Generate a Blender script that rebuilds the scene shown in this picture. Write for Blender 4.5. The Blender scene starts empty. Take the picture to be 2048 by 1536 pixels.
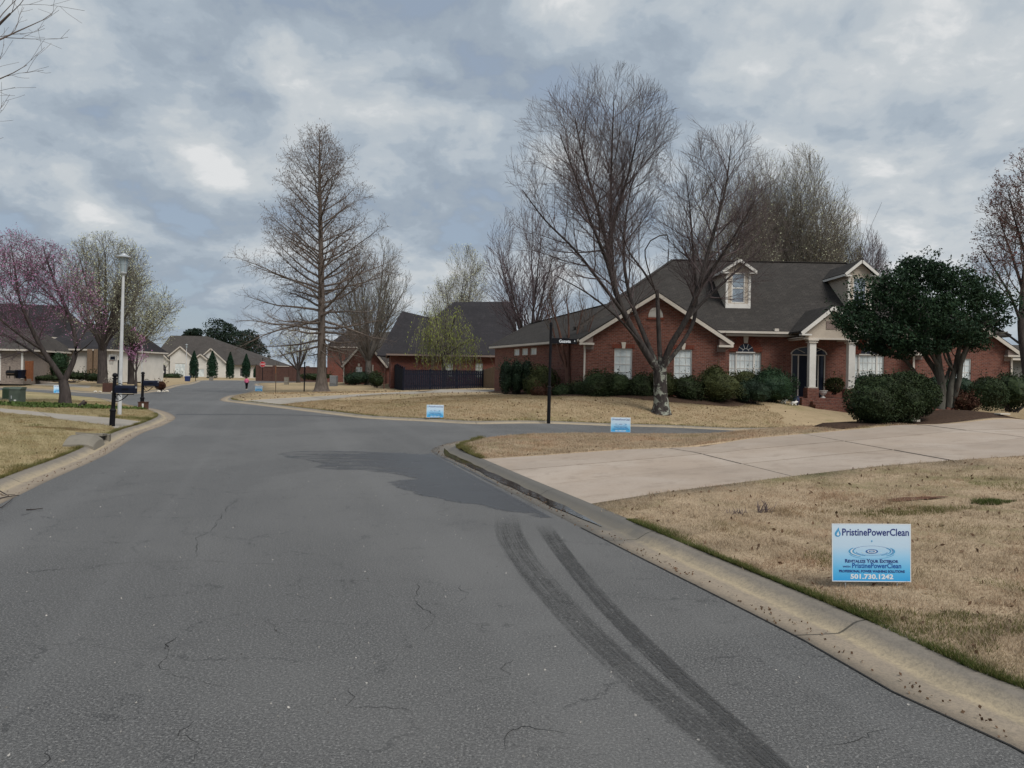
import bpy, bmesh, math, random
import numpy as np
from mathutils import Vector, Matrix, geometry as mgeo

scene = bpy.context.scene
COL = scene.collection
R = math.radians
PI = math.pi

# ------------------------------------------------------------------ camera
CAM_H, FOCAL, HORIZON, ROLL = 1.75, 1538.0, 747.0, 0.018
cam_data = bpy.data.cameras.new("camera")
cam_data.sensor_fit = 'HORIZONTAL'
cam_data.sensor_width = 36.0
cam_data.lens = FOCAL / 2048 * 36.0
cam_data.shift_y = (HORIZON - 768.0) / 2048.0
cam_data.clip_end = 6000
cam_data.clip_start = 0.05
cam = bpy.data.objects.new("camera", cam_data)
COL.objects.link(cam)
cam.location = (0, 0, CAM_H)
cam.rotation_mode = 'XYZ'
cam.matrix_world = Matrix.Translation((0, 0, CAM_H)) @ Matrix.Rotation(R(90), 4, 'X') @ Matrix.Rotation(ROLL, 4, 'Z')
scene.camera = cam

# ------------------------------------------------------------------ sky, sun, exposure
SUN_EL, SUN_AZ = R(52), R(140)         # azimuth measured from +Y towards +X
scene.view_settings.view_transform = 'Standard'
scene.view_settings.look = 'None'
scene.view_settings.exposure = 1.2
scene.view_settings.gamma = 1.0
scene.view_settings.use_curve_mapping = False
world = bpy.data.worlds.new("World")
scene.world = world
world.use_nodes = True


class NT:
    """small node-tree writer"""
    def __init__(self, tree):
        self.t = tree
        self.n = tree.nodes
        self.l = tree.links

    def node(self, typ, **kw):
        nd = self.n.new(typ)
        for k, v in kw.items():
            if k.startswith('i_'):
                key = k[2:]
                key = int(key) if key.isdigit() else key.replace('_', ' ')
                self.set(nd.inputs[key], v)
            else:
                setattr(nd, k, v)
        return nd

    def set(self, sock, v):
        if isinstance(v, bpy.types.NodeSocket):
            self.l.new(v, sock)
        else:
            if sock.type == 'RGBA' and hasattr(v, '__len__') and len(v) == 3:
                v = (*v, 1)
            sock.default_value = v

    def math(self, op, a, b=0.0, c=None, clamp=False):
        nd = self.n.new('ShaderNodeMath')
        nd.operation = op
        nd.use_clamp = clamp
        self.set(nd.inputs[0], a)
        self.set(nd.inputs[1], b)
        if c is not None:
            self.set(nd.inputs[2], c)
        return nd.outputs[0]

    def vmath(self, op, a, b=(0, 0, 0)):
        nd = self.n.new('ShaderNodeVectorMath')
        nd.operation = op
        self.set(nd.inputs[0], a)
        if op == 'SCALE':
            self.set(nd.inputs['Scale'], b)
        else:
            self.set(nd.inputs[1], b)
        return nd.outputs['Value'] if op in ('DOT_PRODUCT', 'LENGTH', 'DISTANCE') else nd.outputs[0]

    def noise(self, vec, scale, detail=4, rough=0.5, dist=0.0, out='Fac'):
        nd = self.n.new('ShaderNodeTexNoise')
        if vec is not None:
            self.set(nd.inputs['Vector'], vec)
        nd.inputs['Scale'].default_value = scale
        nd.inputs['Detail'].default_value = detail
        nd.inputs['Roughness'].default_value = rough
        nd.inputs['Distortion'].default_value = dist
        return nd.outputs[out]

    def mix(self, fac, a, b, blend='MIX'):
        nd = self.n.new('ShaderNodeMix')
        nd.data_type = 'RGBA'
        nd.blend_type = blend
        self.set(nd.inputs[0], fac)
        self.set(nd.inputs[6], a)
        self.set(nd.inputs[7], b)
        return nd.outputs[2]

    def ramp(self, fac, stops, mode='LINEAR'):
        nd = self.n.new('ShaderNodeValToRGB')
        cr = nd.color_ramp
        cr.interpolation = mode
        while len(cr.elements) > 1:
            cr.elements.remove(cr.elements[-1])
        for i, (p, c) in enumerate(stops):
            e = cr.elements[0] if i == 0 else cr.elements.new(p)
            e.position = p
            if not hasattr(c, '__len__'):
                c = (c, c, c)
            e.color = (*c, 1) if len(c) == 3 else c
        self.set(nd.inputs[0], fac)
        return nd.outputs[0]

    def step(self, x, lo, hi):
        nd = self.n.new('ShaderNodeMapRange')
        nd.interpolation_type = 'SMOOTHSTEP'
        self.set(nd.inputs['Value'], x)
        nd.inputs['From Min'].default_value = lo
        nd.inputs['From Max'].default_value = hi
        return nd.outputs['Result']


def sky_world():
    nt = NT(world.node_tree)
    bg = world.node_tree.nodes['Background']
    bg.inputs['Strength'].default_value = 0.1
    sky = nt.node('ShaderNodeTexSky')
    sky.sky_type = 'NISHITA'
    sky.sun_disc = False
    sky.sun_elevation = SUN_EL
    sky.sun_rotation = SUN_AZ
    sky.air_density = 1.0
    sky.dust_density = 1.2
    tc = nt.node('ShaderNodeTexCoord')
    d = tc.outputs['Generated']
    sep = nt.node('ShaderNodeSeparateXYZ')
    nt.set(sep.inputs[0], d)
    z = nt.math('MAXIMUM', sep.outputs[2], 0.0)
    den = nt.math('ADD', z, 0.40)
    cx = nt.math('DIVIDE', sep.outputs[0], den)
    cy = nt.math('DIVIDE', sep.outputs[1], den)
    com = nt.node('ShaderNodeCombineXYZ')
    nt.set(com.inputs[0], cx)
    nt.set(com.inputs[1], cy)
    nt.set(com.inputs[2], 3.7)
    p = com.outputs[0]
    warp = nt.noise(p, 2.4, 4, 0.55, out='Color')
    pw = nt.vmath('ADD', p, nt.vmath('SCALE', nt.vmath('SUBTRACT', warp, (0.5, 0.5, 0.5)), 0.16))
    big = nt.noise(pw, 1.7, 2, 0.5)
    mid = nt.noise(pw, 3.9, 8, 0.56)
    # the same cloud a little nearer the sun: where it is thinner there, the edge is lit
    mid2 = nt.noise(nt.vmath('ADD', pw, (0.09, -0.11, 0.0)), 3.9, 8, 0.56)
    edge = nt.math('SUBTRACT', mid, mid2)
    lump = nt.noise(pw, 11.0, 6, 0.6)
    m = nt.math('ADD', nt.math('MULTIPLY', big, 0.42), nt.math('MULTIPLY', mid, 0.46))
    m = nt.math('ADD', m, nt.math('MULTIPLY', lump, 0.10))
    m = nt.math('ADD', m, nt.math('MULTIPLY', edge, 0.34))
    m = nt.math('MULTIPLY_ADD', nt.math('SUBTRACT', m, 0.5), 1.62, 0.492)
    # a brighter break in the cloud, ahead and to the right
    sd = Vector((0.47, 0.80, 0.345)).normalized()
    glow = nt.math('POWER', nt.math('MAXIMUM', nt.vmath('DOT_PRODUCT', d, tuple(sd)), 0.0), 22.0)
    m = nt.math('ADD', m, nt.math('MULTIPLY', glow, 0.15))
    # the cloud thins a little towards the horizon
    hz = nt.math('POWER', nt.math('SUBTRACT', 1.0, z), 14.0)
    m = nt.math('ADD', m, nt.math('MULTIPLY', hz, 0.035))
    clouds = nt.ramp(m, [(0.34, (1.28, 1.53, 1.86)), (0.43, (1.50, 1.77, 2.08)), (0.50, (1.72, 2.00, 2.30)),
                         (0.57, (2.05, 2.29, 2.52)), (0.67, (2.42, 2.60, 2.74)), (0.80, (3.2, 3.26, 3.3))], 'EASE')
    cover = nt.step(m, 0.30, 0.42)
    cover = nt.math('MULTIPLY_ADD', cover, 0.10, 0.90)
    col = nt.mix(cover, sky.outputs[0], clouds)
    nt.set(bg.inputs['Color'], col)


sky_world()
sun_data = bpy.data.lights.new("sun", 'SUN')
sun_data.energy = 1.5
sun_data.angle = R(30)
sun_data.color = (1.0, 0.96, 0.9)
sun = bpy.data.objects.new("sun", sun_data)
COL.objects.link(sun)
sd_ = Vector((math.sin(SUN_AZ) * math.cos(SUN_EL), math.cos(SUN_AZ) * math.cos(SUN_EL), math.sin(SUN_EL)))
sun.rotation_euler = sd_.to_track_quat('Z', 'Y').to_euler()
sun.location = (20, 30, 60)


# ------------------------------------------------------------------ helpers
def at(px, py, Y):
    """world point at distance Y whose measured place in the photograph is (px, py)"""
    u, v = px - 1024.0, py - HORIZON
    c, s = math.cos(ROLL), math.sin(ROLL)
    return Vector(((u * c + v * s) / FOCAL * Y, Y, CAM_H - (-u * s + v * c) / FOCAL * Y))


def flat(px, py, z=0.0):
    """point of the level z seen at (px, py)"""
    u, v = px - 1024.0, py - HORIZON
    c, s = math.cos(ROLL), math.sin(ROLL)
    Y = (CAM_H - z) * FOCAL / max(-u * s + v * c, 1e-3)
    return ((u * c + v * s) / FOCAL * Y, Y)


def tag(o, label=None, cat=None, group=None, kind=None):
    if label: o['label'] = label
    if cat: o['category'] = cat
    if group: o['group'] = group
    if kind: o['kind'] = kind
    return o


ORG = {}


def empty(name, loc, label, cat, group=None, rz=0.0):
    o = bpy.data.objects.new(name, None)
    o.empty_display_size = 0.2
    COL.objects.link(o)
    o.location = loc
    o.rotation_euler = (0, 0, rz)
    ORG[o.name] = Vector(loc)
    return tag(o, label, cat, group)


def link(name, me, mat, parent=None, smooth=False):
    if mat is not None and not me.materials:
        me.materials.append(mat)
    if smooth:
        me.polygons.foreach_set('use_smooth', np.ones(len(me.polygons), bool))
    o = bpy.data.objects.new(name, me)
    COL.objects.link(o)
    if parent is not None:
        o.parent = parent
        ORG[o.name] = ORG.get(parent.name, Vector((0, 0, 0)))
    return o


def np_mesh(name, V, F, uv=None):
    V = np.asarray(V, np.float32).reshape(-1, 3)
    F = np.asarray(F, np.int32)
    me = bpy.data.meshes.new(name)
    k = F.shape[1]
    me.vertices.add(len(V))
    me.vertices.foreach_set('co', V.ravel())
    me.loops.add(F.size)
    me.loops.foreach_set('vertex_index', F.ravel())
    me.polygons.add(len(F))
    me.polygons.foreach_set('loop_start', np.arange(0, F.size, k, dtype=np.int32))
    me.polygons.foreach_set('loop_total', np.full(len(F), k, np.int32))
    if uv is not None:
        l = me.uv_layers.new(name='UVMap')
        l.data.foreach_set('uv', np.asarray(uv, np.float32)[F.ravel()].ravel())
    me.polygons.foreach_set('use_smooth', np.zeros(len(F), bool))
    me.update(calc_edges=True)
    return me


class MB:
    """collects polygons, then builds ONE mesh object"""
    def __init__(self):
        self.v, self.f = [], []

    def poly(self, pts):
        i = len(self.v)
        self.v += [Vector(p) for p in pts]
        self.f.append(list(range(i, i + len(pts))))
        return self

    def box(self, c, s, rz=0.0, M=None):
        i = len(self.v)
        hx, hy, hz = s[0] / 2, s[1] / 2, s[2] / 2
        m = M if M is not None else Matrix.Rotation(rz, 3, 'Z')
        c = Vector(c)
        for z in (-hz, hz):
            for x, y in ((-hx, -hy), (hx, -hy), (hx, hy), (-hx, hy)):
                self.v.append(c + m @ Vector((x, y, z)))
        self.f += [[i + k for k in q] for q in ((3, 2, 1, 0), (4, 5, 6, 7), (0, 1, 5, 4), (1, 2, 6, 5), (2, 3, 7, 6), (3, 0, 4, 7))]
        return self

    def box2(self, a, b):
        a, b = Vector(a), Vector(b)
        lo = Vector(map(min, a, b)); hi = Vector(map(max, a, b))
        return self.box((lo + hi) / 2, hi - lo)

    def beam(self, a, b, w, h):
        """bar from a to b, w wide (sideways) and h high"""
        a, b = Vector(a), Vector(b)
        d = b - a
        L = d.length
        x = d.normalized()
        up = Vector((0, 0, 1)) if abs(x.z) < 0.95 else Vector((0, 1, 0))
        y = up.cross(x).normalized()
        z = x.cross(y)
        M = Matrix((x, y, z)).transposed()
        return self.box((a + b) / 2, (L, w, h), M=M)

    def prism(self, pts, d):
        """polygon pts extruded by vector d"""
        d = Vector(d)
        n = len(pts)
        i = len(self.v)
        self.v += [Vector(p) for p in pts] + [Vector(p) + d for p in pts]
        self.f.append([i + k for k in range(n)][::-1])
        self.f.append([i + n + k for k in range(n)])
        for k in range(n):
            j = (k + 1) % n
            self.f.append([i + k, i + j, i + n + j, i + n + k])
        return self

    def tube(self, pts, radii, sides=8, cap=True):
        pts = [Vector(p) for p in pts]
        if not hasattr(radii, '__len__'):
            radii = [radii] * len(pts)
        i = len(self.v)
        n = len(pts)
        for k in range(n):
            t = (pts[min(k + 1, n - 1)] - pts[max(k - 1, 0)]).normalized()
            ref = Vector((0, 0, 1)) if abs(t.z) < 0.9 else Vector((1, 0, 0))
            a = t.cross(ref).normalized()
            b = t.cross(a)
            for s in range(sides):
                w = 2 * PI * s / sides
                self.v.append(pts[k] + (a * math.cos(w) + b * math.sin(w)) * radii[k])
        for k in range(n - 1):
            for s in range(sides):
                t = (s + 1) % sides
                self.f.append([i + k * sides + s, i + k * sides + t, i + (k + 1) * sides + t, i + (k + 1) * sides + s])
        if cap:
            self.f.append([i + s for s in range(sides)][::-1])
            self.f.append([i + (n - 1) * sides + s for s in range(sides)])
        return self

    def lathe(self, c, prof, sides=16, sq=False):
        c = Vector(c)
        i = len(self.v)
        off = PI / sides if sq else 0
        for r, z in prof:
            for s in range(sides):
                w = 2 * PI * s / sides + off
                self.v.append(c + Vector((r * math.cos(w), r * math.sin(w), z)))
        for k in range(len(prof) - 1):
            for s in range(sides):
                t = (s + 1) % sides
                self.f.append([i + k * sides + s, i + k * sides + t, i + (k + 1) * sides + t, i + (k + 1) * sides + s])
        self.f.append([i + s for s in range(sides)][::-1])
        self.f.append([i + (len(prof) - 1) * sides + s for s in range(sides)])
        return self

    def mesh(self, name, org=(0, 0, 0)):
        org = Vector(org)
        me = bpy.data.meshes.new(name)
        me.from_pydata([tuple(p - org) for p in self.v], [], self.f)
        me.update()
        l = me.uv_layers.new(name='UVMap')
        for p in me.polygons:
            n = p.normal
            t = Vector((-n.y, n.x, 0))
            t = t.normalized() if t.length > 0.05 else Vector((1, 0, 0))
            b = n.cross(t)
            for li in p.loop_indices:
                co = self.v[me.loops[li].vertex_index]
                l.data[li].uv = (co.dot(t), co.dot(b))
        return me

    def build(self, name, mat, parent=None, smooth=False, local=False):
        org = (0, 0, 0) if (parent is None or local) else ORG.get(parent.name, (0, 0, 0))
        return link(name, self.mesh(name, org), mat, parent, smooth)


def copy_tree(o, parent=None):
    c = o.copy()
    COL.objects.link(c)
    ORG[c.name] = ORG.get(o.name, Vector((0, 0, 0)))
    if parent is not None:
        c.parent = parent
    for ch in list(o.children):
        copy_tree(ch, c)
    return c


# ------------------------------------------------------------------ materials
MATS = {}


def principled(name, rough=0.8, spec=0.3, metallic=0.0):
    m = bpy.data.materials.new(name)
    m.use_nodes = True
    b = m.node_tree.nodes['Principled BSDF']
    b.inputs['Roughness'].default_value = rough
    b.inputs['Specular IOR Level'].default_value = spec
    b.inputs['Metallic'].default_value = metallic
    MATS[name] = m
    return m, NT(m.node_tree), b


def bump(nt, b, height, strength, dist):
    bp = nt.node('ShaderNodeBump')
    bp.inputs['Strength'].default_value = strength
    bp.inputs['Distance'].default_value = dist
    nt.set(bp.inputs['Height'], height)
    nt.set(b.inputs['Normal'], bp.outputs[0])


def pos(nt):
    return nt.node('ShaderNodeNewGeometry').outputs['Position']


def plain(name, c1, c2=None, scale=3.0, rough=0.8, spec=0.3, bmp=0.0, bscale=None, metallic=0.0, detail=5):
    """a colour with grain of its own"""
    if name in MATS: return MATS[name]
    m, nt, b = principled(name, rough, spec, metallic)
    c2 = c2 or tuple(x * 0.75 for x in c1)
    p = pos(nt)
    n = nt.noise(p, scale, detail, 0.6)
    f = nt.step(n, 0.3, 0.7)
    nt.set(b.inputs['Base Color'], nt.mix(f, c1, c2))
    if bmp:
        bump(nt, b, nt.noise(p, bscale or scale * 6, 4, 0.6), bmp, 0.02)
    return m


def mat_asphalt():
    m, nt, b = principled('asphalt', 0.68, 0.5)
    p = pos(nt)
    speck = nt.noise(p, 72, 5, 0.85)
    grit = nt.noise(p, 38, 5, 0.75)
    vor = nt.node('ShaderNodeTexVoronoi', i_Scale=70.0)
    nt.set(vor.inputs['Vector'], p)
    macro = nt.noise(p, 0.35, 5, 0.6, 0.6)
    mid = nt.noise(p, 2.2, 5, 0.6)
    c = nt.ramp(speck, [(0.41, (0.006, 0.006, 0.006)), (0.475, (0.075, 0.0732, 0.0706)), (0.53, (0.110, 0.107, 0.1035)), (0.62, (0.27, 0.265, 0.255))])
    c = nt.mix(nt.math('MULTIPLY', nt.step(grit, 0.46, 0.56), 0.65), c, (0.060, 0.0585, 0.057))
    c = nt.mix(0.12, c, nt.ramp(nt.math('ADD', nt.math('MULTIPLY', macro, 0.6), nt.math('MULTIPLY', mid, 0.4)),
                               [(0.3, (0.060, 0.060, 0.0598)), (0.5, (0.081, 0.0808, 0.080)), (0.7, (0.104, 0.103, 0.1015))]))
    # pale aggregate stones
    st = nt.step(vor.outputs['Distance'], 0.16, 0.10)
    pick = nt.step(nt.noise(p, 21, 2, 0.5), 0.62, 0.68)
    c = nt.mix(nt.math('MULTIPLY', nt.math('MULTIPLY', st, pick), 0.55), c, (0.36, 0.34, 0.31))
    # long wear bands along the lanes
    sep = nt.node('ShaderNodeSeparateXYZ'); nt.set(sep.inputs[0], p)
    lane = nt.math('ADD', sep.outputs[0], nt.math('MULTIPLY', sep.outputs[1], 0.308))
    com = nt.node('ShaderNodeCombineXYZ'); nt.set(com.inputs[0], lane)
    band = nt.noise(com.outputs[0], 0.9, 3, 0.5)
    c = nt.mix(nt.math('MULTIPLY', nt.step(band, 0.45, 0.65), 0.25), c, (0.145, 0.143, 0.14))
    pw = nt.vmath('ADD', p, nt.vmath('SCALE', nt.noise(p, 3.0, 5, 0.7, out='Color'), 0.55))
    for sc, w, lo in ((0.75, 0.011, 0.47), (2.6, 0.022, 0.53)):
        ve = nt.node('ShaderNodeTexVoronoi', feature='DISTANCE_TO_EDGE', i_Scale=sc)
        nt.set(ve.inputs['Vector'], pw)
        ln = nt.step(ve.outputs['Distance'], w, w * 0.25)
        on = nt.step(nt.noise(p, 1.1 + sc * .4, 3, 0.6), lo, lo + 0.10)
        c = nt.mix(nt.math('MULTIPLY', nt.math('MULTIPLY', ln, on), 0.65), c, (0.02, 0.02, 0.02))
    old = nt.step(nt.noise(p, 0.16, 4, 0.6, 0.8), 0.44, 0.60)
    c = nt.mix(nt.math('MULTIPLY', old, 0.28), c, (0.152, 0.148, 0.142))
    oil = nt.step(nt.noise(p, 0.75, 5, 0.65), 0.60, 0.74)
    c = nt.mix(nt.math('MULTIPLY', oil, 0.38), c, (0.042, 0.041, 0.041))
    nt.set(b.inputs['Base Color'], c)
    h = nt.math('ADD', nt.math('MULTIPLY', speck, 0.6), nt.math('MULTIPLY', grit, 0.4))
    bump(nt, b, h, 0.55, 0.012)
    return m


def mat_wet():
    m, nt, b = principled('wet_asphalt', 0.35, 0.75)
    p = pos(nt)
    n = nt.noise(p, 1.6, 5, 0.6, 0.4)
    s = nt.noise(p, 60, 3, 0.7)
    sep = nt.node('ShaderNodeSeparateXYZ'); nt.set(sep.inputs[0], p)
    lane = nt.math('ADD', sep.outputs[0], nt.math('MULTIPLY', sep.outputs[1], 0.308))
    film = nt.step(nt.math('ADD', lane, nt.math('MULTIPLY', n, 1.4)), 2.5, 3.7)
    c = nt.mix(nt.step(s, 0.4, 0.7), (0.046, 0.047, 0.052), (0.098, 0.10, 0.106))
    nt.set(b.inputs['Base Color'], c)
    nt.set(b.inputs['Roughness'], nt.math('MULTIPLY_ADD', film, -0.16, nt.math('MULTIPLY_ADD', n, 0.2, 0.42)))
    com = nt.node('ShaderNodeCombineXYZ')
    nt.set(com.inputs[0], nt.math('MULTIPLY', sep.outputs[0], 0.45)); nt.set(com.inputs[1], nt.math('MULTIPLY', sep.outputs[1], 1.7))
    strk = nt.noise(com.outputs[0], 1.5, 6, 0.68, 0.5)
    dry = nt.math('ADD', strk, nt.math('MULTIPLY', nt.step(lane, 0.6, 3.6), 0.30))
    uvn = nt.node('ShaderNodeUVMap')
    su = nt.node('ShaderNodeSeparateXYZ'); nt.set(su.inputs[0], uvn.outputs[0])
    ed = nt.math('ADD', su.outputs[0], nt.math('MULTIPLY_ADD', nt.noise(p, 5, 6, 0.75), 0.34, -0.17))
    body = nt.math('MULTIPLY_ADD', nt.step(dry, 0.46, 0.62), 0.55, 0.06)
    tide = nt.math('MULTIPLY', nt.step(ed, 0.16, 0.05), 0.28)
    nt.set(b.inputs['Alpha'], nt.math('MULTIPLY', nt.step(ed, -0.03, 0.14), nt.math('ADD', body, tide), clamp=True))
    bump(nt, b, s, 0.25, 0.006)
    return m


def mat_water():
    m, nt, b = principled('gutter_water', 0.06, 0.6)
    p = pos(nt)
    n = nt.noise(p, 3.0, 4, 0.6)
    nt.set(b.inputs['Base Color'], nt.mix(n, (0.012, 0.012, 0.011), (0.05, 0.04, 0.03)))
    bump(nt, b, nt.noise(p, 9, 2, 0.5), 0.04, 0.02)
    return m


def mat_tyre(name, alpha):
    m, nt, b = principled(name, 0.8, 0.3)
    p = pos(nt)
    uvn = nt.node('ShaderNodeUVMap')
    sep = nt.node('ShaderNodeSeparateXYZ'); nt.set(sep.inputs[0], uvn.outputs[0])
    com = nt.node('ShaderNodeCombineXYZ')
    nt.set(com.inputs[0], nt.math('MULTIPLY', sep.outputs[0], 0.25))
    nt.set(com.inputs[1], nt.math('MULTIPLY', sep.outputs[1], 9.0))
    streak = nt.noise(com.outputs[0], 2.0, 4, 0.6)
    grain = nt.noise(p, 70, 3, 0.7)
    # fades at both edges of the mark
    e = nt.math('MULTIPLY', nt.step(sep.outputs[1], 0.0, 0.14), nt.step(sep.outputs[1], 1.0, 0.86))
    a = nt.math('MULTIPLY', nt.math('ADD', nt.step(streak, 0.3, 0.66), nt.math('MULTIPLY', grain, 0.35)), e)
    a = nt.math('MULTIPLY', a, nt.step(sep.outputs[0], 0.0, 1.6))
    a = nt.math('MULTIPLY', a, nt.math('MULTIPLY_ADD', nt.step(nt.noise(p, 2.6, 5, 0.65), 0.36, 0.62), 0.4, 0.6))
    a = nt.math('MULTIPLY', a, nt.step(nt.noise(p, 42, 3, 0.7), 0.32, 0.55))
    a = nt.math('MULTIPLY', a, alpha, clamp=True)
    nt.set(b.inputs['Base Color'], nt.mix(grain, (0.03, 0.03, 0.031), (0.075, 0.074, 0.072)))
    nt.set(b.inputs['Alpha'], a)
    return m


def mat_lawn(name, c1, c2, c3, green, gthr=0.66):
    m, nt, b = principled(name, 0.95, 0.05)
    p = pos(nt)
    big = nt.noise(p, 0.28, 5, 0.6, 0.5)
    mid = nt.noise(p, 1.7, 6, 0.65, 0.4)
    fine = nt.noise(p, 24, 4, 0.75)
    blade = nt.noise(p, 90, 2, 0.7)
    c = nt.mix(nt.step(mid, 0.3, 0.7), c1, c2)
    c = nt.mix(nt.step(fine, 0.44, 0.72), c, c3)
    c = nt.mix(nt.math('MULTIPLY', nt.step(blade, 0.5, 0.75), 0.45), c, tuple(min(1, x * 1.35) for x in c1))
    g = nt.step(nt.math('ADD', nt.math('MULTIPLY', big, 0.6), nt.math('MULTIPLY', mid, 0.4)), gthr - 0.09, gthr + 0.05)
    c = nt.mix(nt.math('MULTIPLY', g, 0.75), c, green)
    c = nt.mix(nt.math('MULTIPLY', nt.step(nt.noise(p, 0.9, 4, 0.6), 0.56, 0.75), 0.35), c, tuple(x * 0.62 for x in c2))
    nt.set(b.inputs['Base Color'], c)
    bump(nt, b, nt.math('ADD', fine, nt.math('MULTIPLY', blade, 0.6)), 0.45, 0.03)
    return m


def mat_blades(name, cols, scale=45, trans=0.35):
    m, nt, b = principled(name, 0.85, 0.1)
    p = pos(nt)
    n = nt.noise(p, scale, 1, 0.5)
    k = nt.noise(p, 1.3, 4, 0.6)
    f = nt.math('ADD', nt.math('MULTIPLY', n, 0.6), nt.math('MULTIPLY', k, 0.4))
    st = [(0.3 + 0.4 * i / max(1, len(cols) - 1), c) for i, c in enumerate(cols)]
    c = nt.ramp(f, st)
    c = nt.mix(nt.math('MULTIPLY', nt.step(nt.noise(p, 0.8, 5, 0.65), 0.48, 0.66), 0.8), c, nt.mix(1.0, c, (1.0, 0.84, 0.78), 'MULTIPLY'))
    c = nt.mix(nt.math('MULTIPLY', nt.step(nt.noise(nt.vmath('ADD', p, (31, 7, 0)), 1.1, 5, 0.65), 0.50, 0.68), 0.85), c, nt.mix(1.0, c, (0.62, 0.64, 0.50), 'MULTIPLY'))
    nt.set(b.inputs['Base Color'], c)
    tr = nt.node('ShaderNodeBsdfTranslucent'); nt.set(tr.inputs['Color'], c)
    mx = nt.node('ShaderNodeMixShader'); mx.inputs[0].default_value = trans
    nt.l.new(b.outputs[0], mx.inputs[1]); nt.l.new(tr.outputs[0], mx.inputs[2])
    nt.l.new(mx.outputs[0], m.node_tree.nodes['Material Output'].inputs['Surface'])
    return m


def mat_kerb():
    m, nt, b = principled('kerb_concrete', 0.88, 0.2)
    p = pos(nt)
    uvn = nt.node('ShaderNodeUVMap')
    sep = nt.node('ShaderNodeSeparateXYZ'); nt.set(sep.inputs[0], uvn.outputs[0])
    n = nt.noise(p, 2.5, 6, 0.65)
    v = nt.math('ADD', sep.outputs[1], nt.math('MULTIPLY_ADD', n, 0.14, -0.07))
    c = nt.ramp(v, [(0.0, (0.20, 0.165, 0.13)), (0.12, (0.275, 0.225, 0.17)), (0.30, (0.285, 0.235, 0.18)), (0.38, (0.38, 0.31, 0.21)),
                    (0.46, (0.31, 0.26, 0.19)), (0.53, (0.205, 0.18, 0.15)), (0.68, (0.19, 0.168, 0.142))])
    g = nt.noise(p, 40, 4, 0.7)
    c = nt.mix(nt.math('MULTIPLY', nt.step(g, 0.44, 0.62), 0.28), c, (0.10, 0.093, 0.08))
    c = nt.mix(nt.math('MULTIPLY', nt.step(nt.noise(p, 9, 5, 0.7), 0.5, 0.68), 0.26), c, (0.10, 0.092, 0.078))
    c = nt.mix(nt.math('MULTIPLY', nt.step(nt.noise(p, 0.7, 4, 0.6), 0.5, 0.75), 0.35), c, (0.105, 0.10, 0.09))
    sp = nt.node('ShaderNodeSeparateXYZ'); nt.set(sp.inputs[0], p)
    yy = nt.math('ADD', sp.outputs[1], nt.math('MULTIPLY_ADD', n, 2.4, -1.2))
    damp = nt.math('MULTIPLY', nt.math('MULTIPLY', nt.step(yy, 7.6, 8.8), nt.step(yy, 19.5, 17.8)), nt.step(sp.outputs[0], -4.0, -3.5))
    c = nt.mix(nt.math('MULTIPLY', damp, 0.78), c, nt.mix(g, (0.07, 0.068, 0.064), (0.15, 0.145, 0.135)))
    c = nt.mix(1.0, c, (0.97, 0.97, 0.97), 'MULTIPLY')
    j = nt.math('FRACT', nt.math('DIVIDE', sep.outputs[0], 3.05))
    jl = nt.math('LESS_THAN', j, 0.006)
    c = nt.mix(nt.math('MULTIPLY', jl, 0.8), c, (0.04, 0.038, 0.033))
    nt.set(b.inputs['Base Color'], c)
    bump(nt, b, nt.math('ADD', g, nt.math('MULTIPLY', n, 0.5)), 0.5, 0.01)
    return m


def mat_brick(name, a, b2, mortar, w=0.21, h=0.076, msize=0.009, bmp=0.5):
    m, nt, b = principled(name, 0.88, 0.15)
    uvn = nt.node('ShaderNodeUVMap')
    br = nt.node('ShaderNodeTexBrick')
    br.offset = 0.5
    nt.set(br.inputs['Vector'], uvn.outputs[0])
    nt.set(br.inputs['Color1'], a); nt.set(br.inputs['Color2'], b2); nt.set(br.inputs['Mortar'], mortar)
    br.inputs['Scale'].default_value = 1.0
    br.inputs['Mortar Size'].default_value = msize
    br.inputs['Mortar Smooth'].default_value = 0.2
    br.inputs['Bias'].default_value = -0.1
    br.inputs['Brick Width'].default_value = w
    br.inputs['Row Height'].default_value = h
    p = pos(nt)
    n = nt.noise(uvn.outputs[0], 1.1, 5, 0.65)
    # whole bricks that burned darker or paler in the kiln
    mp = nt.node('ShaderNodeMapping'); nt.set(mp.inputs[0], uvn.outputs[0]); mp.inputs['Scale'].default_value = (1 / w, 1 / h, 1)
    bn = nt.noise(mp.outputs[0], 0.9, 1, 0.5)
    c = nt.mix(nt.math('MULTIPLY', nt.step(bn, 0.56, 0.72), 0.7), br.outputs['Color'], tuple(x * 0.45 for x in a))
    c = nt.mix(nt.math('MULTIPLY', nt.step(bn, 0.40, 0.28), 0.45), c, tuple(min(1, x * 1.7) for x in a))
    c = nt.mix(nt.math('MULTIPLY', nt.step(n, 0.45, 0.75), 0.3), c, tuple(x * 0.6 for x in b2))
    nt.set(b.inputs['Base Color'], c)
    bump(nt, b, nt.math('SUBTRACT', 1.0, br.outputs['Fac']), bmp, 0.012)
    return m


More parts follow.
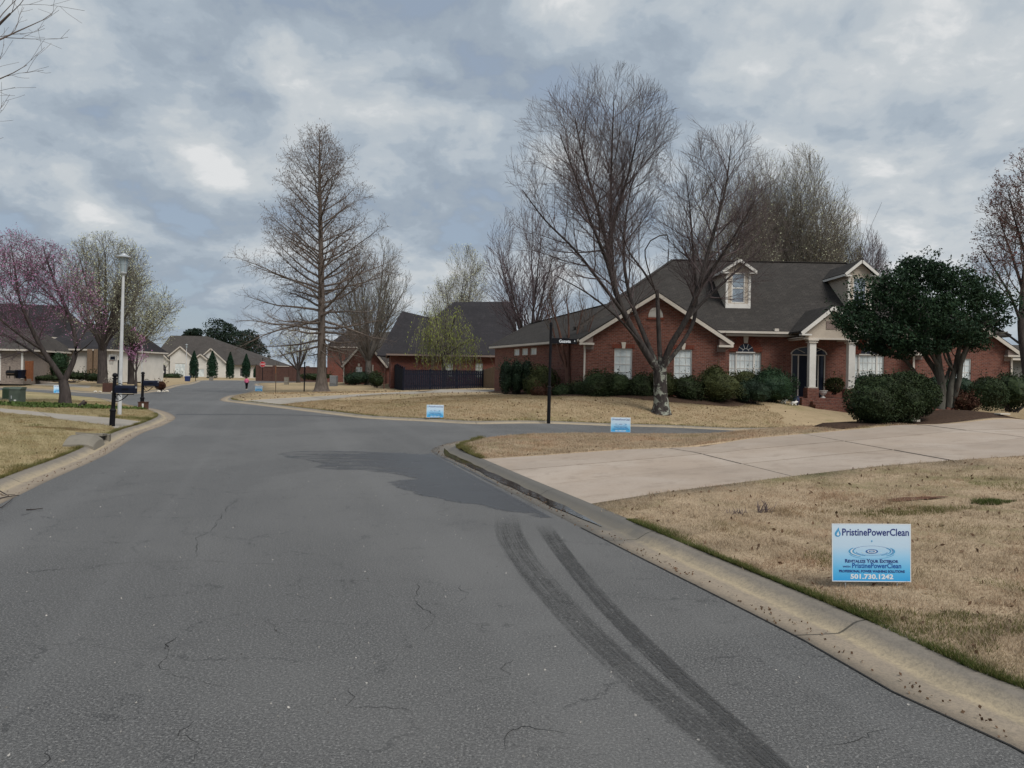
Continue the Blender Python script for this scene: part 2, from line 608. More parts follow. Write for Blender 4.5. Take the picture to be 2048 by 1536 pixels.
def mat_shingle(name, a, b2, edge):
    m, nt, b = principled(name, 0.92, 0.12)
    uvn = nt.node('ShaderNodeUVMap')
    br = nt.node('ShaderNodeTexBrick')
    br.offset = 0.37
    nt.set(br.inputs['Vector'], uvn.outputs[0])
    nt.set(br.inputs['Color1'], a); nt.set(br.inputs['Color2'], b2); nt.set(br.inputs['Mortar'], edge)
    br.inputs['Scale'].default_value = 1.0
    br.inputs['Mortar Size'].default_value = 0.010
    br.inputs['Brick Width'].default_value = 0.30
    br.inputs['Row Height'].default_value = 0.145
    n = nt.noise(uvn.outputs[0], 0.55, 6, 0.65)
    g = nt.noise(uvn.outputs[0], 30, 3, 0.7)
    c = nt.mix(nt.math('MULTIPLY', nt.step(n, 0.42, 0.68), 0.6), br.outputs['Color'], tuple(x * 0.5 for x in a))
    c = nt.mix(nt.math('MULTIPLY', nt.step(nt.noise(uvn.outputs[0], 2.2, 4, 0.7), 0.52, 0.66), 0.4), c, tuple(min(1, x * 1.6) for x in a))
    c = nt.mix(nt.math('MULTIPLY', g, 0.35), c, tuple(min(1, x * 1.5) for x in b2))
    nt.set(b.inputs['Base Color'], c)
    bump(nt, b, nt.math('ADD', nt.math('SUBTRACT', 1.0, br.outputs['Fac']), nt.math('MULTIPLY', g, 0.4)), 0.6, 0.012)
    return m


def mat_bark(name, c1, c2, lichen=None, scale=9.0):
    m, nt, b = principled(name, 0.93, 0.1)
    p = pos(nt)
    mp = nt.node('ShaderNodeMapping'); nt.set(mp.inputs[0], p); mp.inputs['Scale'].default_value = (1, 1, 0.25)
    n = nt.noise(mp.outputs[0], scale, 5, 0.65, 0.5)
    c = nt.mix(nt.step(n, 0.35, 0.65), c1, c2)
    if lichen:
        k = nt.noise(p, 3.4, 5, 0.6, 0.8)
        sep = nt.node('ShaderNodeSeparateXYZ'); nt.set(sep.inputs[0], p)
        c = nt.mix(nt.math('MULTIPLY', nt.step(k, 0.53, 0.60), nt.step(sep.outputs[2], 3.3, 1.4)), c, lichen)
    nt.set(b.inputs['Base Color'], c)
    bump(nt, b, n, 0.7, 0.03)
    return m


def mat_leaf(name, c1, c2, c3=None, rough=0.65, trans=0.15):
    m, nt, b = principled(name, rough, 0.12)
    p = pos(nt)
    n = nt.noise(p, 14, 2, 0.6)
    k = nt.noise(p, 1.2, 3, 0.6)
    c = nt.mix(nt.step(n, 0.35, 0.65), c1, c2)
    c = nt.mix(nt.math('MULTIPLY', nt.step(k, 0.45, 0.7), 0.6), c, c3 or tuple(x * 0.6 for x in c1))
    nt.set(b.inputs['Base Color'], c)
    b.inputs['Transmission Weight'].default_value = 0.0
    b.inputs['Subsurface Weight'].default_value = 0.0
    return m


def mat_glass(name, c1, c2, rough=0.08, spec=0.5):
    m, nt, b = principled(name, rough, spec)
    p = pos(nt)
    mp = nt.node('ShaderNodeMapping'); nt.set(mp.inputs[0], p); mp.inputs['Scale'].default_value = (1.2, 1.2, 0.6)
    n = nt.noise(mp.outputs[0], 1.4, 3, 0.5)
    nt.set(b.inputs['Base Color'], nt.mix(nt.step(n, 0.4, 0.62), c1, c2))
    return m


def mat_concrete(name, c1, c2, c3):
    m, nt, b = principled(name, 0.86, 0.2)
    p = pos(nt)
    n = nt.noise(p, 0.6, 6, 0.65, 0.5)
    k = nt.noise(p, 30, 4, 0.7)
    s = nt.noise(p, 2.6, 5, 0.7)
    c = nt.mix(nt.step(n, 0.35, 0.65), c1, c2)
    c = nt.mix(nt.math('MULTIPLY', nt.step(k, 0.45, 0.75), 0.35), c, c3)
    c = nt.mix(nt.math('MULTIPLY', nt.step(s, 0.50, 0.70), 0.55), c, c3)
    c = nt.mix(nt.math('MULTIPLY', nt.step(nt.noise(p, 0.35, 5, 0.6), 0.46, 0.62), 0.4), c, c3)
    oi = nt.node('ShaderNodeObjectInfo')
    c = nt.mix(nt.math('MULTIPLY', oi.outputs['Random'], 0.35), c, c3)
    nt.set(b.inputs['Base Color'], c)
    bump(nt, b, k, 0.25, 0.006)
    return m


M_asphalt = mat_asphalt()
M_wet = mat_wet()
M_water = mat_water()
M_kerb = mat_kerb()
M_drive = mat_concrete('driveway_concrete', (0.355, 0.288, 0.232), (0.40, 0.338, 0.285), (0.235, 0.19, 0.152))
M_drive2 = mat_concrete('pale_driveway_concrete', (0.30, 0.265, 0.225), (0.34, 0.31, 0.27), (0.22, 0.20, 0.17))
M_joint = plain('joint_filler', (0.075, 0.06, 0.05), (0.05, 0.04, 0.035), 6)
M_crack = plain('crack_and_mouth_black', (0.022, 0.022, 0.022), (0.012, 0.012, 0.012), 9)
M_lawn_r = mat_lawn('lawn_dormant', (0.39, 0.30, 0.205), (0.33, 0.255, 0.17), (0.19, 0.14, 0.095), (0.135, 0.135, 0.055), 0.60)
M_lawn_f = mat_lawn('lawn_straw', (0.36, 0.275, 0.175), (0.31, 0.24, 0.148), (0.23, 0.175, 0.108), (0.21, 0.19, 0.09), 0.60)
M_lawn_l = mat_lawn('lawn_straw_green', (0.37, 0.30, 0.18), (0.31, 0.255, 0.145), (0.21, 0.17, 0.09), (0.19, 0.175, 0.08), 0.56)
M_mulch = plain('mulch', (0.035, 0.024, 0.019), (0.075, 0.048, 0.034), 20, 0.95, 0.05, 1.0, 45)
M_brick = mat_brick('red_brick', (0.185, 0.068, 0.047), (0.115, 0.044, 0.034), (0.18, 0.14, 0.12))
M_brick_v = plain('arch_brick', (0.20, 0.062, 0.04), (0.13, 0.042, 0.03), 5, 0.88, 0.1)
M_brick_d = mat_brick('dark_red_brick', (0.175, 0.052, 0.036), (0.125, 0.040, 0.030), (0.16, 0.125, 0.11))
M_brick_t = mat_brick('tan_brick', (0.25, 0.205, 0.172), (0.21, 0.168, 0.142), (0.27, 0.235, 0.21), bmp=0.2)
M_roof = mat_shingle('brown_shingle', (0.050, 0.045, 0.041), (0.036, 0.033, 0.031), (0.016, 0.015, 0.014))
M_roof_d = mat_shingle('charcoal_shingle', (0.038, 0.035, 0.038), (0.027, 0.026, 0.029), (0.014, 0.013, 0.014))
M_roof_g = mat_shingle('grey_shingle', (0.072, 0.063, 0.058), (0.055, 0.05, 0.046), (0.03, 0.028, 0.026))
M_trim = plain('cream_trim', (0.55, 0.50, 0.44), (0.48, 0.44, 0.385), 1.5, 0.55, 0.3)
M_white = plain('white_paint', (0.66, 0.64, 0.60), (0.58, 0.56, 0.52), 1.5, 0.5, 0.3)
M_stone = plain('keystone', (0.58, 0.53, 0.45), (0.50, 0.45, 0.38), 4, 0.8, 0.2)
M_siding = plain('cream_siding', (0.45, 0.39, 0.32), (0.40, 0.345, 0.285), 1.5, 0.6, 0.25)
M_wstucco = plain('white_stucco', (0.60, 0.575, 0.53), (0.52, 0.50, 0.46), 0.8, 0.85, 0.15, 0.2, 25)
M_soffit = plain('soffit', (0.22, 0.17, 0.15), (0.18, 0.14, 0.125), 2, 0.7, 0.2)
M_blind = mat_glass('window_blind', (0.68, 0.72, 0.71), (0.50, 0.55, 0.56), 0.12)
M_dglass = mat_glass('dark_glass', (0.022, 0.028, 0.045), (0.012, 0.015, 0.026), 0.05, 0.22)
M_gglass = mat_glass('dormer_glass', (0.26, 0.31, 0.36), (0.17, 0.20, 0.24), 0.06)
M_black = plain('black_paint', (0.006, 0.006, 0.008), (0.009, 0.009, 0.011), 4, 0.55, 0.12)
M_navy = plain('blue_black_paint', (0.006, 0.008, 0.019), (0.009, 0.012, 0.024), 4, 0.5, 0.15)
M_fence = plain('black_stained_wood', (0.016, 0.018, 0.030), (0.008, 0.009, 0.016), 7, 0.85, 0.15)
M_wood = plain('weathered_wood', (0.20, 0.14, 0.095), (0.14, 0.10, 0.07), 7, 0.9, 0.1)
M_cedar = plain('orange_cedar', (0.22, 0.085, 0.04), (0.15, 0.06, 0.03), 8, 0.85, 0.15)
M_metal = plain('grey_galvanised', (0.42, 0.44, 0.46), (0.34, 0.36, 0.38), 5, 0.5, 0.4, metallic=0.3)
M_pole = plain('pale_fibreglass', (0.50, 0.51, 0.52), (0.42, 0.43, 0.44), 2.5, 0.5, 0.35)
M_lampglass = plain('lamp_lens', (0.30, 0.36, 0.39), (0.24, 0.29, 0.32), 8, 0.2, 0.5)
M_green = plain('transformer_green', (0.075, 0.125, 0.075), (0.06, 0.10, 0.06), 4, 0.6, 0.3)
M_greeng = plain('transformer_grey_green', (0.075, 0.095, 0.075), (0.055, 0.07, 0.055), 4, 0.6, 0.3)
M_bin = plain('blue_plastic', (0.012, 0.032, 0.13), (0.010, 0.025, 0.10), 4, 0.5, 0.4)
M_leafd = mat_leaf('holly_leaf', (0.0131, 0.0319, 0.0169), (0.0281, 0.0524, 0.0225), (0.0094, 0.0205, 0.0140))
M_leafb = mat_leaf('shrub_leaf', (0.0130, 0.0230, 0.0094), (0.0354, 0.0512, 0.0197), (0.0158, 0.0158, 0.0101))
M_leafo = mat_leaf('olive_shrub_leaf', (0.0252, 0.0324, 0.0115), (0.0541, 0.0610, 0.0216), (0.0144, 0.0216, 0.0086))
M_leafbox = mat_leaf('boxwood_leaf', (0.0122, 0.0238, 0.0144), (0.0295, 0.0492, 0.0276), (0.0086, 0.0158, 0.0108))
M_leafr = mat_leaf('bronze_leaf', (0.075, 0.026, 0.016), (0.05, 0.032, 0.016), (0.045, 0.018, 0.014))
M_leafc = mat_leaf('conifer_leaf', (0.010, 0.030, 0.018), (0.018, 0.045, 0.024), (0.008, 0.020, 0.013))
M_leafp = mat_leaf('pine_needles', (0.010, 0.022, 0.017), (0.020, 0.036, 0.022), (0.03, 0.028, 0.018))
M_willow = mat_leaf('willow_leaf', (0.31, 0.36, 0.075), (0.23, 0.28, 0.065), (0.24, 0.25, 0.07), 0.6)
M_ivy = mat_leaf('ground_cover_leaf', (0.05, 0.085, 0.022), (0.085, 0.12, 0.03), (0.04, 0.055, 0.02))
M_bark = mat_bark('maple_bark', (0.030, 0.026, 0.025), (0.058, 0.050, 0.046), (0.24, 0.25, 0.21))
M_barkd = mat_bark('dark_bark', (0.040, 0.033, 0.032), (0.068, 0.057, 0.053))
M_barkg = mat_bark('grey_bark', (0.10, 0.09, 0.082), (0.15, 0.135, 0.12))
M_barkc = mat_bark('cypress_bark', (0.105, 0.085, 0.072), (0.18, 0.15, 0.13))
M_barkr = mat_bark('crape_bark', (0.155, 0.085, 0.065), (0.10, 0.055, 0.045))
M_barkl = mat_bark('pale_bark', (0.115, 0.11, 0.092), (0.058, 0.05, 0.042), None, 6)
M_twig = plain('maple_twig', (0.115, 0.088, 0.088), (0.088, 0.070, 0.070), 2.0, 0.9, 0.1)
M_twigb = plain('brown_twig', (0.13, 0.10, 0.085), (0.10, 0.082, 0.072), 2.0, 0.9, 0.1)
M_twigg = plain('grey_twig', (0.175, 0.158, 0.130), (0.135, 0.122, 0.104), 2.0, 0.9, 0.1)
M_twigp = plain('purple_twig', (0.135, 0.102, 0.112), (0.105, 0.085, 0.092), 2.0, 0.9, 0.1)
M_pink = mat_leaf('redbud_blossom', (0.34, 0.15, 0.27), (0.25, 0.12, 0.20), (0.31, 0.17, 0.26), 0.7)
M_pear = mat_leaf('pear_blossom', (0.52, 0.53, 0.40), (0.38, 0.40, 0.24), (0.45, 0.46, 0.30), 0.7)
M_redbud_ = mat_leaf('maple_bud', (0.15, 0.055, 0.05), (0.11, 0.05, 0.045), (0.09, 0.045, 0.04), 0.7)
M_cone = mat_leaf('cypress_tassel', (0.135, 0.085, 0.062), (0.11, 0.075, 0.06), (0.085, 0.06, 0.05), 0.8)
# ------------------------------------------------------------------ ground plan
def smooth_line(pts, step=0.6, per=8):
    """Catmull-Rom through pts, resampled"""
    P = [Vector((p[0], p[1])) for p in pts]
    P = [2 * P[0] - P[1]] + P + [2 * P[-1] - P[-2]]
    out = []
    for i in range(1, len(P) - 2):
        p0, p1, p2, p3 = P[i - 1:i + 3]
        n = max(1, int((p2 - p1).length / step))
        for k in range(n):
            t = k / n
            out.append(0.5 * ((2 * p1) + (p2 - p0) * t + (2 * p0 - 5 * p1 + 4 * p2 - p3) * t * t + (3 * p1 - p0 - 3 * p2 + p3) * t ** 3))
    out.append(P[-2])
    return np.array([(p.x, p.y) for p in out])


def normals2(L):
    t = np.gradient(L, axis=0)
    t /= np.linalg.norm(t, axis=1, keepdims=True) + 1e-9
    return np.stack([-t[:, 1], t[:, 0]], 1)     # to the left of the walking direction


def line_dist(x, y, L):
    """distance of points to the polyline L"""
    x = np.atleast_1d(np.asarray(x, float)); y = np.atleast_1d(np.asarray(y, float))
    a, b = L[:-1], L[1:]
    best = np.full(x.shape, 1e9)
    d = b - a
    dd = (d ** 2).sum(1) + 1e-12
    for i in range(0, len(x), 4000):
        px, py = x[i:i + 4000, None], y[i:i + 4000, None]
        t = np.clip(((px - a[:, 0]) * d[:, 0] + (py - a[:, 1]) * d[:, 1]) / dd, 0, 1)
        q = (px - a[:, 0] - t * d[:, 0]) ** 2 + (py - a[:, 1] - t * d[:, 1]) ** 2
        best[i:i + 4000] = np.sqrt(q.min(1))
    return best


def inside(x, y, poly):
    x = np.asarray(x, float); y = np.asarray(y, float)
    res = np.zeros(x.shape, bool)
    n = len(poly)
    for i in range(n):
        x1, y1 = poly[i]; x2, y2 = poly[(i + 1) % n]
        if y1 == y2: continue
        c = (y1 > y) != (y2 > y)
        res ^= c & (x < (x2 - x1) * (y - y1) / (y2 - y1) + x1)
    return res


def road_z(x, y):
    x = np.asarray(x, float); y = np.asarray(y, float)
    t = np.clip((y - 36) / 40, 0, 1)
    zy = -0.33 * t * t * (3 - 2 * t)
    s = np.clip((x - 0.0) / 9.0, 0, 1) * np.clip((y - 17) / 6, 0, 1) * np.clip((70 - y) / 20, 0, 1)
    return zy - 0.36 * s


def F(px, py, z=0.0):
    return flat(px, py, z)


# asphalt edges, all walked so that the lawn lies on the LEFT (E2, E3) or RIGHT (E1, E4)
E1 = smooth_line([(5.3, -6.5), (3.6, -0.9), F(2022, 1492), F(1786, 1384), F(1608, 1281), F(1248, 1099), F(1121, 1035), F(980.6, 965),
                  F(905, 926), F(873, 910), (-1.78, 17.6), (-1.25, 19.8), (0.4, 22.3), (3.0, 24.2), (6.0, 24.9), (9.5, 25.5), (12.5, 26.3), (17, 28.8), (26, 36)], 0.45)
E2 = smooth_line([(24, 42), (17, 34.6), (12.5, 31.8), (9, 30.5), (6.2, 30.0), F(1222, 857, -.24), F(1097, 851, -.12), F(960, 851, -.04), F(840, 842.5), F(733, 837.3), F(635, 826),
                  F(532, 813), F(481, 807.5, -.02), F(440, 801, -.03), F(455, 791.5, -.10), F(481, 786, -.15), (-25.4, 76), (-29, 88), (-33.5, 100), (-36.0, 108),
                  (-36.2, 113), (-32, 117), (-20, 119), (60, 124)], 0.8)
E3 = smooth_line([(-60, 71), (-40, 58), (-31, 51), F(181, 794), F(211, 796.5), F(237, 803), F(264, 811), F(308, 817.5), F(334, 824.5), F(347, 831), F(350, 838), F(325, 851.5),
                  F(281, 868), F(211, 910), F(100, 960), F(0, 1008), (-4.6, 3.3), (-1.6, -6.5)], 0.6)
E4 = smooth_line([(60, 144), (-20, 138.5), (-40, 136.5), (-49, 133), (-50.5, 126), (-45.5, 112), (-40, 96), F(360, 771, -.3), F(325, 778.8, -.18), F(285, 785.2, -.10),
                  F(250, 786.8, -.08), (-31, 54.5), (-36, 60), (-60, 78)], 0.8)
ROAD = np.concatenate([E1, E2, E4, E3])
KW, KH = 0.60, 0.075


def clean_ring(L):
    keep = [0]
    for i in range(1, len(L)):
        if np.linalg.norm(L[i] - L[keep[-1]]) > 0.12: keep.append(i)
    return L[keep]


def offset(L, side):
    n = normals2(L) * side
    O = L + n * KW
    # keep the points that really lie KW away (drops folds inside tight corners)
    d = line_dist(O[:, 0], O[:, 1], L)
    return clean_ring(O[d > KW - 0.02])


O1, O2, O3, O4 = offset(E1, -1), offset(E2, 1), offset(E3, 1), offset(E4, -1)
# walking directions: E1 goes away from the camera with its lawn on the right; E2 comes back along the side street, lawn on the right too
if inside(*[np.array([v]) for v in O2[len(O2) // 2]], ROAD)[0]: O2 = offset(E2, -1)
if inside(*[np.array([v]) for v in O3[len(O3) // 2]], ROAD)[0]: O3 = offset(E3, -1)
if inside(*[np.array([v]) for v in O1[len(O1) // 2]], ROAD)[0]: O1 = offset(E1, 1)
if inside(*[np.array([v]) for v in O4[len(O4) // 2]], ROAD)[0]: O4 = offset(E4, 1)
RING = np.concatenate([O1, O2, O4, O3])
MAIN_R = E1[:np.argmin(np.abs(E1[:, 1] - 16.0))]
N1 = len(MAIN_R)
SIDE_N = E1[N1 + 3:]


def lawn_z(x, y):
    """height of the grass: rises gently from every kerb"""
    x = np.atleast_1d(np.asarray(x, float)); y = np.atleast_1d(np.asarray(y, float))
    z0 = road_z(x, y) + KH
    d1 = np.maximum(line_dist(x, y, MAIN_R) - KW, 0)
    ds = np.maximum(line_dist(x, y, SIDE_N) - KW, 0)
    d2 = np.maximum(line_dist(x, y, E2) - KW, 0)
    d3 = np.maximum(line_dist(x, y, E3) - KW, 0)
    d4 = np.maximum(line_dist(x, y, E4) - KW, 0)
    # right of the road, this side of the side street
    a = KH + np.minimum(0.068 * d1, 0.66)
    k = 0.075 + 0.02 * np.clip(x - 4, 0, 3.5)
    zside = road_z(np.clip(x, 0, 9), np.full_like(x, 24.0))
    b = zside + KH + k * ds
    zr = np.minimum(a, b) + 0.60 * np.exp(-((x - 11.9) ** 2 + (y - 21.8) ** 2) / (2 * 1.8 ** 2))
    # beyond the side street
    fx = np.clip((x + 6) / 11, 0, 1)
    far = z0 + np.minimum((0.035 + 0.125 * fx) * d2, np.maximum(0.48 + 0.26 * fx - z0, 0.3))
    left = z0 + np.minimum(0.028 * d3, 0.5)
    ll = z0 + np.minimum((0.055 - 0.045 * np.clip((y - 98) / 16, 0, 1)) * d4, 0.95)
    right_side = inside(x, y, REG1)
    far_side = inside(x, y, REG2)
    left_side = inside(x, y, REG3)
    z = np.where(right_side, zr, np.where(far_side, far, np.where(left_side, left, ll)))
    return z


BIG = 1400
REG1 = np.array(list(map(tuple, E1)) + [(BIG, 60), (BIG, -BIG), (5.3, -BIG)])
REG2 = np.array([(BIG, 60)] + list(map(tuple, E2)) + [(BIG, 130)])
REG3 = np.array([(-BIG, 90)] + list(map(tuple, E3)) + [(-1.6, -BIG), (-BIG, -BIG)])


def on_lawn(px, py):
    """the point of the grass that is seen at (px, py): first place where the ray from the lens dips under the turf"""
    u, v = px - 1024.0, py - HORIZON
    c, sn = math.cos(ROLL), math.sin(ROLL)
    up, vp = u * c + v * sn, -u * sn + v * c
    Y = np.geomspace(3.0, 260.0, 900)
    X = up / FOCAL * Y
    ok = ~inside(X, Y, ROAD)
    gap = CAM_H - vp / FOCAL * Y - lawn_z(X, Y)
    i = np.where(ok & (gap <= 0))[0]
    if len(i) == 0: return (float(X[-1]), float(Y[-1]))
    i = i[0]
    t = gap[i - 1] / (gap[i - 1] - gap[i]) if i and gap[i - 1] > 0 else 1.0
    y = Y[i - 1] + (Y[i] - Y[i - 1]) * t
    return (float(up / FOCAL * y), float(y))


def gz(x, y):
    return float(lawn_z(x, y)[0])


# driveways: two long edges each, near end first
def edge(px):
    return [on_lawn(*p) if p[1] > 0 else p for p in px]


D1a = edge([(1176, 1001), (1330, 984), (1480, 965), (1620, 948), (1760, 932), (1900, 921), (2048, 911)])
D1b = [(-0.56, 15.0), (0.68, 15.18), (2.0, 15.45), (3.5, 15.85), (5.0, 16.3), (6.6, 16.8), (8.4, 17.4), (10.2, 18.3), (11.5, 19.0), (13.0, 19.9), (17.0, 22.5)]
dxa = (D1a[-1][0] - D1a[-2][0], D1a[-1][1] - D1a[-2][1])
D1a += [(D1a[-1][0] + 4.5, D1a[-1][1] + 1.2), (D1a[-1][0] + 9, D1a[-1][1] + 3.2)]
D2a = edge([(534, 812), (600, 804.5), (655, 799), (777, 787.5), (850, 785.5), (1003, 784)])
D2b = edge([(459, 803.5), (549, 797), (655, 791.5), (790, 784.2), (850, 781.8), (1000, 779)])
D3a = edge([(263, 861), (220, 851.5), (123, 838.8), (0, 824.5)]) + [(-32, 31.2)]
D3b = edge([(303, 842.5), (220, 835), (105, 826), (0, 816)]) + [(-35, 36)]


def snap(p, O):
    i = np.argmin(((O - np.array(p)) ** 2).sum(1))
    return tuple(O[i])


D1a[0], D1b[0] = snap(D1a[0], O1), snap(D1b[0], O1)
D2a[0], D2b[0] = snap(D2a[0], O2), snap(D2b[0], O2)
D3a[0], D3b[0] = snap(D3a[0], O3), snap(D3b[0], O3)


def ring_part(O, p, q):
    i = int(np.argmin(((O - np.array(p)) ** 2).sum(1))); j = int(np.argmin(((O - np.array(q)) ** 2).sum(1)))
    s = O[i:j + 1] if i <= j else O[j:i + 1][::-1]
    return [tuple(v) for v in s]


def drive_poly(a, b, O):
    A = [tuple(v) for v in smooth_line(a, 0.8)]
    B = [tuple(v) for v in smooth_line(b, 0.8)]
    mouth = ring_part(O, B[0], A[0])
    return A, B, np.array(A + B[::-1][:-1] + mouth[:-1])


D1A, D1B, P1 = drive_poly(D1a, D1b, O1)
D2A, D2B, P2 = drive_poly(D2a, D2b, O2)
D3A, D3B, P3 = drive_poly(D3a, D3b, O3)
D4 = np.array([on_lawn(*p) for p in ((182, 771.5), (178, 775.5), (100, 771), (0, 767.5))] + [(-46, 62.5), (-46, 66.5)] + [on_lawn(*p) for p in ((0, 760), (100, 764.5))])
# mulch beds
def ring_of(pts, step=0.5):
    L = smooth_line(list(pts) + [pts[0]], step)
    return clean_ring(L)[:-1]


BED_R = ring_of([(7.4, 17.15), (9.0, 17.95), (11, 19.0), (13, 20.2), (15.6, 21.9), (15.2, 23.5), (12.6, 24.2), (10.0, 22.8), (8.0, 20.0), (7.1, 18.0)], 0.5)
# the bed must keep clear of the driveway's far edge
_B = np.array(D1B)
_far = line_dist(BED_R[:, 0], BED_R[:, 1], _B)
_in = inside(BED_R[:, 0], BED_R[:, 1], P1) | (_far < 0.12)
for i in np.where(_in)[0]:
    q = _B[np.argmin(((_B - BED_R[i]) ** 2).sum(1))]
    nrm = np.array([-0.45, 0.89])
    BED_R[i] = q + nrm * 0.14
BED_R = clean_ring(BED_R)
BED_H = ring_of([(1.2, 39.6), (2.4, 36.9), (5.0, 36.0), (8, 35.7), (10.5, 36.3), (12.2, 38.2), (13.2, 39.3), (13.2, 41.6), (10.4, 41.9), (10.2, 38.1), (3.6, 38.1), (2.0, 41.5), (0.4, 47), (-1.6, 47.5), (-0.4, 43)], 0.6)


def cdt(rings, pts):
    co, edges = [], []
    for r in rings:
        i = len(co)
        n = len(r)
        co += [Vector((float(p[0]), float(p[1]))) for p in r]
        edges += [(i + k, i + (k + 1) % n) for k in range(n)]
    co += [Vector((float(p[0]), float(p[1]))) for p in pts]
    v, e, f, *_ = mgeo.delaunay_2d_cdt(co, edges, [], 0, 1e-5)
    V = np.array([(p.x, p.y) for p in v])
    T = np.array([t for t in f if len(t) == 3], np.int32)
    a, b, c = V[T[:, 0]], V[T[:, 1]], V[T[:, 2]]
    ar = (b[:, 0] - a[:, 0]) * (c[:, 1] - a[:, 1]) - (b[:, 1] - a[:, 1]) * (c[:, 0] - a[:, 0])
    T[ar < 0] = T[ar < 0][:, ::-1]
    return V, T[np.abs(ar) > 1e-9]


rng = np.random.default_rng(5)


def jitter_grid(x0, x1, y0, y1, s):
    gx, gy = np.meshgrid(np.arange(x0, x1, s), np.arange(y0, y1, s))
    p = np.stack([gx.ravel(), gy.ravel()], 1)
    return p + rng.uniform(-.3, .3, p.shape) * s


grid = np.concatenate([jitter_grid(-26, 30, -4, 44, 0.8), jitter_grid(-90, 70, -20, 170, 3.5), jitter_grid(-1300, 1300, -300, 1300, 60)])
outer = np.array([(-BIG, -BIG), (BIG, -BIG), (BIG, BIG), (-BIG, BIG)])
V2, T2 = cdt([outer, RING, P1, P2, P3, D4, BED_R, BED_H], grid)
cen = V2[T2].mean(1)
in_road = inside(cen[:, 0], cen[:, 1], RING)
zone = np.zeros(len(T2), int)
for k, P in ((1, P1), (2, P2), (3, P3), (4, D4), (5, BED_R), (6, BED_H)):
    zone[inside(cen[:, 0], cen[:, 1], P) & (zone == 0)] = k
zone[in_road] = -1
Z2 = lawn_z(V2[:, 0], V2[:, 1])
# gentle unevenness of turf, none at the edges
_dist = np.minimum.reduce([line_dist(V2[:, 0], V2[:, 1], np.concatenate([q, q[:1]])) for q in (RING, P1, P2, P3)])
_bump = 0.03 * np.sin(V2[:, 0] * 1.7 + 0.6 * V2[:, 1]) * np.sin(V2[:, 1] * 1.3 - 0.4 * V2[:, 0]) + rng.normal(0, 0.006, len(V2))
Z2 = Z2 + _bump * np.clip(_dist / 2.5, 0, 1) * (V2[:, 1] < 60)


def sheet(name, mask, mat, dz=0.0, lift=None):
    t = T2[mask]
    used, inv = np.unique(t, return_inverse=True)
    z = Z2[used] + dz
    if lift is not None: z = z + lift(V2[used])
    V, Ft = np.column_stack([V2[used], z]), inv.reshape(-1, 3)
    if name != 'driveway':
        # the turf ends in a cut edge that goes down into the ground
        e = np.concatenate([Ft[:, [0, 1]], Ft[:, [1, 2]], Ft[:, [2, 0]]])
        key = np.sort(e, 1)
        key = key[:, 0].astype(np.int64) * len(V) + key[:, 1]
        u, i, n = np.unique(key, return_index=True, return_counts=True)
        b = e[i[n == 1]]
        lo = V.copy(); lo[:, 2] -= 0.16
        m = len(V)
        V = np.concatenate([V, lo])
        Ft = np.concatenate([Ft, np.stack([b[:, 1], b[:, 0], b[:, 0] + m], 1), np.stack([b[:, 1], b[:, 0] + m, b[:, 1] + m], 1)])
    me = np_mesh(name, V, Ft)
    return tag(link(name, me, mat, smooth=True), kind='structure')


lawn0 = zone == 0
reg1 = inside(cen[:, 0], cen[:, 1], REG1)
reg3 = inside(cen[:, 0], cen[:, 1], REG3)
sheet('lawn', lawn0 & reg1, M_lawn_r)
sheet('lawn', lawn0 & ~reg1 & ~reg3, M_lawn_f)
sheet('lawn', lawn0 & reg3, M_lawn_l)
bedlift = lambda ring: (lambda p: 0.10 * np.clip(line_dist(p[:, 0], p[:, 1], np.concatenate([ring, ring[:1]])) / 0.4, 0, 1) + 0.012 * np.sin(p[:, 0] * 9) * np.sin(p[:, 1] * 8))
sheet('mulch_bed', zone == 5, M_mulch, 0.0, bedlift(BED_R))
sheet('mulch_bed', zone == 6, M_mulch, 0.0, bedlift(BED_H))

# asphalt
rp = np.concatenate([jitter_grid(-14, 12, -4, 32, 1.0), jitter_grid(-60, 40, 20, 145, 3.0)])
rp = rp[inside(rp[:, 0], rp[:, 1], ROAD)]
rp = rp[line_dist(rp[:, 0], rp[:, 1], np.concatenate([ROAD, ROAD[:1]])) > 0.3]
VR, TR = cdt([clean_ring(ROAD)], rp)
cr = VR[TR].mean(1)
TR = TR[inside(cr[:, 0], cr[:, 1], ROAD)]
me = np_mesh('road', np.column_stack([VR, road_z(VR[:, 0], VR[:, 1])]), TR)
tag(link('road', me, M_asphalt, smooth=True), kind='structure')


# kerb and gutter
def kerb(E, O_side):
    L = clean_ring(E)
    n = normals2(L) * O_side
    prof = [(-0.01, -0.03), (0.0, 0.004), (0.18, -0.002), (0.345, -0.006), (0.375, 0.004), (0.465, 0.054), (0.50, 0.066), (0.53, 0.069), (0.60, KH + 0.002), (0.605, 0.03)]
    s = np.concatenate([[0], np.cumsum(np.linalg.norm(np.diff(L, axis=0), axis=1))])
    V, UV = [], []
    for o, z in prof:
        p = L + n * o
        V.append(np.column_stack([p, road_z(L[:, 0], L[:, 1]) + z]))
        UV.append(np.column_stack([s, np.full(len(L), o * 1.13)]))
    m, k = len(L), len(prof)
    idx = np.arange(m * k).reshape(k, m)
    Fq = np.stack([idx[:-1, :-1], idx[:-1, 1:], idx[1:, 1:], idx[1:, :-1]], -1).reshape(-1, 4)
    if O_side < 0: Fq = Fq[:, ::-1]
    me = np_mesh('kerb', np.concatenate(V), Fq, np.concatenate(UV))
    return tag(link('kerb', me, M_kerb, smooth=True), kind='structure')


def side_of(E):
    n = normals2(E)
    i = len(E) // 2
    q = E[i] + n[i] * 0.3
    return -1 if inside(np.array([q[0]]), np.array([q[1]]), ROAD)[0] else 1


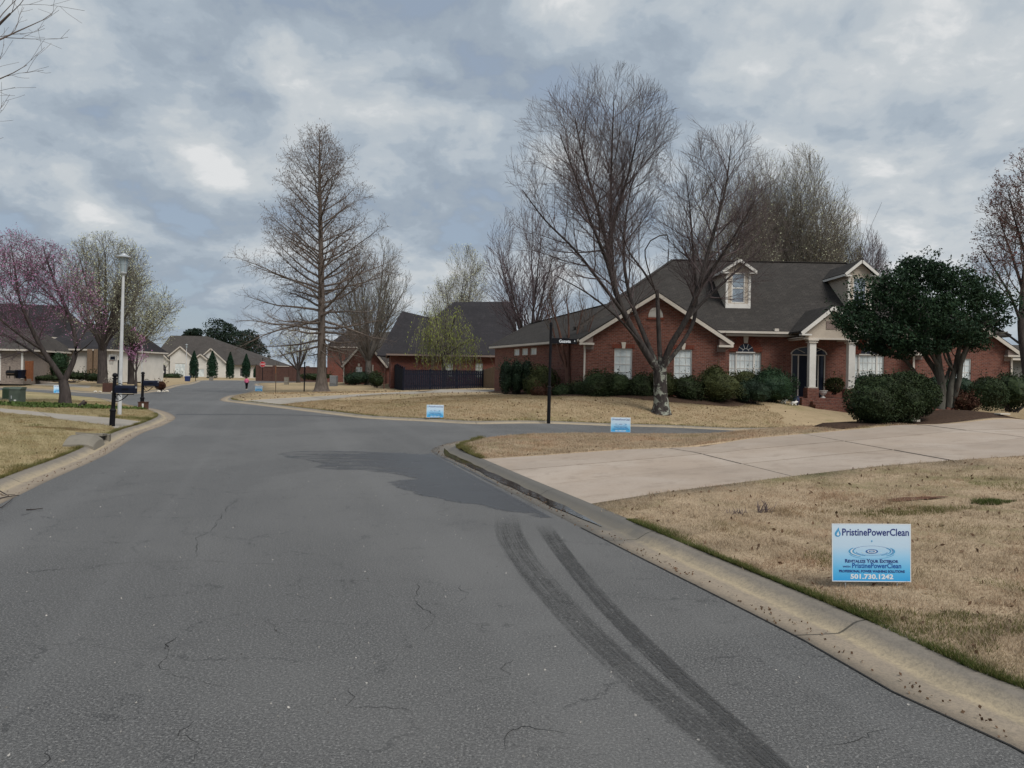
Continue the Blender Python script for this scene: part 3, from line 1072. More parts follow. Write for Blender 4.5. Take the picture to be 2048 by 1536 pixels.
for E in (E1, E2, E3, E4): kerb(E, side_of(E))


# driveways: a bed of joint filler with concrete slabs laid on it
def driveway(A, B, mask, mat, lanes, cuts, label):
    base = sheet('driveway', mask, M_joint, -0.035)
    def at_len(L, t):
        L = np.array(L)
        s = np.concatenate([[0], np.cumsum(np.linalg.norm(np.diff(L, axis=0), axis=1))])
        s /= s[-1]
        return np.array([np.interp(t, s, L[:, 0]), np.interp(t, s, L[:, 1])])
    for ci in range(len(cuts) - 1):
        for li in range(lanes):
            V = []
            NU, NV = 8, 4
            for iu in range(NU + 1):
                t = cuts[ci] + (cuts[ci + 1] - cuts[ci]) * iu / NU
                pa, pb = at_len(A, t), at_len(B, t)
                w = np.linalg.norm(pb - pa)
                g = 0.022 / w
                for iv in range(NV + 1):
                    f = (li + iv / NV) / lanes
                    f = min(max(f, li / lanes + (g if li else 0)), (li + 1) / lanes - (g if li < lanes - 1 else 0))
                    p = pa + (pb - pa) * f
                    V.append((p[0], p[1]))
            V = np.array(V)
            # a gap at the cross joint
            idx = np.arange((NU + 1) * (NV + 1)).reshape(NU + 1, NV + 1)
            for row, other, first in ((0, 1, ci == 0), (NU, NU - 1, False)):
                if first: continue
                d = V[idx[other]] - V[idx[row]]
                V[idx[row]] += d / np.linalg.norm(d, axis=1, keepdims=True) * 0.02
            z = lawn_z(V[:, 0], V[:, 1]) - 0.006 + rng.uniform(-0.004, 0.004)
            n0 = len(V)
            top = np.column_stack([V, z])
            low = np.column_stack([V, z - 0.045])
            Fq = np.stack([idx[:-1, :-1], idx[1:, :-1], idx[1:, 1:], idx[:-1, 1:]], -1).reshape(-1, 4)
            rim = np.concatenate([idx[:, 0], idx[-1, 1:], idx[::-1, -1][1:], idx[0, ::-1][1:-1]])
            nx = np.roll(rim, -1)
            Fs = np.stack([rim, rim + n0, nx + n0, nx], -1)
            a, b, c = top[Fq[0, 0]], top[Fq[0, 1]], top[Fq[0, 2]]
            if np.cross(b - a, c - a)[2] < 0:
                Fq = Fq[:, ::-1]; Fs = Fs[:, ::-1]
            me = np_mesh('slab', np.concatenate([top, low]), np.concatenate([Fq, Fs]))
            link('slab', me, mat, base)
    return base


driveway(D1A, D1B, zone == 1, M_drive, 3, [0, 0.20, 0.37, 0.54, 0.74, 1.0], '')
driveway(D2A, D2B, zone == 2, M_drive2, 1, [0, .1, .22, .36, .5, .64, .8, 1], '')
driveway(D3A, D3B, zone == 3, M_drive2, 1, [0, .2, .45, .7, 1], '')
sheet('driveway', zone == 4, M_drive2, 0.0)


# ------------------------------------------------------------------ marks on the road
def ribbon(name, line, widths, mat, dz, kind='structure', across=2, zf=road_z):
    L = np.asarray(line, float)
    n = normals2(L)
    w = np.asarray(widths, float) if hasattr(widths, '__len__') else np.full(len(L), float(widths))
    s = np.concatenate([[0], np.cumsum(np.linalg.norm(np.diff(L, axis=0), axis=1))])
    V, UV = [], []
    for k in range(across):
        f = k / (across - 1)
        p = L + n * (w * (f - 0.5))[:, None]
        V.append(np.column_stack([p, zf(p[:, 0], p[:, 1]) + dz]))
        UV.append(np.column_stack([s, np.full(len(L), f)]))
    m = len(L)
    idx = np.arange(m * across).reshape(across, m)
    Fq = np.stack([idx[:-1, :-1], idx[:-1, 1:], idx[1:, 1:], idx[1:, :-1]], -1).reshape(-1, 4)
    me = np_mesh(name, np.concatenate(V), Fq, np.concatenate(UV))
    return tag(link(name, me, mat), kind=kind)


T1 = smooth_line([F(1012, 1025), F(1020, 1070), F(1052, 1125), F(1110, 1195), F(1190, 1280), F(1290, 1370), F(1400, 1455), F(1500, 1540), F(1640, 1680)], 0.12)
T2_ = smooth_line([F(1080, 1040), F(1110, 1085), F(1155, 1145), F(1215, 1215), F(1300, 1300), F(1390, 1385), F(1480, 1465), F(1560, 1540), F(1700, 1680)], 0.12)
M_ty1, M_ty2 = mat_tyre('tyre_soil_track', 0.62), mat_tyre('tyre_tread_track', 1.05)
ribbon('tyre_mark', T1, np.interp(np.linspace(0, 1, len(T1)), [0, .25, .6, 1], [0.34, 0.34, 0.28, 0.22]), M_ty1, 0.004)
ribbon('tyre_mark', T2_, np.interp(np.linspace(0, 1, len(T2_)), [0, .3, 1], [0.24, 0.20, 0.14]), M_ty2, 0.005)

# spilled water: a wet patch with ragged edges that runs from the gutter over the lane
wp = [F(868, 896), F(900, 913), F(945, 937), F(1000, 968), F(1050, 992), F(1100, 1018), F(1128, 1033), F(1105, 1034), F(1060, 1030), F(1010, 1024), F(985, 1020), F(940, 1010),
      F(890, 1000), F(845, 990), F(800, 979), F(772, 967), F(800, 960), F(835, 957), F(790, 950), F(740, 944), F(680, 939), F(625, 935), F(640, 929), F(600, 919),
      F(553, 908), F(580, 903), F(640, 902), F(720, 903), F(790, 905), F(850, 909), F(866, 906)]
L = smooth_line(wp + [wp[0]], 0.10)
n2 = normals2(L)
L = L + n2 * (0.035 * np.sin(np.arange(len(L)) * 0.9) + 0.05 * np.sin(np.arange(len(L)) * 0.31 + 1) + rng.normal(0, .018, len(L)))[:, None]
keep = inside(L[:, 0], L[:, 1], ROAD) & (line_dist(L[:, 0], L[:, 1], E1) > 0.02)
L = clean_ring(L[keep])
gp = jitter_grid(-9, 2, 7, 20, 0.18)
gp = gp[inside(gp[:, 0], gp[:, 1], L)]
Lc = np.concatenate([L, L[:1]])
gp = gp[line_dist(gp[:, 0], gp[:, 1], Lc) > 0.05]
VW, TW = cdt([L], gp)
cw = VW[TW].mean(1)
TW = TW[inside(cw[:, 0], cw[:, 1], L)]
tag(link('wet_patch', np_mesh('wet_patch', np.column_stack([VW, road_z(VW[:, 0], VW[:, 1]) + 0.003]), TW, np.column_stack([np.where(line_dist(VW[:, 0], VW[:, 1], E1) < .12, 1.0, line_dist(VW[:, 0], VW[:, 1], Lc)), VW[:, 0] * 0])), M_wet), kind='structure')

# standing water in the gutter
g = E1[(E1[:, 1] > 8.6) & (E1[:, 1] < 18.6)]
g = smooth_line(g[::3], 0.15)
gn = normals2(g)
t = np.linspace(0, 1, len(g))
side = side_of(E1)
gw = 0.22 * np.clip(np.sin(PI * np.clip(t, 0.0, 1.0)) * 2.2, 0.08, 1) * (0.85 + 0.25 * np.sin(t * 37) * np.sin(t * 19 + 1))
ribbon('gutter_water', g + gn * side * 0.26, gw, M_water, 0.008)
g2 = g[int(len(g) * .35):int(len(g) * .9)]
ribbon('gutter_water', g2 + normals2(g2) * side * 0.03, 0.07 * (0.5 + 0.5 * np.abs(np.sin(np.arange(len(g2)) * .33))), M_wet, 0.0075)

# cracks in the asphalt
def crack(pts, w=0.012, seed=0, jag=0.05):
    r = np.random.default_rng(seed)
    L = smooth_line([F(*p) for p in pts], 0.035)
    wob = np.cumsum(r.normal(0, .012, L.shape), 0)
    wob -= np.linspace(0, 1, len(L))[:, None] * wob[-1]
    L = L + wob + r.normal(0, .006, L.shape)
    ww = 0.42 * w * (0.12 + 0.95 * np.abs(np.sin(np.arange(len(L)) * 0.21 + seed))) * np.minimum(1, np.minimum(np.arange(len(L)) + 1, len(L) - np.arange(len(L))) / 4)
    return ribbon('road_crack', L, ww, M_crack, 0.0025)


CR = [([(0, 1150), (120, 1140), (250, 1130), (395, 1120)], .010), ([(395, 1121), (480, 1128), (620, 1131)], .010), ([(392, 1115), (388, 1080), (420, 1055), (440, 1020), (480, 998)], .013),
      ([(280, 1030), (350, 998), (500, 996), (720, 996)], .007), ([(352, 1273), (330, 1300), (345, 1310), (318, 1328), (335, 1340)], .016), ([(330, 1345), (400, 1362), (460, 1372)], .008),
      ([(712, 1372), (695, 1385), (705, 1398), (690, 1412)], .015), ([(690, 1412), (760, 1416), (860, 1424)], .006), ([(395, 1445), (388, 1465), (400, 1500), (372, 1530)], .013),
      ([(560, 1430), (600, 1413), (640, 1410)], .008), ([(840, 1165), (835, 1210), (860, 1235), (850, 1262)], .012), ([(1030, 1320), (1000, 1338), (1012, 1352), (960, 1362)], .011),
      ([(1180, 1475), (1080, 1462), (1025, 1470), (1010, 1500)], .010), ([(95, 1490), (75, 1540)], .013), ([(920, 1170), (935, 1195), (915, 1205)], .010), ([(450, 1250), (520, 1240), (590, 1292)], .006),
      ([(1640, 1500), (1750, 1470), (1830, 1452)], .008), ([(590, 1150), (700, 1165), (860, 1160)], .005)]
for i, (p, w) in enumerate(CR): crack(p, w, i)
# the gap between asphalt and gutter, and the darker seam where the street was resurfaced
ribbon('road_crack', E1[(E1[:, 1] > 2) & (E1[:, 1] < 9)] - normals2(E1)[(E1[:, 1] > 2) & (E1[:, 1] < 9)] * side * 0.004, 0.014, M_crack, 0.0055)
M_seam = plain('seam_asphalt', (0.072, 0.073, 0.075), (0.09, 0.09, 0.092), 2.0, 0.8, 0.3)
sm = smooth_line([F(352, 829), F(470, 829), F(600, 830.5), F(715, 836)], 0.5)
ribbon('road_seam', sm, np.interp(np.linspace(0, 1, len(sm)), [0, .3, 1], [0.9, 0.9, 0.15]), M_seam, 0.004)
# ------------------------------------------------------------------ building kit
class Face:
    """a vertical wall plane from p0 to p1 (seen from outside p0 is on the left), with helpers in wall coordinates"""
    def __init__(self, p0, p1):
        self.p0 = Vector((p0[0], p0[1], 0)); self.p1 = Vector((p1[0], p1[1], 0))
        d = self.p1 - self.p0
        self.L = d.length
        self.x = d.normalized()
        self.n = Vector((self.x.y, -self.x.x, 0))       # outward

    def P(self, a, z, out=0.0):
        q = self.p0 + self.x * a + self.n * out
        return Vector((q.x, q.y, z))

    def bar(self, mb, a0, a1, z0, z1, o0, o1):
        """box in wall coordinates"""
        mb.prism([self.P(a0, z0, o0), self.P(a1, z0, o0), self.P(a1, z1, o0), self.P(a0, z1, o0)], self.n * (o1 - o0))

    def sheet(self, mb, z0, z1, holes=(), depth=0.10, a0=0.0, a1=None):
        a1 = self.L if a1 is None else a1
        A = sorted({a0, a1, *[h[0] for h in holes], *[h[1] for h in holes]})
        Z = sorted({z0, z1, *[h[2] for h in holes], *[h[3] for h in holes]})
        for i in range(len(A) - 1):
            for j in range(len(Z) - 1):
                ca, cz = (A[i] + A[i + 1]) / 2, (Z[j] + Z[j + 1]) / 2
                if any(h[0] < ca < h[1] and h[2] < cz < h[3] for h in holes): continue
                mb.poly([self.P(A[i], Z[j]), self.P(A[i + 1], Z[j]), self.P(A[i + 1], Z[j + 1]), self.P(A[i], Z[j + 1])])
        for h in holes:
            q = [(h[0], h[2]), (h[1], h[2]), (h[1], h[3]), (h[0], h[3])]
            for k in range(4):
                s, t = q[k], q[(k + 1) % 4]
                mb.poly([self.P(*s), self.P(*t), self.P(*t, -depth), self.P(*s, -depth)])
        return self


def window(face, root, a0, a1, z0, z1, cols=3, rows=4, pane=None, frame=None, rec=0.07, fw=0.045, mw=0.018, sill=True, name='window', parts=True):
    pane = pane or M_blind; frame = frame or M_white
    f = MB()
    o0, o1 = -rec - 0.03, -rec + 0.035
    face.bar(f, a0, a0 + fw, z0, z1, o0, o1); face.bar(f, a1 - fw, a1, z0, z1, o0, o1)
    face.bar(f, a0 + fw, a1 - fw, z1 - fw, z1, o0, o1); face.bar(f, a0 + fw, a1 - fw, z0, z0 + fw, o0, o1)
    w = f.build(name, frame, root)
    p = MB(); face.bar(p, a0 + fw * .5, a1 - fw * .5, z0 + fw * .5, z1 - fw * .5, -rec - 0.02, -rec)
    p.build('pane', pane, w)
    if cols > 1 or rows > 1:
        g = MB()
        for i in range(1, cols):
            a = a0 + (a1 - a0) * i / cols
            face.bar(g, a - mw / 2, a + mw / 2, z0 + fw, z1 - fw, -rec + 0.003, -rec + 0.016)
        for j in range(1, rows):
            z = z0 + (z1 - z0) * j / rows
            t = mw * (1.8 if j * 2 == rows else 1)
            face.bar(g, a0 + fw, a1 - fw, z - t / 2, z + t / 2, -rec + 0.003, -rec + 0.018)
        g.build('glazing_bar', frame, w)
    if sill:
        s = MB(); face.bar(s, a0 - 0.05, a1 + 0.05, z0 - 0.07, z0 - 0.002, -rec, 0.045)
        s.build('sill', M_brick_v, w)
    return w


def keystone(face, root, a, z0, z1, w0=0.14, w1=0.23, out=0.05):
    m = MB()
    m.prism([face.P(a - w0 / 2, z0, 0.002), face.P(a + w0 / 2, z0, 0.002), face.P(a + w1 / 2, z1, 0.002), face.P(a - w1 / 2, z1, 0.002)], face.n * out)
    return m.build('keystone', M_stone, root)


def fan(face, root, ac, zc, r, wall, rec_out=0.012, bars=5, R1=None, n_brick=15, skip=(7,)):
    """half-round light over a window with its spokes, set in a fan of bricks on the wall"""
    m = MB()
    pts = [face.P(ac + r * math.cos(PI * k / 18), zc + r * math.sin(PI * k / 18), rec_out) for k in range(19)]
    m.prism(pts, face.n * 0.02)
    fr = MB()
    K = 18
    for k in range(K):
        t0, t1 = PI * k / K, PI * (k + 1) / K
        q = [(r, t0), (r + 0.05, t0), (r + 0.05, t1), (r, t1)]
        fr.prism([face.P(ac + rr * math.cos(t), zc + rr * math.sin(t), 0.004) for rr, t in q], face.n * 0.04)
    w = fr.build('fanlight', M_brick_v, root)
    m.build('pane', M_dglass, w)
    g = MB()
    for k in range(1, bars):
        t = PI * k / bars
        g.beam(face.P(ac + r * .38 * math.cos(t), zc + r * .38 * math.sin(t), 0.038), face.P(ac + r * math.cos(t), zc + r * math.sin(t), 0.038), 0.02, 0.02)
    for k in range(10):
        t0, t1 = PI * k / 10, PI * (k + 1) / 10
        g.beam(face.P(ac + r * .38 * math.cos(t0), zc + r * .38 * math.sin(t0), 0.038), face.P(ac + r * .38 * math.cos(t1), zc + r * .38 * math.sin(t1), 0.038), 0.018, 0.018)
    g.build('glazing_bar', M_white, w)
    if R1:
        for k in range(n_brick):
            if k in skip: continue
            t = PI * (k + 0.5) / n_brick
            hw0, hw1 = (r + .07) * PI / n_brick * 0.5 * 0.78, R1 * PI / n_brick * 0.5 * 0.72
            c, s = math.cos(t), math.sin(t)
            b = MB()
            q = [(r + .06, -hw0), (R1, -hw1), (R1, hw1), (r + .06, hw0)]
            b.prism([face.P(ac + a * c - h * s, zc + a * s + h * c, 0.002) for a, h in q], face.n * 0.026)
            b.build('brick', M_brick_v, wall)
    return w


def slab_roof(mb, pts, t=0.10):
    """a roof plane with thickness (pts counter-clockwise from above)"""
    pts = [Vector(p) for p in pts]
    mb.prism([p - Vector((0, 0, t)) for p in pts], (0, 0, t))


def fascia(mb, a, b, h=0.20, w=0.04):
    a, b = Vector(a), Vector(b)
    mb.beam(a - Vector((0, 0, h / 2)), b - Vector((0, 0, h / 2)), w, h)


def gutter_run(name, root, a, b, mat):
    m = MB()
    a, b = Vector(a), Vector(b)
    m.beam(a, b, 0.13, 0.12)
    return m.build(name, mat, root)


def downspout(root, pts, mat=None):
    m = MB()
    for p, q in zip(pts[:-1], pts[1:]): m.beam(p, q, 0.085, 0.065)
    return m.build('downspout', mat or M_trim, root)


# ------------------------------------------------------------------ the brick house across the side street
def main_house():
    Yg, Ym = 38.0, 41.8
    H = empty('brick_house', (10, 42, 0.5), 'red brick house with two dormers, brown shingle roof and a white columned porch', 'house')
    g0 = 0.0                                   # walls go down into the ground
    gl = at(1170, 700, Yg); gr = at(1451, 700, Yg)
    gx0, gx1 = gl.x, gr.x
    apex = at(1318, 584, Yg)
    ze_g = at(1462, 683, Yg).z
    xc = (gx0 + gx1) / 2
    # --- front gable
    W = MB()
    fg = Face((gx0, Yg), (gx1, Yg))
    hz = at(1247, 697, Yg).z
    w1, w2 = at(1247, 700, Yg).x - gx0, at(1366.5, 700, Yg).x - gx0
    hw = 0.445
    holes = [(w1 - hw, w1 + hw, hz - 1.55, hz), (w2 - hw, w2 + hw, hz - 1.55, hz)]
    ze_w = ze_g + 0.14
    fg.sheet(W, g0, ze_w, holes)
    slope = (apex.z - ze_g) / (at(1462, 683, Yg).x - xc)
    W.poly([fg.P(0, ze_w), fg.P(fg.L, ze_w), Vector((xc, Yg, ze_w + slope * (gx1 - xc)))])
    # right flank of the gable wing and the main front
    Face((gx1, Yg), (gx1, Ym)).sheet(W, g0, ze_w + 0.3)
    xr = at(1831, 700, Ym).x
    fm = Face((gx1, Ym), (xr, Ym))
    ze_m = at(1500, 661, Ym - 0.45).z
    mz = at(1493, 705.5, Ym).z
    c1, c2 = at(1491, 700, Ym).x - gx1, at(1737, 700, Ym).x - gx1
    hm = 0.87
    dc = at(1617.5, 700, Ym).x - gx1
    dz1 = at(1617, 709, Ym).z
    zfl = at(1640, 797, Yg + 1.2).z + 0.02
    holes_m = [(c1 - hm, c1 + hm, mz - 1.7, mz), (c2 - hm, c2 + hm, mz - 1.7, mz), (dc - 0.93, dc + 0.93, zfl, dz1)]
    fm.sheet(W, g0, ze_m + 0.05, holes_m, depth=0.16)
    # right wing with its own gable, set back a little
    Yr = Ym - 0.4
    rx0, rx1 = at(1829, 700, Yr).x, at(2024, 700, Yr).x
    fr = Face((rx0, Yr), (rx1, Yr))
    rz = at(1927, 717, Yr).z
    rc = at(1926, 700, Yr).x - rx0
    ze_r = at(2020, 703, Yr).z
    fr.sheet(W, g0, ze_r + 0.12, [(rc - .45, rc + .45, rz - 1.5, rz)])
    rxc = (rx0 + rx1) / 2
    W.poly([fr.P(0, ze_r + .12), fr.P(fr.L, ze_r + .12), Vector((rxc, Yr, ze_r + .12 + 0.68 * (rx1 - rxc)))])
    Face((rx1, Yr), (rx1, 54)).sheet(W, g0, ze_r + .12)
    Face((rx0, Ym), (rx0, Yr)).sheet(W, g0, ze_r)
    # garage wing running back on the left
    B = at(990, 700, 50.5)
    fl = Face((B.x, B.y), (gx0, Yg + 0.02))
    # three little lights in the garage wing
    gw = []
    for k in range(3):
        a = fl.L - 9.9 + k * 1.35
        gw.append((a, a + 0.95, 2.85, 3.25))
    fl.sheet(W, g0, ze_g + 0.12, [(h[0], h[1], 0.5 if 0 else h[2], h[3]) for h in gw])
    Face((B.x + 8, B.y + 3), (B.x, B.y)).sheet(W, g0, ze_g + 0.12)
    Face((rx1, 54), (B.x + 8, 54)).sheet(W, g0, ze_g + .12)
    wall = W.build('wall', M_brick, H)
    # --- windows
    for a in (w1, w2):
        wd = window(fg, H, a - hw, a + hw, hz - 1.55, hz, 3, 4)
        L = MB()
        for k in range(9):                       # soldier course over the window
            fg.bar(L, a - .56 + k * .125, a - .56 + k * .125 + .105, hz + .008, hz + .215, 0.002, 0.022)
        L.build('lintel', M_brick_v, wall)
        keystone(fg, H, a, hz + 0.0, hz + 0.31)
    for c in (c1, c2):
        face = fm
        window(fm, H, c - hm, c - 0.50, mz - 1.7, mz, 2, 4, sill=False, rec=.10)
        window(fm, H, c - 0.50, c + 0.50, mz - 1.7, mz - 0.0, 4, 4, sill=False, rec=.08, fw=.06)
        window(fm, H, c + 0.50, c + hm, mz - 1.7, mz, 2, 4, sill=False, rec=.10)
        fan(fm, H, c, mz + 0.055, 0.44, wall, bars=5, R1=0.90, n_brick=17, skip=(8,))
        hd = MB(); fm.bar(hd, c - .52, c + .52, mz - .01, mz + .05, -.03, .03); hd.build('window_head', M_white, H)
        keystone(fm, H, c, mz + 0.52, mz + 1.0, .20, .30, .06)
    window(fr, H, rc - .45, rc + .45, rz - 1.5, rz, 3, 4)
    keystone(fr, H, rc, rz, rz + .31)
    for h in gw: window(fl, H, h[0], h[1], h[2], h[3], 2, 1, sill=False, frame=M_trim)
    # --- front door: pair of dark leaves between side lights under an arched light
    D = MB()
    for a0, a1 in ((dc - .93, dc - .87), (dc + .87, dc + .93), (dc - .57, dc - .51), (dc + .51, dc + .57)):
        fm.bar(D, a0, a1, zfl, dz1 - .06, -.12, -.03)
    fm.bar(D, dc - .93, dc + .93, dz1 - .06, dz1, -.12, -.03)
    dfr = D.build('door_frame', M_trim, H)
    for sgn in (-1, 1):
        s = MB(); lo, hi = sorted((dc + sgn * .57, dc + sgn * .87)); fm.bar(s, lo, hi, zfl + .05, dz1 - .06, -.115, -.09)
        s.build('side_light', M_dglass, dfr)
    d = MB(); fm.bar(d, dc - .51, dc + .51, zfl, dz1 - .06, -.12, -.07)
    for i in range(2):
        for z0, z1 in ((.25, .8), (1.0, 1.85)):
            fm.bar(d, dc - .42 + i * .46, dc - .04 + i * .46, zfl + z0, zfl + z1, -.071, -.06)
    door = d.build('door', M_navy, H)
    kb = MB().lathe(fm.P(dc + .42, zfl + .95, -.03), [(0.01, -.03), (.035, -.02), (.035, .02), (.01, .03)], 10)
    kb.build('handle', M_metal, door)
    ar = MB(); K = 14
    arch = [fm.P(dc + .93 * math.cos(PI * k / K), dz1 + .40 * math.sin(PI * k / K), 0.006) for k in range(K + 1)]
    ar.prism(arch, fm.n * .02)
    af = MB()
    for k in range(K):
        t0, t1 = PI * k / K, PI * (k + 1) / K
        af.prism([fm.P(dc + rr * .93 * math.cos(t), dz1 + rr * .40 * math.sin(t), .008) for rr, t in ((1, t0), (1.07, t0), (1.07, t1), (1, t1))], fm.n * .045)
    for k in (1, 2, 3):
        t = PI * k / 4
        af.beam(fm.P(dc + .3 * math.cos(t), dz1 + .12 * math.sin(t), .035), fm.P(dc + .93 * math.cos(t), dz1 + .4 * math.sin(t), .035), .025, .02)
    afo = af.build('fanlight', M_trim, H)
    ar.build('pane', M_dglass, afo)
    # --- roofs
    Rm = MB()
    yr = Ym + 6.4
    zr = (at(1345, 519, yr).z + at(1660, 527, yr).z) / 2
    rl, rr = at(1345, 519, yr).x, at(1692, 527, yr).x
    ye, yb = Ym - .45, yr + 6.85
    xl, xh = rl - 6.6, rr + 6.0
    e = [(xl, ye, ze_m), (xh, ye, ze_m), (xh, yb, ze_m), (xl, yb, ze_m)]
    slab_roof(Rm, [e[0], e[1], (rr, yr, zr), (rl, yr, zr)])
    slab_roof(Rm, [e[1], e[2], (rr, yr, zr)])
    slab_roof(Rm, [e[2], e[3], (rl, yr, zr), (rr, yr, zr)])
    slab_roof(Rm, [e[3], e[0], (rl, yr, zr)])
    ov = 0.30
    # gable wing
    gm_ = (zr - ze_m) / (yr - ye)
    def gable(mb, x0, x1, y0, z0, sl, ov, ylow, zref=ze_m):
        xm = (x0 + x1) / 2
        za = z0 + sl * ((x1 - x0) / 2 + ov)
        yt = ye + (za - zref) / gm_ + 0.5
        slab_roof(mb, [(x0 - ov, y0 - ov, z0), (xm, y0 - ov, za), (xm, yt, za), (x0 - ov, ylow, z0)][::-1])
        slab_roof(mb, [(x1 + ov, y0 - ov, z0), (x1 + ov, ylow, z0), (xm, yt, za), (xm, y0 - ov, za)][::-1])
        return xm, za
    xm_g, za_g = gable(Rm, gx0, gx1, Yg, ze_g, slope, ov, Ym + .02)
    xm_r, za_r = gable(Rm, rx0, rx1, Yr, ze_r, 0.68, ov, Ym + 3.0)
    # garage wing: hip towards the back left
    Bo = (B.x - .35, B.y + .35, ze_g)
    A0 = (gx0 - ov, Yg - .1, ze_g + .01)
    R1 = Vector((at(1214, 609, 46.5).x, 46.5, at(1214, 609, 46.5).z))
    R2 = Vector((at(1058, 648, 53).x + .1, 53, at(1058, 648, 53).z))
    slab_roof(Rm, [Bo, A0, (gx0 + 3.2, Ym + 1.4, za_g - .35), R1, R2])
    slab_roof(Rm, [Bo, R2, (B.x + 7.5, B.y + 4.5, ze_g)][::-1])
    slab_roof(Rm, [R2, R1, (12, 52, ze_g + .4), (B.x + 7.5, B.y + 4.5, ze_g)][::-1])
    roof = Rm.build('roof', M_roof, H)
    cap = MB()
    cap.beam((rl, yr, zr + .01), (rr, yr, zr + .01), .26, .05)
    for a, b in (((rl, yr, zr), e[0]), ((rl, yr, zr), e[3]), ((rr, yr, zr), e[1])): cap.beam(Vector(a) + Vector((0, 0, .012)), Vector(b) + Vector((0, 0, .012)), .24, .04)
    cap.beam(R1 + Vector((0, 0, .012)), R2 + Vector((0, 0, .012)), .24, .04)
    cap.beam(R2 + Vector((0, 0, .012)), Vector(Bo) + Vector((0, 0, .012)), .24, .04)
    cap.build('ridge_cap', M_roof, roof)
    # --- trim: rakes, returns, gutters
    def rakes(x0, x1, y, z0, sl, ov, depth=.24):
        xm = (x0 + x1) / 2
        za = z0 + sl * ((x1 - x0) / 2 + ov)
        m = MB()
        for sg, xe in ((-1, x0 - ov), (1, x1 + ov)):
            m.beam((xe, y - ov - .024, z0 - .17), (xm, y - ov - .024, za - .17), .045, .17)
        t = m.build('rake_board', M_trim, H)
        for xe, xw in ((x0 - ov, x0 + .42), (x1 + ov, x1 - .42)):
            lo, hi = sorted((xe, xw))
            MB().box2((lo, y - ov - .05, z0 - .30), (hi, y - .002, z0 - .20)).build('cornice_return', M_trim, H)
        for xe, xw in ((x0 - ov + .03, x0 + .36), (x1 + ov - .03, x1 - .36)):
            lo, hi = sorted((xe, xw))
            MB().prism([(lo, y - ov + .05, z0 - .198), (hi, y - ov + .05, z0 - .198), ((hi if xe < xw else lo), y - ov + .05, z0 + .10), ], (0, ov - .055, 0)).build('soffit', M_soffit, H)
        for xe, xw in ((x0, x0 + .42), (x1, x1 - .42)):
            lo, hi = sorted((xe, xw))
            MB().box2((lo, y - .03, z0 - .52), (hi, y - .003, z0 - .305)).build('frieze_board', M_soffit, H)
        return za
    rakes(gx0, gx1, Yg, ze_g, slope, ov)
    rakes(rx0, rx1, Yr, ze_r, .68, ov)
    gutter_run('gutter', H, (gx1 + .1, ye - .07, ze_m - .10), (at(1598, 661, ye).x, ye - .07, ze_m - .10), M_trim)
    gutter_run('gutter', H, (at(1730, 661, ye).x, ye - .07, ze_m - .10), (xr - .3, ye - .07, ze_m - .10), M_trim)
    fa = MB()
    fa.box2((gx1 + .02, ye + .05, ze_m - .30), (xr, Ym - .005, ze_m - .19))
    fa.build('frieze_board', M_trim, H)
    d_ = (Vector(A0) - Vector(Bo)).normalized()
    nl = Vector((-d_.y * -1, -d_.x, 0)).normalized()
    gutter_run('gutter', H, Vector(Bo) + Vector((0, 0, -.09)), Vector(A0) + Vector((0, 0, -.09)) - d_ * .05, M_trim)
    sf = MB(); sf.beam(Vector(Bo) + Vector((.16, .05, -.17)), Vector(A0) + Vector((.16, .05, -.17)), .26, .03); sf.build('soffit', M_soffit, H)
    # downspouts
    q = at(1447, 690, Yg)
    downspout(H, [(gx1 + .26, Yg - .1, ze_g - .3), (gx1 + .12, Ym - .10, ze_g - .55), (gx1 + .12, Ym - .08, .55)])
    downspout(H, [(gx0 - .05, Yg - .02, ze_g - .2), (gx0 - .02, Yg - .055, ze_g - .55), (gx0 - .02, Yg - .055, .5)])
    downspout(H, [(rx0 - .06, Yr - .06, ze_r - .2), (rx0 - .06, Yr - .06, .6)])
    downspout(H, [(rx1 - .05, Yr - .06, ze_r - .25), (rx1 - .05, Yr - .06, .6)])
    # half-round louvre in the gable
    la, lz = at(1311, 635, Yg).x - gx0, at(1311, 635, Yg).z
    lv = MB(); K = 12
    lv.prism([fg.P(la + .37 * math.cos(PI * k / K), lz + .5 * math.sin(PI * k / K), .006) for k in range(K + 1)], fg.n * .015)
    louv = lv.build('louvre_vent', M_trim, H)
    sl_ = MB()
    for k in range(7):
        z = lz + .05 + k * .062
        w = .36 * math.sqrt(max(0.02, 1 - ((z - lz) / .5) ** 2))
        fg.bar(sl_, la - w, la + w, z, z + .035, .022, .05)
    sl_.build('slat', M_white, louv)
    lf = MB(); fg.bar(lf, la - .42, la + .42, lz - .10, lz - .002, .003, .05); lf.build('sill', M_brick_v, louv)
    # --- dormers
    def dormer(pxc, pxl, pxr, yw0, yw1, ybase, yeave, ypeak, Yd):
        x0, x1 = at(pxl, yeave, Yd).x, at(pxr, yeave, Yd).x
        zb, zev, zpk = at(pxc, ybase, Yd).z, at(pxc, yeave, Yd).z, at(pxc, ypeak, Yd).z
        zroof = lambda y: ze_m + (y - ye) * gm_
        zb = zroof(Yd) + .02
        f = Face((x0, Yd), (x1, Yd))
        m = MB()
        w0, w1 = at(pxc, yw1, Yd).z, at(pxc, yw0, Yd).z
        ac = f.L / 2
        hole = (ac - .37, ac + .37, w0, w1)
        f.sheet(m, zb - .1, zev, [hole], .08)
        m.poly([f.P(0, zev), f.P(f.L, zev), f.P(ac, zpk - .1)])
        yback = ye + (zev - ze_m) / gm_
        for x in (x0, x1):
            m.poly([(x, Yd, zb - .1), (x, Yd, zev), (x, yback + .1, zev), ])
        dm = m.build('dormer', M_siding, H)
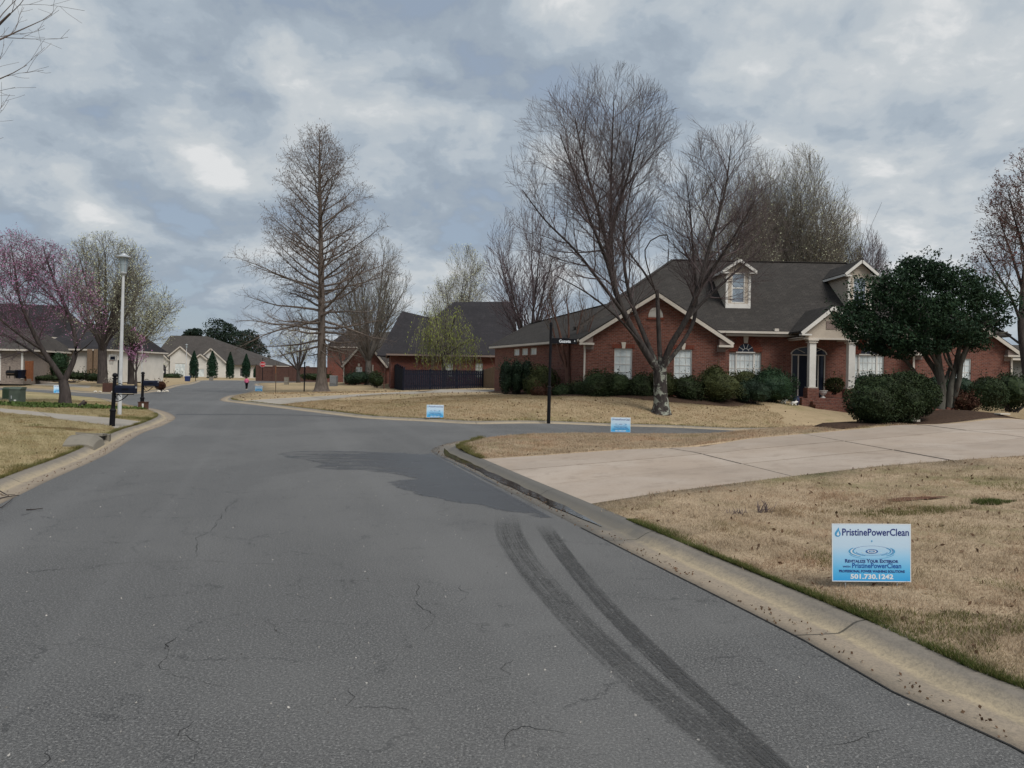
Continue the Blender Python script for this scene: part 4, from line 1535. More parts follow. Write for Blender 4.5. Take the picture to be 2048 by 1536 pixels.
        bd = MB()                                 # lap boards, each a little proud of the one above
        n = int((zev - zb) / .125)
        for k in range(n):
            z = zb + .02 + k * .125
            ya = ye + (z - ze_m) / gm_
            for x, o in ((x0, -.018), (x1, .018)):
                bd.prism([(x, Yd + .09, z), (x, max(yback, Yd + .2) if False else Yd + .09 + max(.05, (z + .0 - zroof(Yd)) / gm_ - .1), z),
                          (x, Yd + .09 + max(.05, (z + .12 - zroof(Yd)) / gm_ - .1), z + .12), (x, Yd + .09, z + .12)], (o, 0, 0))
        f_n = int((zpk - .2 - w1) / .125)
        for k in range(f_n):
            z = w1 + .12 + k * .125
            half = f.L / 2 - .06 if z + .1 < zev else max(.06, (zpk - .2 - z) / max(.01, zpk - zev) * f.L / 2 - .06)
            f.bar(bd, ac - half, ac + half, z, z + .115, .003, .018)
        bd.build('siding_board', M_siding, dm)
        cb = MB()
        for a0, a1 in ((0, .13), (f.L - .13, f.L)): f.bar(cb, a0, a1, zb - .05, zev, .003, .03)
        f.bar(cb, .131, f.L - .131, zb - .05, w0 - .04, .003, .026)
        cb.build('corner_board', M_white, dm)
        window(f, H, ac - .37, ac + .37, w0, w1, 1, 2, pane=M_gglass, frame=M_white, sill=False, rec=.04, fw=.06, mw=.04)
        r = MB()
        o = .24
        xm = (x0 + x1) / 2
        sl = (zpk - zev) / (f.L / 2 + o)
        yt = ye + (zpk - ze_m) / gm_ + .3
        slab_roof(r, [(x0 - o, Yd - o, zev), (xm, Yd - o, zpk), (xm, yt, zpk), (x0 - o, yback + .1, zev)][::-1], .06)
        slab_roof(r, [(x1 + o, Yd - o, zev), (x1 + o, yback + .1, zev), (xm, yt, zpk), (xm, Yd - o, zpk)][::-1], .06)
        r.build('dormer_roof', M_roof, dm)
        t = MB()
        for xe in (x0 - o, x1 + o): t.beam((xe, Yd - o - .022, zev - .10), (xm, Yd - o - .022, zpk - .10), .04, .15)
        for xe in (x0 - o - .02, x1 + o + .02): t.beam((xe, Yd - o, zev - .12), (xe, yback + .1, zev - .12), .04, .12)
        for lo, hi in ((x0 - o + .02, x0 + .14), (x1 - .14, x1 + o - .02)): t.box2((lo, Yd - o, zev - .20), (hi, Yd - .035, zev - .13))
        t.build('rake_board', M_white, dm)
    dormer(1477.5, 1452, 1502, 546, 606, 619, 541, 518, 43.35)
    dormer(1720, 1696, 1744, 555, 614, 628, 547, 520, 43.35)
    # --- porch
    Yp = Yg + 1.6
    pz = at(1600, 661, Yp - .3).z
    pax = at(1664, 612, Yp).x
    pl, pr_ = at(1600, 660, Yp).x, 2 * pax - at(1600, 660, Yp).x
    paz = at(1664, 611, Yp).z
    pm = MB()
    yt = ye + (paz - ze_m) / gm_ + .3
    slab_roof(pm, [(pl, Yp - .25, pz), (pax, Yp - .25, paz), (pax, yt, paz), (pl, ye + .3, pz)][::-1], .08)
    slab_roof(pm, [(pr_, Yp - .25, pz), (pr_, ye + .3, pz), (pax, yt, paz), (pax, Yp - .25, paz)][::-1], .08)
    po = pm.build('porch_roof', M_roof, H)
    tr = MB()
    for xe in (pl, pr_): tr.beam((xe, Yp - .275, pz - .15), (pax, Yp - .275, paz - .15), .045, .18)
    for lo, hi in ((pl, pl + .5), (pr_ - .5, pr_)): tr.box2((lo, Yp - .30, pz - .24), (hi, Yp + .1, pz - .16))
    tr.build('rake_board', M_white, po)
    fp = Face((pl + .28, Yp), (pr_ - .28, Yp))
    pd = MB()
    fp.sheet(pd, pz - .35, pz + .02)
    pd.poly([fp.P(0, pz + .02), fp.P(fp.L, pz + .02), fp.P(fp.L / 2, paz - .2)])
    ped = pd.build('pediment', M_siding, H)
    lv2 = MB(); fp.bar(lv2, fp.L / 2 - .28, fp.L / 2 + .28, pz + .12, pz + .52, .003, .03)
    lv2.build('louvre_vent', M_soffit, ped)
    bm_ = MB()
    bm_.box2((pl + .2, Yp - .06, pz - .43), (pr_ - .2, Yp + .22, pz - .345))
    for x in (pl + .32, pr_ - .32): bm_.box2((x - .12, Yp + .23, pz - .43), (x + .12, Ym - .01, pz - .345))
    bm_.build('porch_beam', M_trim, H)
    ce = MB(); ce.box2((pl + .1, Yp + .1, pz - .34), (pr_ - .1, Ym - .02, pz - .30)); ce.build('porch_ceiling', M_trim, H)
    fz = zfl - .02
    for pxc in (1623.5, 1701.5):
        x = at(pxc, 700, Yp + .1).x
        zb = fz + .52
        s = MB()
        s.box2((x - .165, Yp - .07, zb + .06), (x + .165, Yp + .26, pz - .50))
        col = s.build('column', M_white, H)
        c = MB()
        c.box2((x - .26, Yp - .16, pz - .495), (x + .26, Yp + .36, pz - .435))
        c.box2((x - .23, Yp - .13, pz - .60), (x + .23, Yp + .33, pz - .55))
        c.box2((x - .24, Yp - .14, zb), (x + .24, Yp + .34, zb + .055))
        c.build('capital', M_trim, col)
        b = MB(); b.box2((x - .29, Yp - .19, fz + .002), (x + .29, Yp + .39, zb - .002))
        b.build('pedestal', M_brick, col)
    fl_ = MB(); fl_.box2((pl + .05, Yp - .3, fz - .9), (pr_ - .05, Ym - .003, fz))
    fl_.build('porch_floor', M_brick, H)
    for k in range(2):
        st = MB(); st.box2((pl + .5 + .0, Yp - .62 - .32 * k, fz - .9), (pr_ - .1, Yp - .302 - .32 * k, fz - .15 * (k + 1)))
        st.build('step', M_brick, H)
    # roof plumbing vent by the eave
    v = MB(); v.box2((at(1552, 660, ye).x - .11, ye - .15, ze_m - .03), (at(1552, 660, ye).x + .11, ye + .1, ze_m + .12))
    v.build('gutter_guard', M_trim, H)
    return dict(H=H, zfl=fz, Yp=Yp, gx0=gx0, gx1=gx1, pl=pl, pr=pr_, Yg=Yg, Ym=Ym)


HS = main_house()


# ------------------------------------------------------------------ the houses further off
def hip_house(name, label, face_pts, z0, ze, ridge, wallmat, roofmat, holes=(), pane=None, trim=None, over=.4, extra=None, cat='house'):
    """footprint (counter-clockwise, first edge is the front), eave height, ridge end points"""
    c = sum((Vector((p[0], p[1], 0)) for p in face_pts), Vector()) / len(face_pts)
    H = empty(name, (c.x, c.y, z0), label, cat)
    W = MB()
    n = len(face_pts)
    faces = []
    for i in range(n):
        f = Face(face_pts[i], face_pts[(i + 1) % n])
        faces.append(f)
        hs = [h[1:] for h in holes if h[0] == i]
        f.sheet(W, z0 - .5, ze + .05, hs)
    W.build('wall', wallmat, H)
    for h in holes: window(faces[h[0]], H, *h[1:], 2, 3, pane=pane, frame=trim or M_white, sill=False)
    e = []
    for i in range(n):
        p = Vector((face_pts[i][0], face_pts[i][1], 0))
        d = (p - c).normalized()
        e.append(Vector((p.x, p.y, ze)) + d * over * 1.41)
    r0, r1 = Vector(ridge[0]), Vector(ridge[1])
    Rm = MB()
    if n == 4:
        slab_roof(Rm, [e[0], e[1], r1, r0]); slab_roof(Rm, [e[1], e[2], r1]); slab_roof(Rm, [e[2], e[3], r0, r1]); slab_roof(Rm, [e[3], e[0], r0])
    Rm.build('roof', roofmat, H)
    g = MB()
    for i in range(n): g.beam(e[i] - Vector((0, 0, .12)), e[(i + 1) % n] - Vector((0, 0, .12)), .12, .16)
    g.build('gutter', trim or M_trim, H)
    return H, faces, e


def gable_on(H, face, a0, a1, z0, ze, zp, wallmat, roofmat, back, out=.0, win=None, trim=None, door=None):
    """a gabled bay on a wall: a0..a1 along the face, apex zp, its roof running back"""
    f = Face(face.P(a0, 0, out), face.P(a1, 0, out))
    W = MB()
    holes = [win] if win else []
    f.sheet(W, z0 - .5, ze, holes)
    W.poly([f.P(0, ze), f.P(f.L, ze), f.P(f.L / 2, zp)])
    for a in (0, f.L): W.poly([f.P(a, z0 - .5), f.P(a, ze), f.P(a, ze, -back), f.P(a, z0 - .5, -back)])
    W.build('gable_bay', wallmat, H)
    if win: window(f, H, *win, 2, 3, sill=False, trim=None) if False else window(f, H, *win, 2, 3, sill=False)
    o = .3
    sl = (zp - ze) / (f.L / 2)
    zl = ze - sl * o
    Rm = MB()
    slab_roof(Rm, [f.P(-o, zl + .12, o), f.P(f.L / 2, zp + .12, o), f.P(f.L / 2, zp + .12, -back), f.P(-o, zl + .12, -back)][::-1])
    slab_roof(Rm, [f.P(f.L + o, zl + .12, o), f.P(f.L + o, zl + .12, -back), f.P(f.L / 2, zp + .12, -back), f.P(f.L / 2, zp + .12, o)][::-1])
    Rm.build('bay_roof', roofmat, H)
    t = MB()
    for a in (-o, f.L + o): t.beam(f.P(a, zl - .06, o + .03), f.P(f.L / 2, zp - .06, o + .03), .05, .22)
    t.build('rake_board', trim or M_trim, H)
    return f


# brick house with the dark hipped roof behind the black fence
def far_houses():
    Y = 70.0
    p0, p1 = at(782, 706, Y), at(1012, 711, Y)
    ze = at(890, 708.5, Y).z
    g = 0.35
    x0, x1 = p0.x, p1.x
    d = at(752, 709, 79)
    r0 = at(908, 604, 78); r1 = at(1027, 603, 78)
    fp = [(x0, Y), (x1, Y), (x1 + 1, Y + 16), (d.x + .4, Y + 15)]
    wz = ze - .75
    holes = [(0, 4.6, 5.7, wz - 1.3, wz), (0, 7.7, 8.4, wz - 1.3, wz), (0, 9.6, 10.25, wz - 1.3, wz), (0, 10.35, 11.0, wz - 1.3, wz)]
    holes = [h for h in holes if h[2] < x1 - x0]
    H, fs, e = hip_house('brick_house', 'low red brick house with a tall charcoal hip roof behind the black fence', fp, g, ze, ((r0.x, 78, r0.z), (r1.x, 78, r1.z)), M_brick_d, M_roof_d, holes, trim=M_soffit)
    # second ridge of the same roof to the left
    q0, q2 = at(804, 622, 85), at(868, 637, 85)
    m = MB()
    xa, xb = at(757, 700, 80).x, at(880, 700, 80).x
    b_ = [Vector((xa, 79, ze - .02)), Vector((xb, 79, ze - .02)), Vector((xb, 92, ze - .02)), Vector((xa, 92, ze - .02))]
    slab_roof(m, [b_[0], b_[1], q2, q0]); slab_roof(m, [b_[1], b_[2], q2]); slab_roof(m, [b_[2], b_[3], q0, q2]); slab_roof(m, [b_[3], b_[0], q0])
    m.build('rear_roof', M_roof_d, H)
    vt = MB().lathe((at(985, 652, 74).x, 74, at(985, 652, 74).z - .25), [(.09, -.3), (.09, .12), (.15, .12), (.13, .26), (.02, .3)], 10)
    vt.build('roof_vent', M_metal, H)
    # gabled brick house between the cypress trunk and that one
    Y = 92.0
    a, b = at(690, 727, Y), at(771, 727, Y)
    ze = at(690, 727, Y).z
    g = at(700, 766, Y).z
    fp = [(a.x - .5, Y + 3), (b.x + 4, Y + 3), (b.x + 4, Y + 15), (a.x - .5, Y + 15)]
    rr0, rr1 = at(745, 668, Y + 9), at(800, 660, Y + 9)
    H2, fs, e = hip_house('brick_house', 'red brick house with a gabled end wall and one small window, left of the willow', fp, g, ze + .3, ((rr0.x, Y + 9, rr0.z), (rr1.x, Y + 9, rr1.z)), M_brick_d, M_roof_g, trim=M_trim)
    f = Face((a.x, Y), (b.x, Y))
    zp = at(738, 680, Y).z
    w = at(718, 742, Y)
    gable_on(H2, fs[0], a.x - fs[0].p0.x, b.x - fs[0].p0.x, g, ze, zp, M_brick_d, M_roof_g, 9, out=3.0, win=(w.x - a.x - .38, w.x - a.x + .38, w.z - .55, w.z + .5))
    for px in (688, 746): q = at(px, 735, Y); MB().beam((q.x, Y - .08, ze - .1), (q.x, Y - .08, g), .1, .08).build('downspout', M_trim, H2)
    ks = MB(); q = at(718, 729, Y); ks.box((q.x, Y - .03, w.z + .72), (.24, .05, .34)); ks.build('keystone', M_stone, H2)
    # big gabled roof of brick further back, seen through the cypress branches
    Y = 118.0
    a, b = at(655, 700, Y), at(735, 700, Y)
    z1 = at(690, 655, Y).z
    fp = [(a.x, Y), (b.x, Y), (b.x, Y + 12), (a.x, Y + 12)]
    ze = at(690, 693, Y).z
    hip_house('two_storey_house', 'dim two storey brick house half hidden behind the tall bare cypress', fp, -.2, ze, ((a.x + 2.0, Y + 6, z1), (b.x - 2.0, Y + 6, z1)), M_brick_d, M_roof_d)
    # white house at the end of the street
    Y = 152.0
    X = lambda px: at(px, 740, Y).x
    Zp = lambda px, py: at(px, py, Y).z
    g = Zp(400, 757)
    ze = Zp(480, 729.5)
    fp = [(X(303), Y), (X(510), Y), (X(510) + 2, Y + 17), (X(303), Y + 17)]
    r0, r1 = at(341, 671, Y + 9), at(395, 672, Y + 9)
    holes = []
    fA = Face(fp[0], fp[1])
    A = lambda px: X(px) - X(303)
    holes = [(0, A(446), A(454), g + .6, g + 2.2), (0, A(480), A(486), g + .6, g + 2.2)]
    H, fs, e = hip_house('white_house', 'white stucco house with a long grey roof at the end of the street', fp, g, ze, ((r0.x, Y + 9, r0.z), (r1.x + 2, Y + 9, r1.z)), M_wstucco, M_roof_g, holes, pane=M_dglass, trim=M_trim)
    m = MB()
    s0, s1 = at(432, 687, Y + 7), at(456, 687, Y + 7)
    ea, eb = at(400, 727, Y - .5), at(515, 730, Y - .5)
    slab_roof(m, [(ea.x, Y - .6, ze), (eb.x, Y - .6, ze), (s1.x, Y + 7, s1.z), (s0.x, Y + 7, s0.z)])
    slab_roof(m, [(eb.x, Y - .6, ze), (eb.x, Y + 15, ze), (s1.x, Y + 7, s1.z)])
    slab_roof(m, [(ea.x, Y + 15, ze), (ea.x, Y - .6, ze), (s0.x, Y + 7, s0.z)])
    m.build('wing_roof', M_roof_g, H)
    f0 = fs[0]
    gable_on(H, f0, A(344), A(386), g, Zp(365, 710.5), Zp(365, 693), M_wstucco, M_roof_g, 7, out=1.0, win=(1.0, 3.0, g + .5, g + 2.9))
    gable_on(H, f0, A(397), A(455), g, Zp(425, 723), Zp(423, 697), M_wstucco, M_roof_g, 7, out=1.0)
    gable_on(H, f0, A(396.5), A(419), g, Zp(408, 717), Zp(408, 708.5), M_wstucco, M_roof_g, 4, out=1.6, win=(.4, 1.8, g + .4, g + 1.9))
    fe = gable_on(H, f0, A(311), A(340), g, Zp(325, 718), Zp(325, 705), M_wstucco, M_roof_g, 5, out=.7)
    dm = MB()
    ac = fe.L / 2
    dm.prism([fe.P(ac - .95, g - .2, .01), fe.P(ac + .95, g - .2, .01), fe.P(ac + .95, g + 1.9, .01)] + [fe.P(ac + .95 * math.cos(PI * k / 8), g + 1.9 + .9 * math.sin(PI * k / 8), .01) for k in range(1, 8)] + [fe.P(ac - .95, g + 1.9, .01)], fe.n * .05)
    do = dm.build('door', M_navy, H)
    for s in (-.42, .42):
        dl = MB(); fe.bar(dl, ac + s - .2, ac + s + .2, g + .95, g + 1.4, .062, .075)
        dl.build('pane', M_white, do)
    # tan garage at the left edge of the view
    Y = 69.0
    X = lambda px: at(px, 740, Y).x
    ze, g = at(20, 697, Y).z, at(20, 757, Y).z
    fp = [(X(-150), Y), (X(47), Y), (X(47) - 2.5, Y + 12), (X(-150), Y + 12)]
    r1 = at(-10, 655, Y + 6)
    H, fs, e = hip_house('tan_brick_house', 'tan brick garage with white gutter at the left edge of the view', fp, g, ze, ((X(-120), Y + 6, r1.z), (X(-12), Y + 6, r1.z)), M_brick_t, M_roof_g, trim=M_trim)
    ds = MB(); q = X(45); ds.beam((q, Y - .06, ze - .2), (q, Y - .06, g), .14, .1); ds.build('downspout', M_white, H)
    gd = MB(); f = fs[0]; a = f.L - (X(47) - X(2)); f.bar(gd, a - 4.8, a, g - .2, g + 2.2, .002, .05)
    gdo = gd.build('garage_door', M_white, H)
    for r in range(4):
        for c in range(6):
            pn = MB(); f.bar(pn, a - 4.7 + c * .78, a - 4.7 + c * .78 + .66, g + .06 + r * .53, g + .06 + r * .53 + .42, .052, .066)
            pn.build('door_panel', M_white, gdo)
    # dark roofed two storey house behind it
    Y = 88.0
    X = lambda px: at(px, 740, Y).x
    zt = at(20, 606, Y + 5).z; ze = at(20, 672, Y).z
    fp = [(X(-170), Y), (X(100), Y), (X(100), Y + 10), (X(-170), Y + 10)]
    hip_house('two_storey_house', 'tall house with a dark roof behind the tan brick garage and the pink redbud', fp, .3, ze, ((X(-140), Y + 5, zt), (X(70), Y + 5, zt - .2)), M_brick_t, M_roof_d)
    # white walled house behind the redbud trunk
    Y = 80.0
    X = lambda px: at(px, 740, Y).x
    ze, g = at(150, 697, Y).z, at(150, 754, Y).z
    zt = at(150, 647, Y + 6).z
    fp = [(X(84), Y), (X(222), Y), (X(222), Y + 12), (X(84), Y + 12)]
    q = lambda px: X(px) - X(84)
    H, fs, e = hip_house('white_house', 'white walled house with a dark roof behind the redbud trunk', fp, g, ze, ((X(104), Y + 6, zt), (X(196), Y + 6, zt)), M_wstucco, M_roof_d, [(0, q(172), q(177), g + .5, g + 2.2)], pane=M_dglass)
    for px in (180, 193):
        cl = MB(); fs[0].bar(cl, q(px), q(px) + .5, g - .2, ze - .05, .3, .6)
        cl.build('column', M_wood, H)
    # low grey house at the right edge
    Y = 62.0
    X = lambda px: at(px, 740, Y).x
    ze, g = at(2040, 716, Y).z, .5
    fp = [(X(2020), Y), (X(2200), Y), (X(2200), Y + 10), (X(2020), Y + 10)]
    zt = at(2040, 690, Y + 5).z
    hip_house('grey_house', 'low grey house with a hip roof glimpsed past the brick wing at the right edge', fp, g, ze, ((X(2036), Y + 5, zt), (X(2180), Y + 5, zt)), plain('grey_siding', (.16, .16, .15)), M_roof_g)
    # long brick garden wall down the street
    Y = 128.0
    a, b = at(515, 745, Y), at(648, 745, Y)
    zt, zb = at(580, 734.5, Y).z, at(580, 757, Y).z
    M_gw = mat_brick('brown_brick', (.105, .048, .036), (.075, .036, .028), (.10, .08, .07))
    w = MB(); w.box2((a.x, Y, zb - .5), (b.x + 3, Y + .3, zt))
    o = empty('brick_garden_wall', (a.x, Y, zb), 'long red brick garden wall far down the street beyond the stop sign', 'wall')
    w.build('wall', M_gw, o)
    cp = MB(); cp.box2((a.x - .05, Y - .05, zt + .002), (b.x + 3.05, Y + .35, zt + .1)); cp.build('coping', M_gw, o)
    for k in range(5):
        x = a.x + (b.x - a.x) * k / 4
        pr = MB(); pr.box2((x - .25, Y - .12, zb - .5), (x + .25, Y + .42, zt + .25)); pr.build('pier', M_gw, o)


far_houses()
# ------------------------------------------------------------------ trees and shrubs
class Tree:
    """branches as polylines with a radius; drawn as tapering tubes, thick ones in the trunk, thin ones in the crown"""
    def __init__(self, seed):
        self.r = random.Random(seed)
        self.np = np.random.default_rng(seed)
        self.b = []             # (points, radii, level)
        self.env = None
        self.tips = []

    def set_env(self, ells):
        self.env = [(Vector(c), Vector(r)) for c, r in ells]

    def reach(self, p, d):
        """how far from p along d the crown goes on"""
        best = 0.0
        for c, r in self.env:
            q = p - c
            qx, qy, qz = q.x / r.x, q.y / r.y, q.z / r.z
            dx, dy, dz = d.x / r.x, d.y / r.y, d.z / r.z
            A = dx * dx + dy * dy + dz * dz
            B = qx * dx + qy * dy + qz * dz
            C = qx * qx + qy * qy + qz * qz - 1
            D = B * B - A * C
            if D > 0:
                t = (-B + math.sqrt(D)) / A
                if t > best: best = t
        return best

    def limb(self, pts, r0, r1, level=0, power=1.0):
        """an explicit limb through given points"""
        P = [Vector(p) for p in pts]
        P = [2 * P[0] - P[1]] + P + [2 * P[-1] - P[-2]]
        out = []
        for i in range(1, len(P) - 2):
            p0, p1, p2, p3 = P[i - 1:i + 3]
            n = max(2, int((p2 - p1).length / 0.35))
            n = min(n, 6)
            for k in range(n):
                t = k / n
                out.append(0.5 * ((2 * p1) + (p2 - p0) * t + (2 * p0 - 5 * p1 + 4 * p2 - p3) * t * t + (3 * p1 - p0 - 3 * p2 + p3) * t ** 3))
        out.append(P[-2])
        n = len(out)
        rad = [r0 + (r1 - r0) * (i / (n - 1)) ** power for i in range(n)]
        self.b.append((out, rad, level))
        return len(self.b) - 1

    def grow(self, p, d, L, r0, level, S):
        s = S[min(level, len(S) - 1)]
        n = s['n']
        step = L / n
        pts, rad = [p.copy()], [r0]
        d = d.normalized()
        g = self.r.gauss
        j = s['jit']
        for k in range(n):
            d = (d + Vector((g(0, j), g(0, j), g(0, j) + s['up']))).normalized()
            p = p + d * step
            pts.append(p)
            rad.append(max(s.get('rmin', 0.003), r0 * (1 - (k + 1) / n * s.get('taper', 0.85))))
        self.b.append((pts, rad, level))
        i = len(self.b) - 1
        if level + 1 < len(S):
            self.sprout(i, level + 1, S)
        else:
            self.tips.append((pts[-1], d))
            if n > 1: self.tips.append((pts[n // 2], d))
        return i

    def sprout(self, i, level, S, t0=None, t1=1.0, count=None):
        """side branches of branch i"""
        s = S[min(level, len(S) - 1)]
        pts, rad, _ = self.b[i]
        L = sum((b - a).length for a, b in zip(pts[:-1], pts[1:]))
        t0 = s.get('t0', 0.2) if t0 is None else t0
        cnt = count if count is not None else max(1, int(L * s['dens'] * (t1 - t0) + self.r.random()))
        az = self.r.random() * 6.28
        n = len(pts) - 1
        for k in range(cnt):
            t = t0 + (t1 - t0) * (k + self.r.random() * 0.8) / cnt
            f = t * n
            a = min(int(f), n - 1)
            w = f - a
            p = pts[a].lerp(pts[a + 1], w)
            r = rad[a] + (rad[a + 1] - rad[a]) * w
            d = (pts[a + 1] - pts[a]).normalized()
            az += 2.4 + self.r.gauss(0, 0.4)
            ref = Vector((0, 0, 1)) if abs(d.z) < 0.95 else Vector((1, 0, 0))
            u = d.cross(ref).normalized()
            v = d.cross(u)
            side = u * math.cos(az) + v * math.sin(az)
            ang = s['ang'] + self.r.gauss(0, s.get('angj', 0.12))
            c = d * math.cos(ang) + side * math.sin(ang)
            c.z += s.get('lift', 0.0)
            c.normalize()
            ln = s['len'] * (0.55 + 0.45 * (1 - t) * s.get('base', 1.0) + 0.25 * self.r.random())
            if 'rel' in s: ln = min(ln, s['rel'] * L * (1.15 - 0.7 * t))
            if self.env:
                ln = min(ln, self.reach(p, c) * (0.80 + 0.28 * self.r.random()))
            if ln < s.get('min', 0.12): continue
            self.grow(p, c, ln, max(s.get('rmin', .003) * 1.2, min(r * s['rr'], s['len'] * .011 + .007)), level, S)

    def tubes(self, levels, sides):
        V, Fq, off = [], [], 0
        groups = {}
        for pts, rad, lv in self.b:
            if lv in levels:
                groups.setdefault(len(pts), []).append((pts, rad))
        for n, items in groups.items():
            P = np.array([[(p.x, p.y, p.z) for p in pts] for pts, _ in items])
            Rr = np.array([rad for _, rad in items])
            T = np.gradient(P, axis=1)
            T /= np.linalg.norm(T, axis=2, keepdims=True) + 1e-9
            ref = np.where(np.abs(T[..., 2:3]) < 0.92, np.array([0, 0, 1.0]), np.array([1.0, 0, 0]))
            # one reference per branch keeps the tube from twisting
            ref = np.repeat(ref[:, :1], n, 1)
            A = np.cross(T, ref); A /= np.linalg.norm(A, axis=2, keepdims=True) + 1e-9
            B = np.cross(T, A)
            w = 2 * PI * np.arange(sides) / sides
            ring = P[:, :, None] + (A[:, :, None] * np.cos(w)[:, None] + B[:, :, None] * np.sin(w)[:, None]) * Rr[:, :, None, None]
            V.append(ring.reshape(-1, 3))
            idx = np.arange(len(items) * n * sides).reshape(len(items), n, sides) + off
            nx = np.roll(idx, -1, 2)
            Fq.append(np.stack([idx[:, :-1], nx[:, :-1], nx[:, 1:], idx[:, 1:]], -1).reshape(-1, 4))
            off += len(items) * n * sides
        return np.concatenate(V), np.concatenate(Fq)

    def build(self, root, bark, twig, split=1, sides=(9, 4, 3)):
        lv = sorted({b[2] for b in self.b})
        o = ORG.get(root.name, Vector()) if root else Vector()
        o = np.array([o.x, o.y, o.z])
        lo = [l for l in lv if l <= split]
        V, Fq = self.tubes(lo, sides[0])
        link('trunk', np_mesh('trunk', V - o, Fq), bark, root, True)
        parts = []
        for l in [l for l in lv if l > split]:
            V, Fq = self.tubes([l], sides[1] if l == split + 1 else sides[2])
            parts.append((V - o, Fq))
        if parts:
            off, VV, FF = 0, [], []
            for V, Fq in parts:
                VV.append(V); FF.append(Fq + off); off += len(V)
            c = link('crown', np_mesh('crown', np.concatenate(VV), np.concatenate(FF)), twig, root, True)
            return c


def flakes(name, P, size, mat, parent, r, aspect=0.55, out=None, flat_=0.0, sizej=0.35, hang=False):
    """leaf-sized pointed faces at the points P"""
    P = np.asarray(P, float).reshape(-1, 3)
    n = len(P)
    d = r.normal(0, 1, (n, 3))
    if out is not None: d = d * 0.75 + np.asarray(out) * 0.9
    if hang: d = d * 0.25 + np.array([0, 0, -1.0])
    d /= np.linalg.norm(d, axis=1, keepdims=True) + 1e-9
    s = r.normal(0, 1, (n, 3))
    s -= (s * d).sum(1, keepdims=True) * d
    s /= np.linalg.norm(s, axis=1, keepdims=True) + 1e-9
    L = size * (1 + r.uniform(-sizej, sizej, (n, 1)))
    a = P - d * L * .5; b = P + s * L * aspect * .5; c = P + d * L * .5; e = P - s * L * aspect * .5
    V = np.stack([a, b, c, e], 1).reshape(-1, 3)
    Fq = np.arange(n * 4).reshape(n, 4)
    o = ORG.get(parent.name, Vector()) if parent else Vector()
    return link(name, np_mesh(name, V - np.array([o.x, o.y, o.z]), Fq), mat, parent)


def in_ells(ells, n, r, shell=0.55, lump=0.16, freq=2.3, ph=0.0):
    """points in the outer part of a union of ellipsoids, with a lumpy surface"""
    w = np.array([e[1][0] * e[1][1] + e[1][0] * e[1][2] + e[1][1] * e[1][2] for e in ells])
    k = r.choice(len(ells), n, p=w / w.sum())
    C = np.array([e[0] for e in ells], float)[k]; Rr = np.array([e[1] for e in ells], float)[k]
    d = r.normal(0, 1, (n, 3)); d /= np.linalg.norm(d, axis=1, keepdims=True)
    f = r.uniform(shell ** 3, 1, n) ** (1 / 3)
    q = C + d * Rr
    f = f * (1 + lump * np.sin(q[:, 0] * freq + ph) * np.sin(q[:, 1] * freq * 1.1 + 1 + ph) + lump * np.sin(q[:, 2] * freq * 1.3 + q[:, 0] * freq * .6))
    return C + d * Rr * f[:, None], d


def wood_spec(l1=3.0, l2=1.3, l3=0.6, d1=2.2, d2=4.5, d3=7, a1=.7, a2=.6, a3=.6, up=.06, jit=.07, rmin=.006):
    return [dict(n=8, jit=.04, up=.02),
            dict(n=7, jit=jit, up=up, dens=d1, ang=a1, len=l1, rr=.55, t0=.12, taper=.86),
            dict(n=5, jit=jit, up=up * 1.1, dens=d2, ang=a2, len=l2, rr=.55, t0=.15, taper=.8, rmin=rmin),
            dict(n=3, jit=jit, up=up * 1.2, dens=d3, ang=a3, len=l3, rr=.6, t0=.12, taper=.7, rmin=rmin * .8)]


def photo_limb(T, px, r0, r1, lv=0, dy=None, power=1.0):
    """a limb whose course was measured on the photograph: (x, y, distance)"""
    return T.limb([at(*p) for p in px], r0, r1, lv, power)


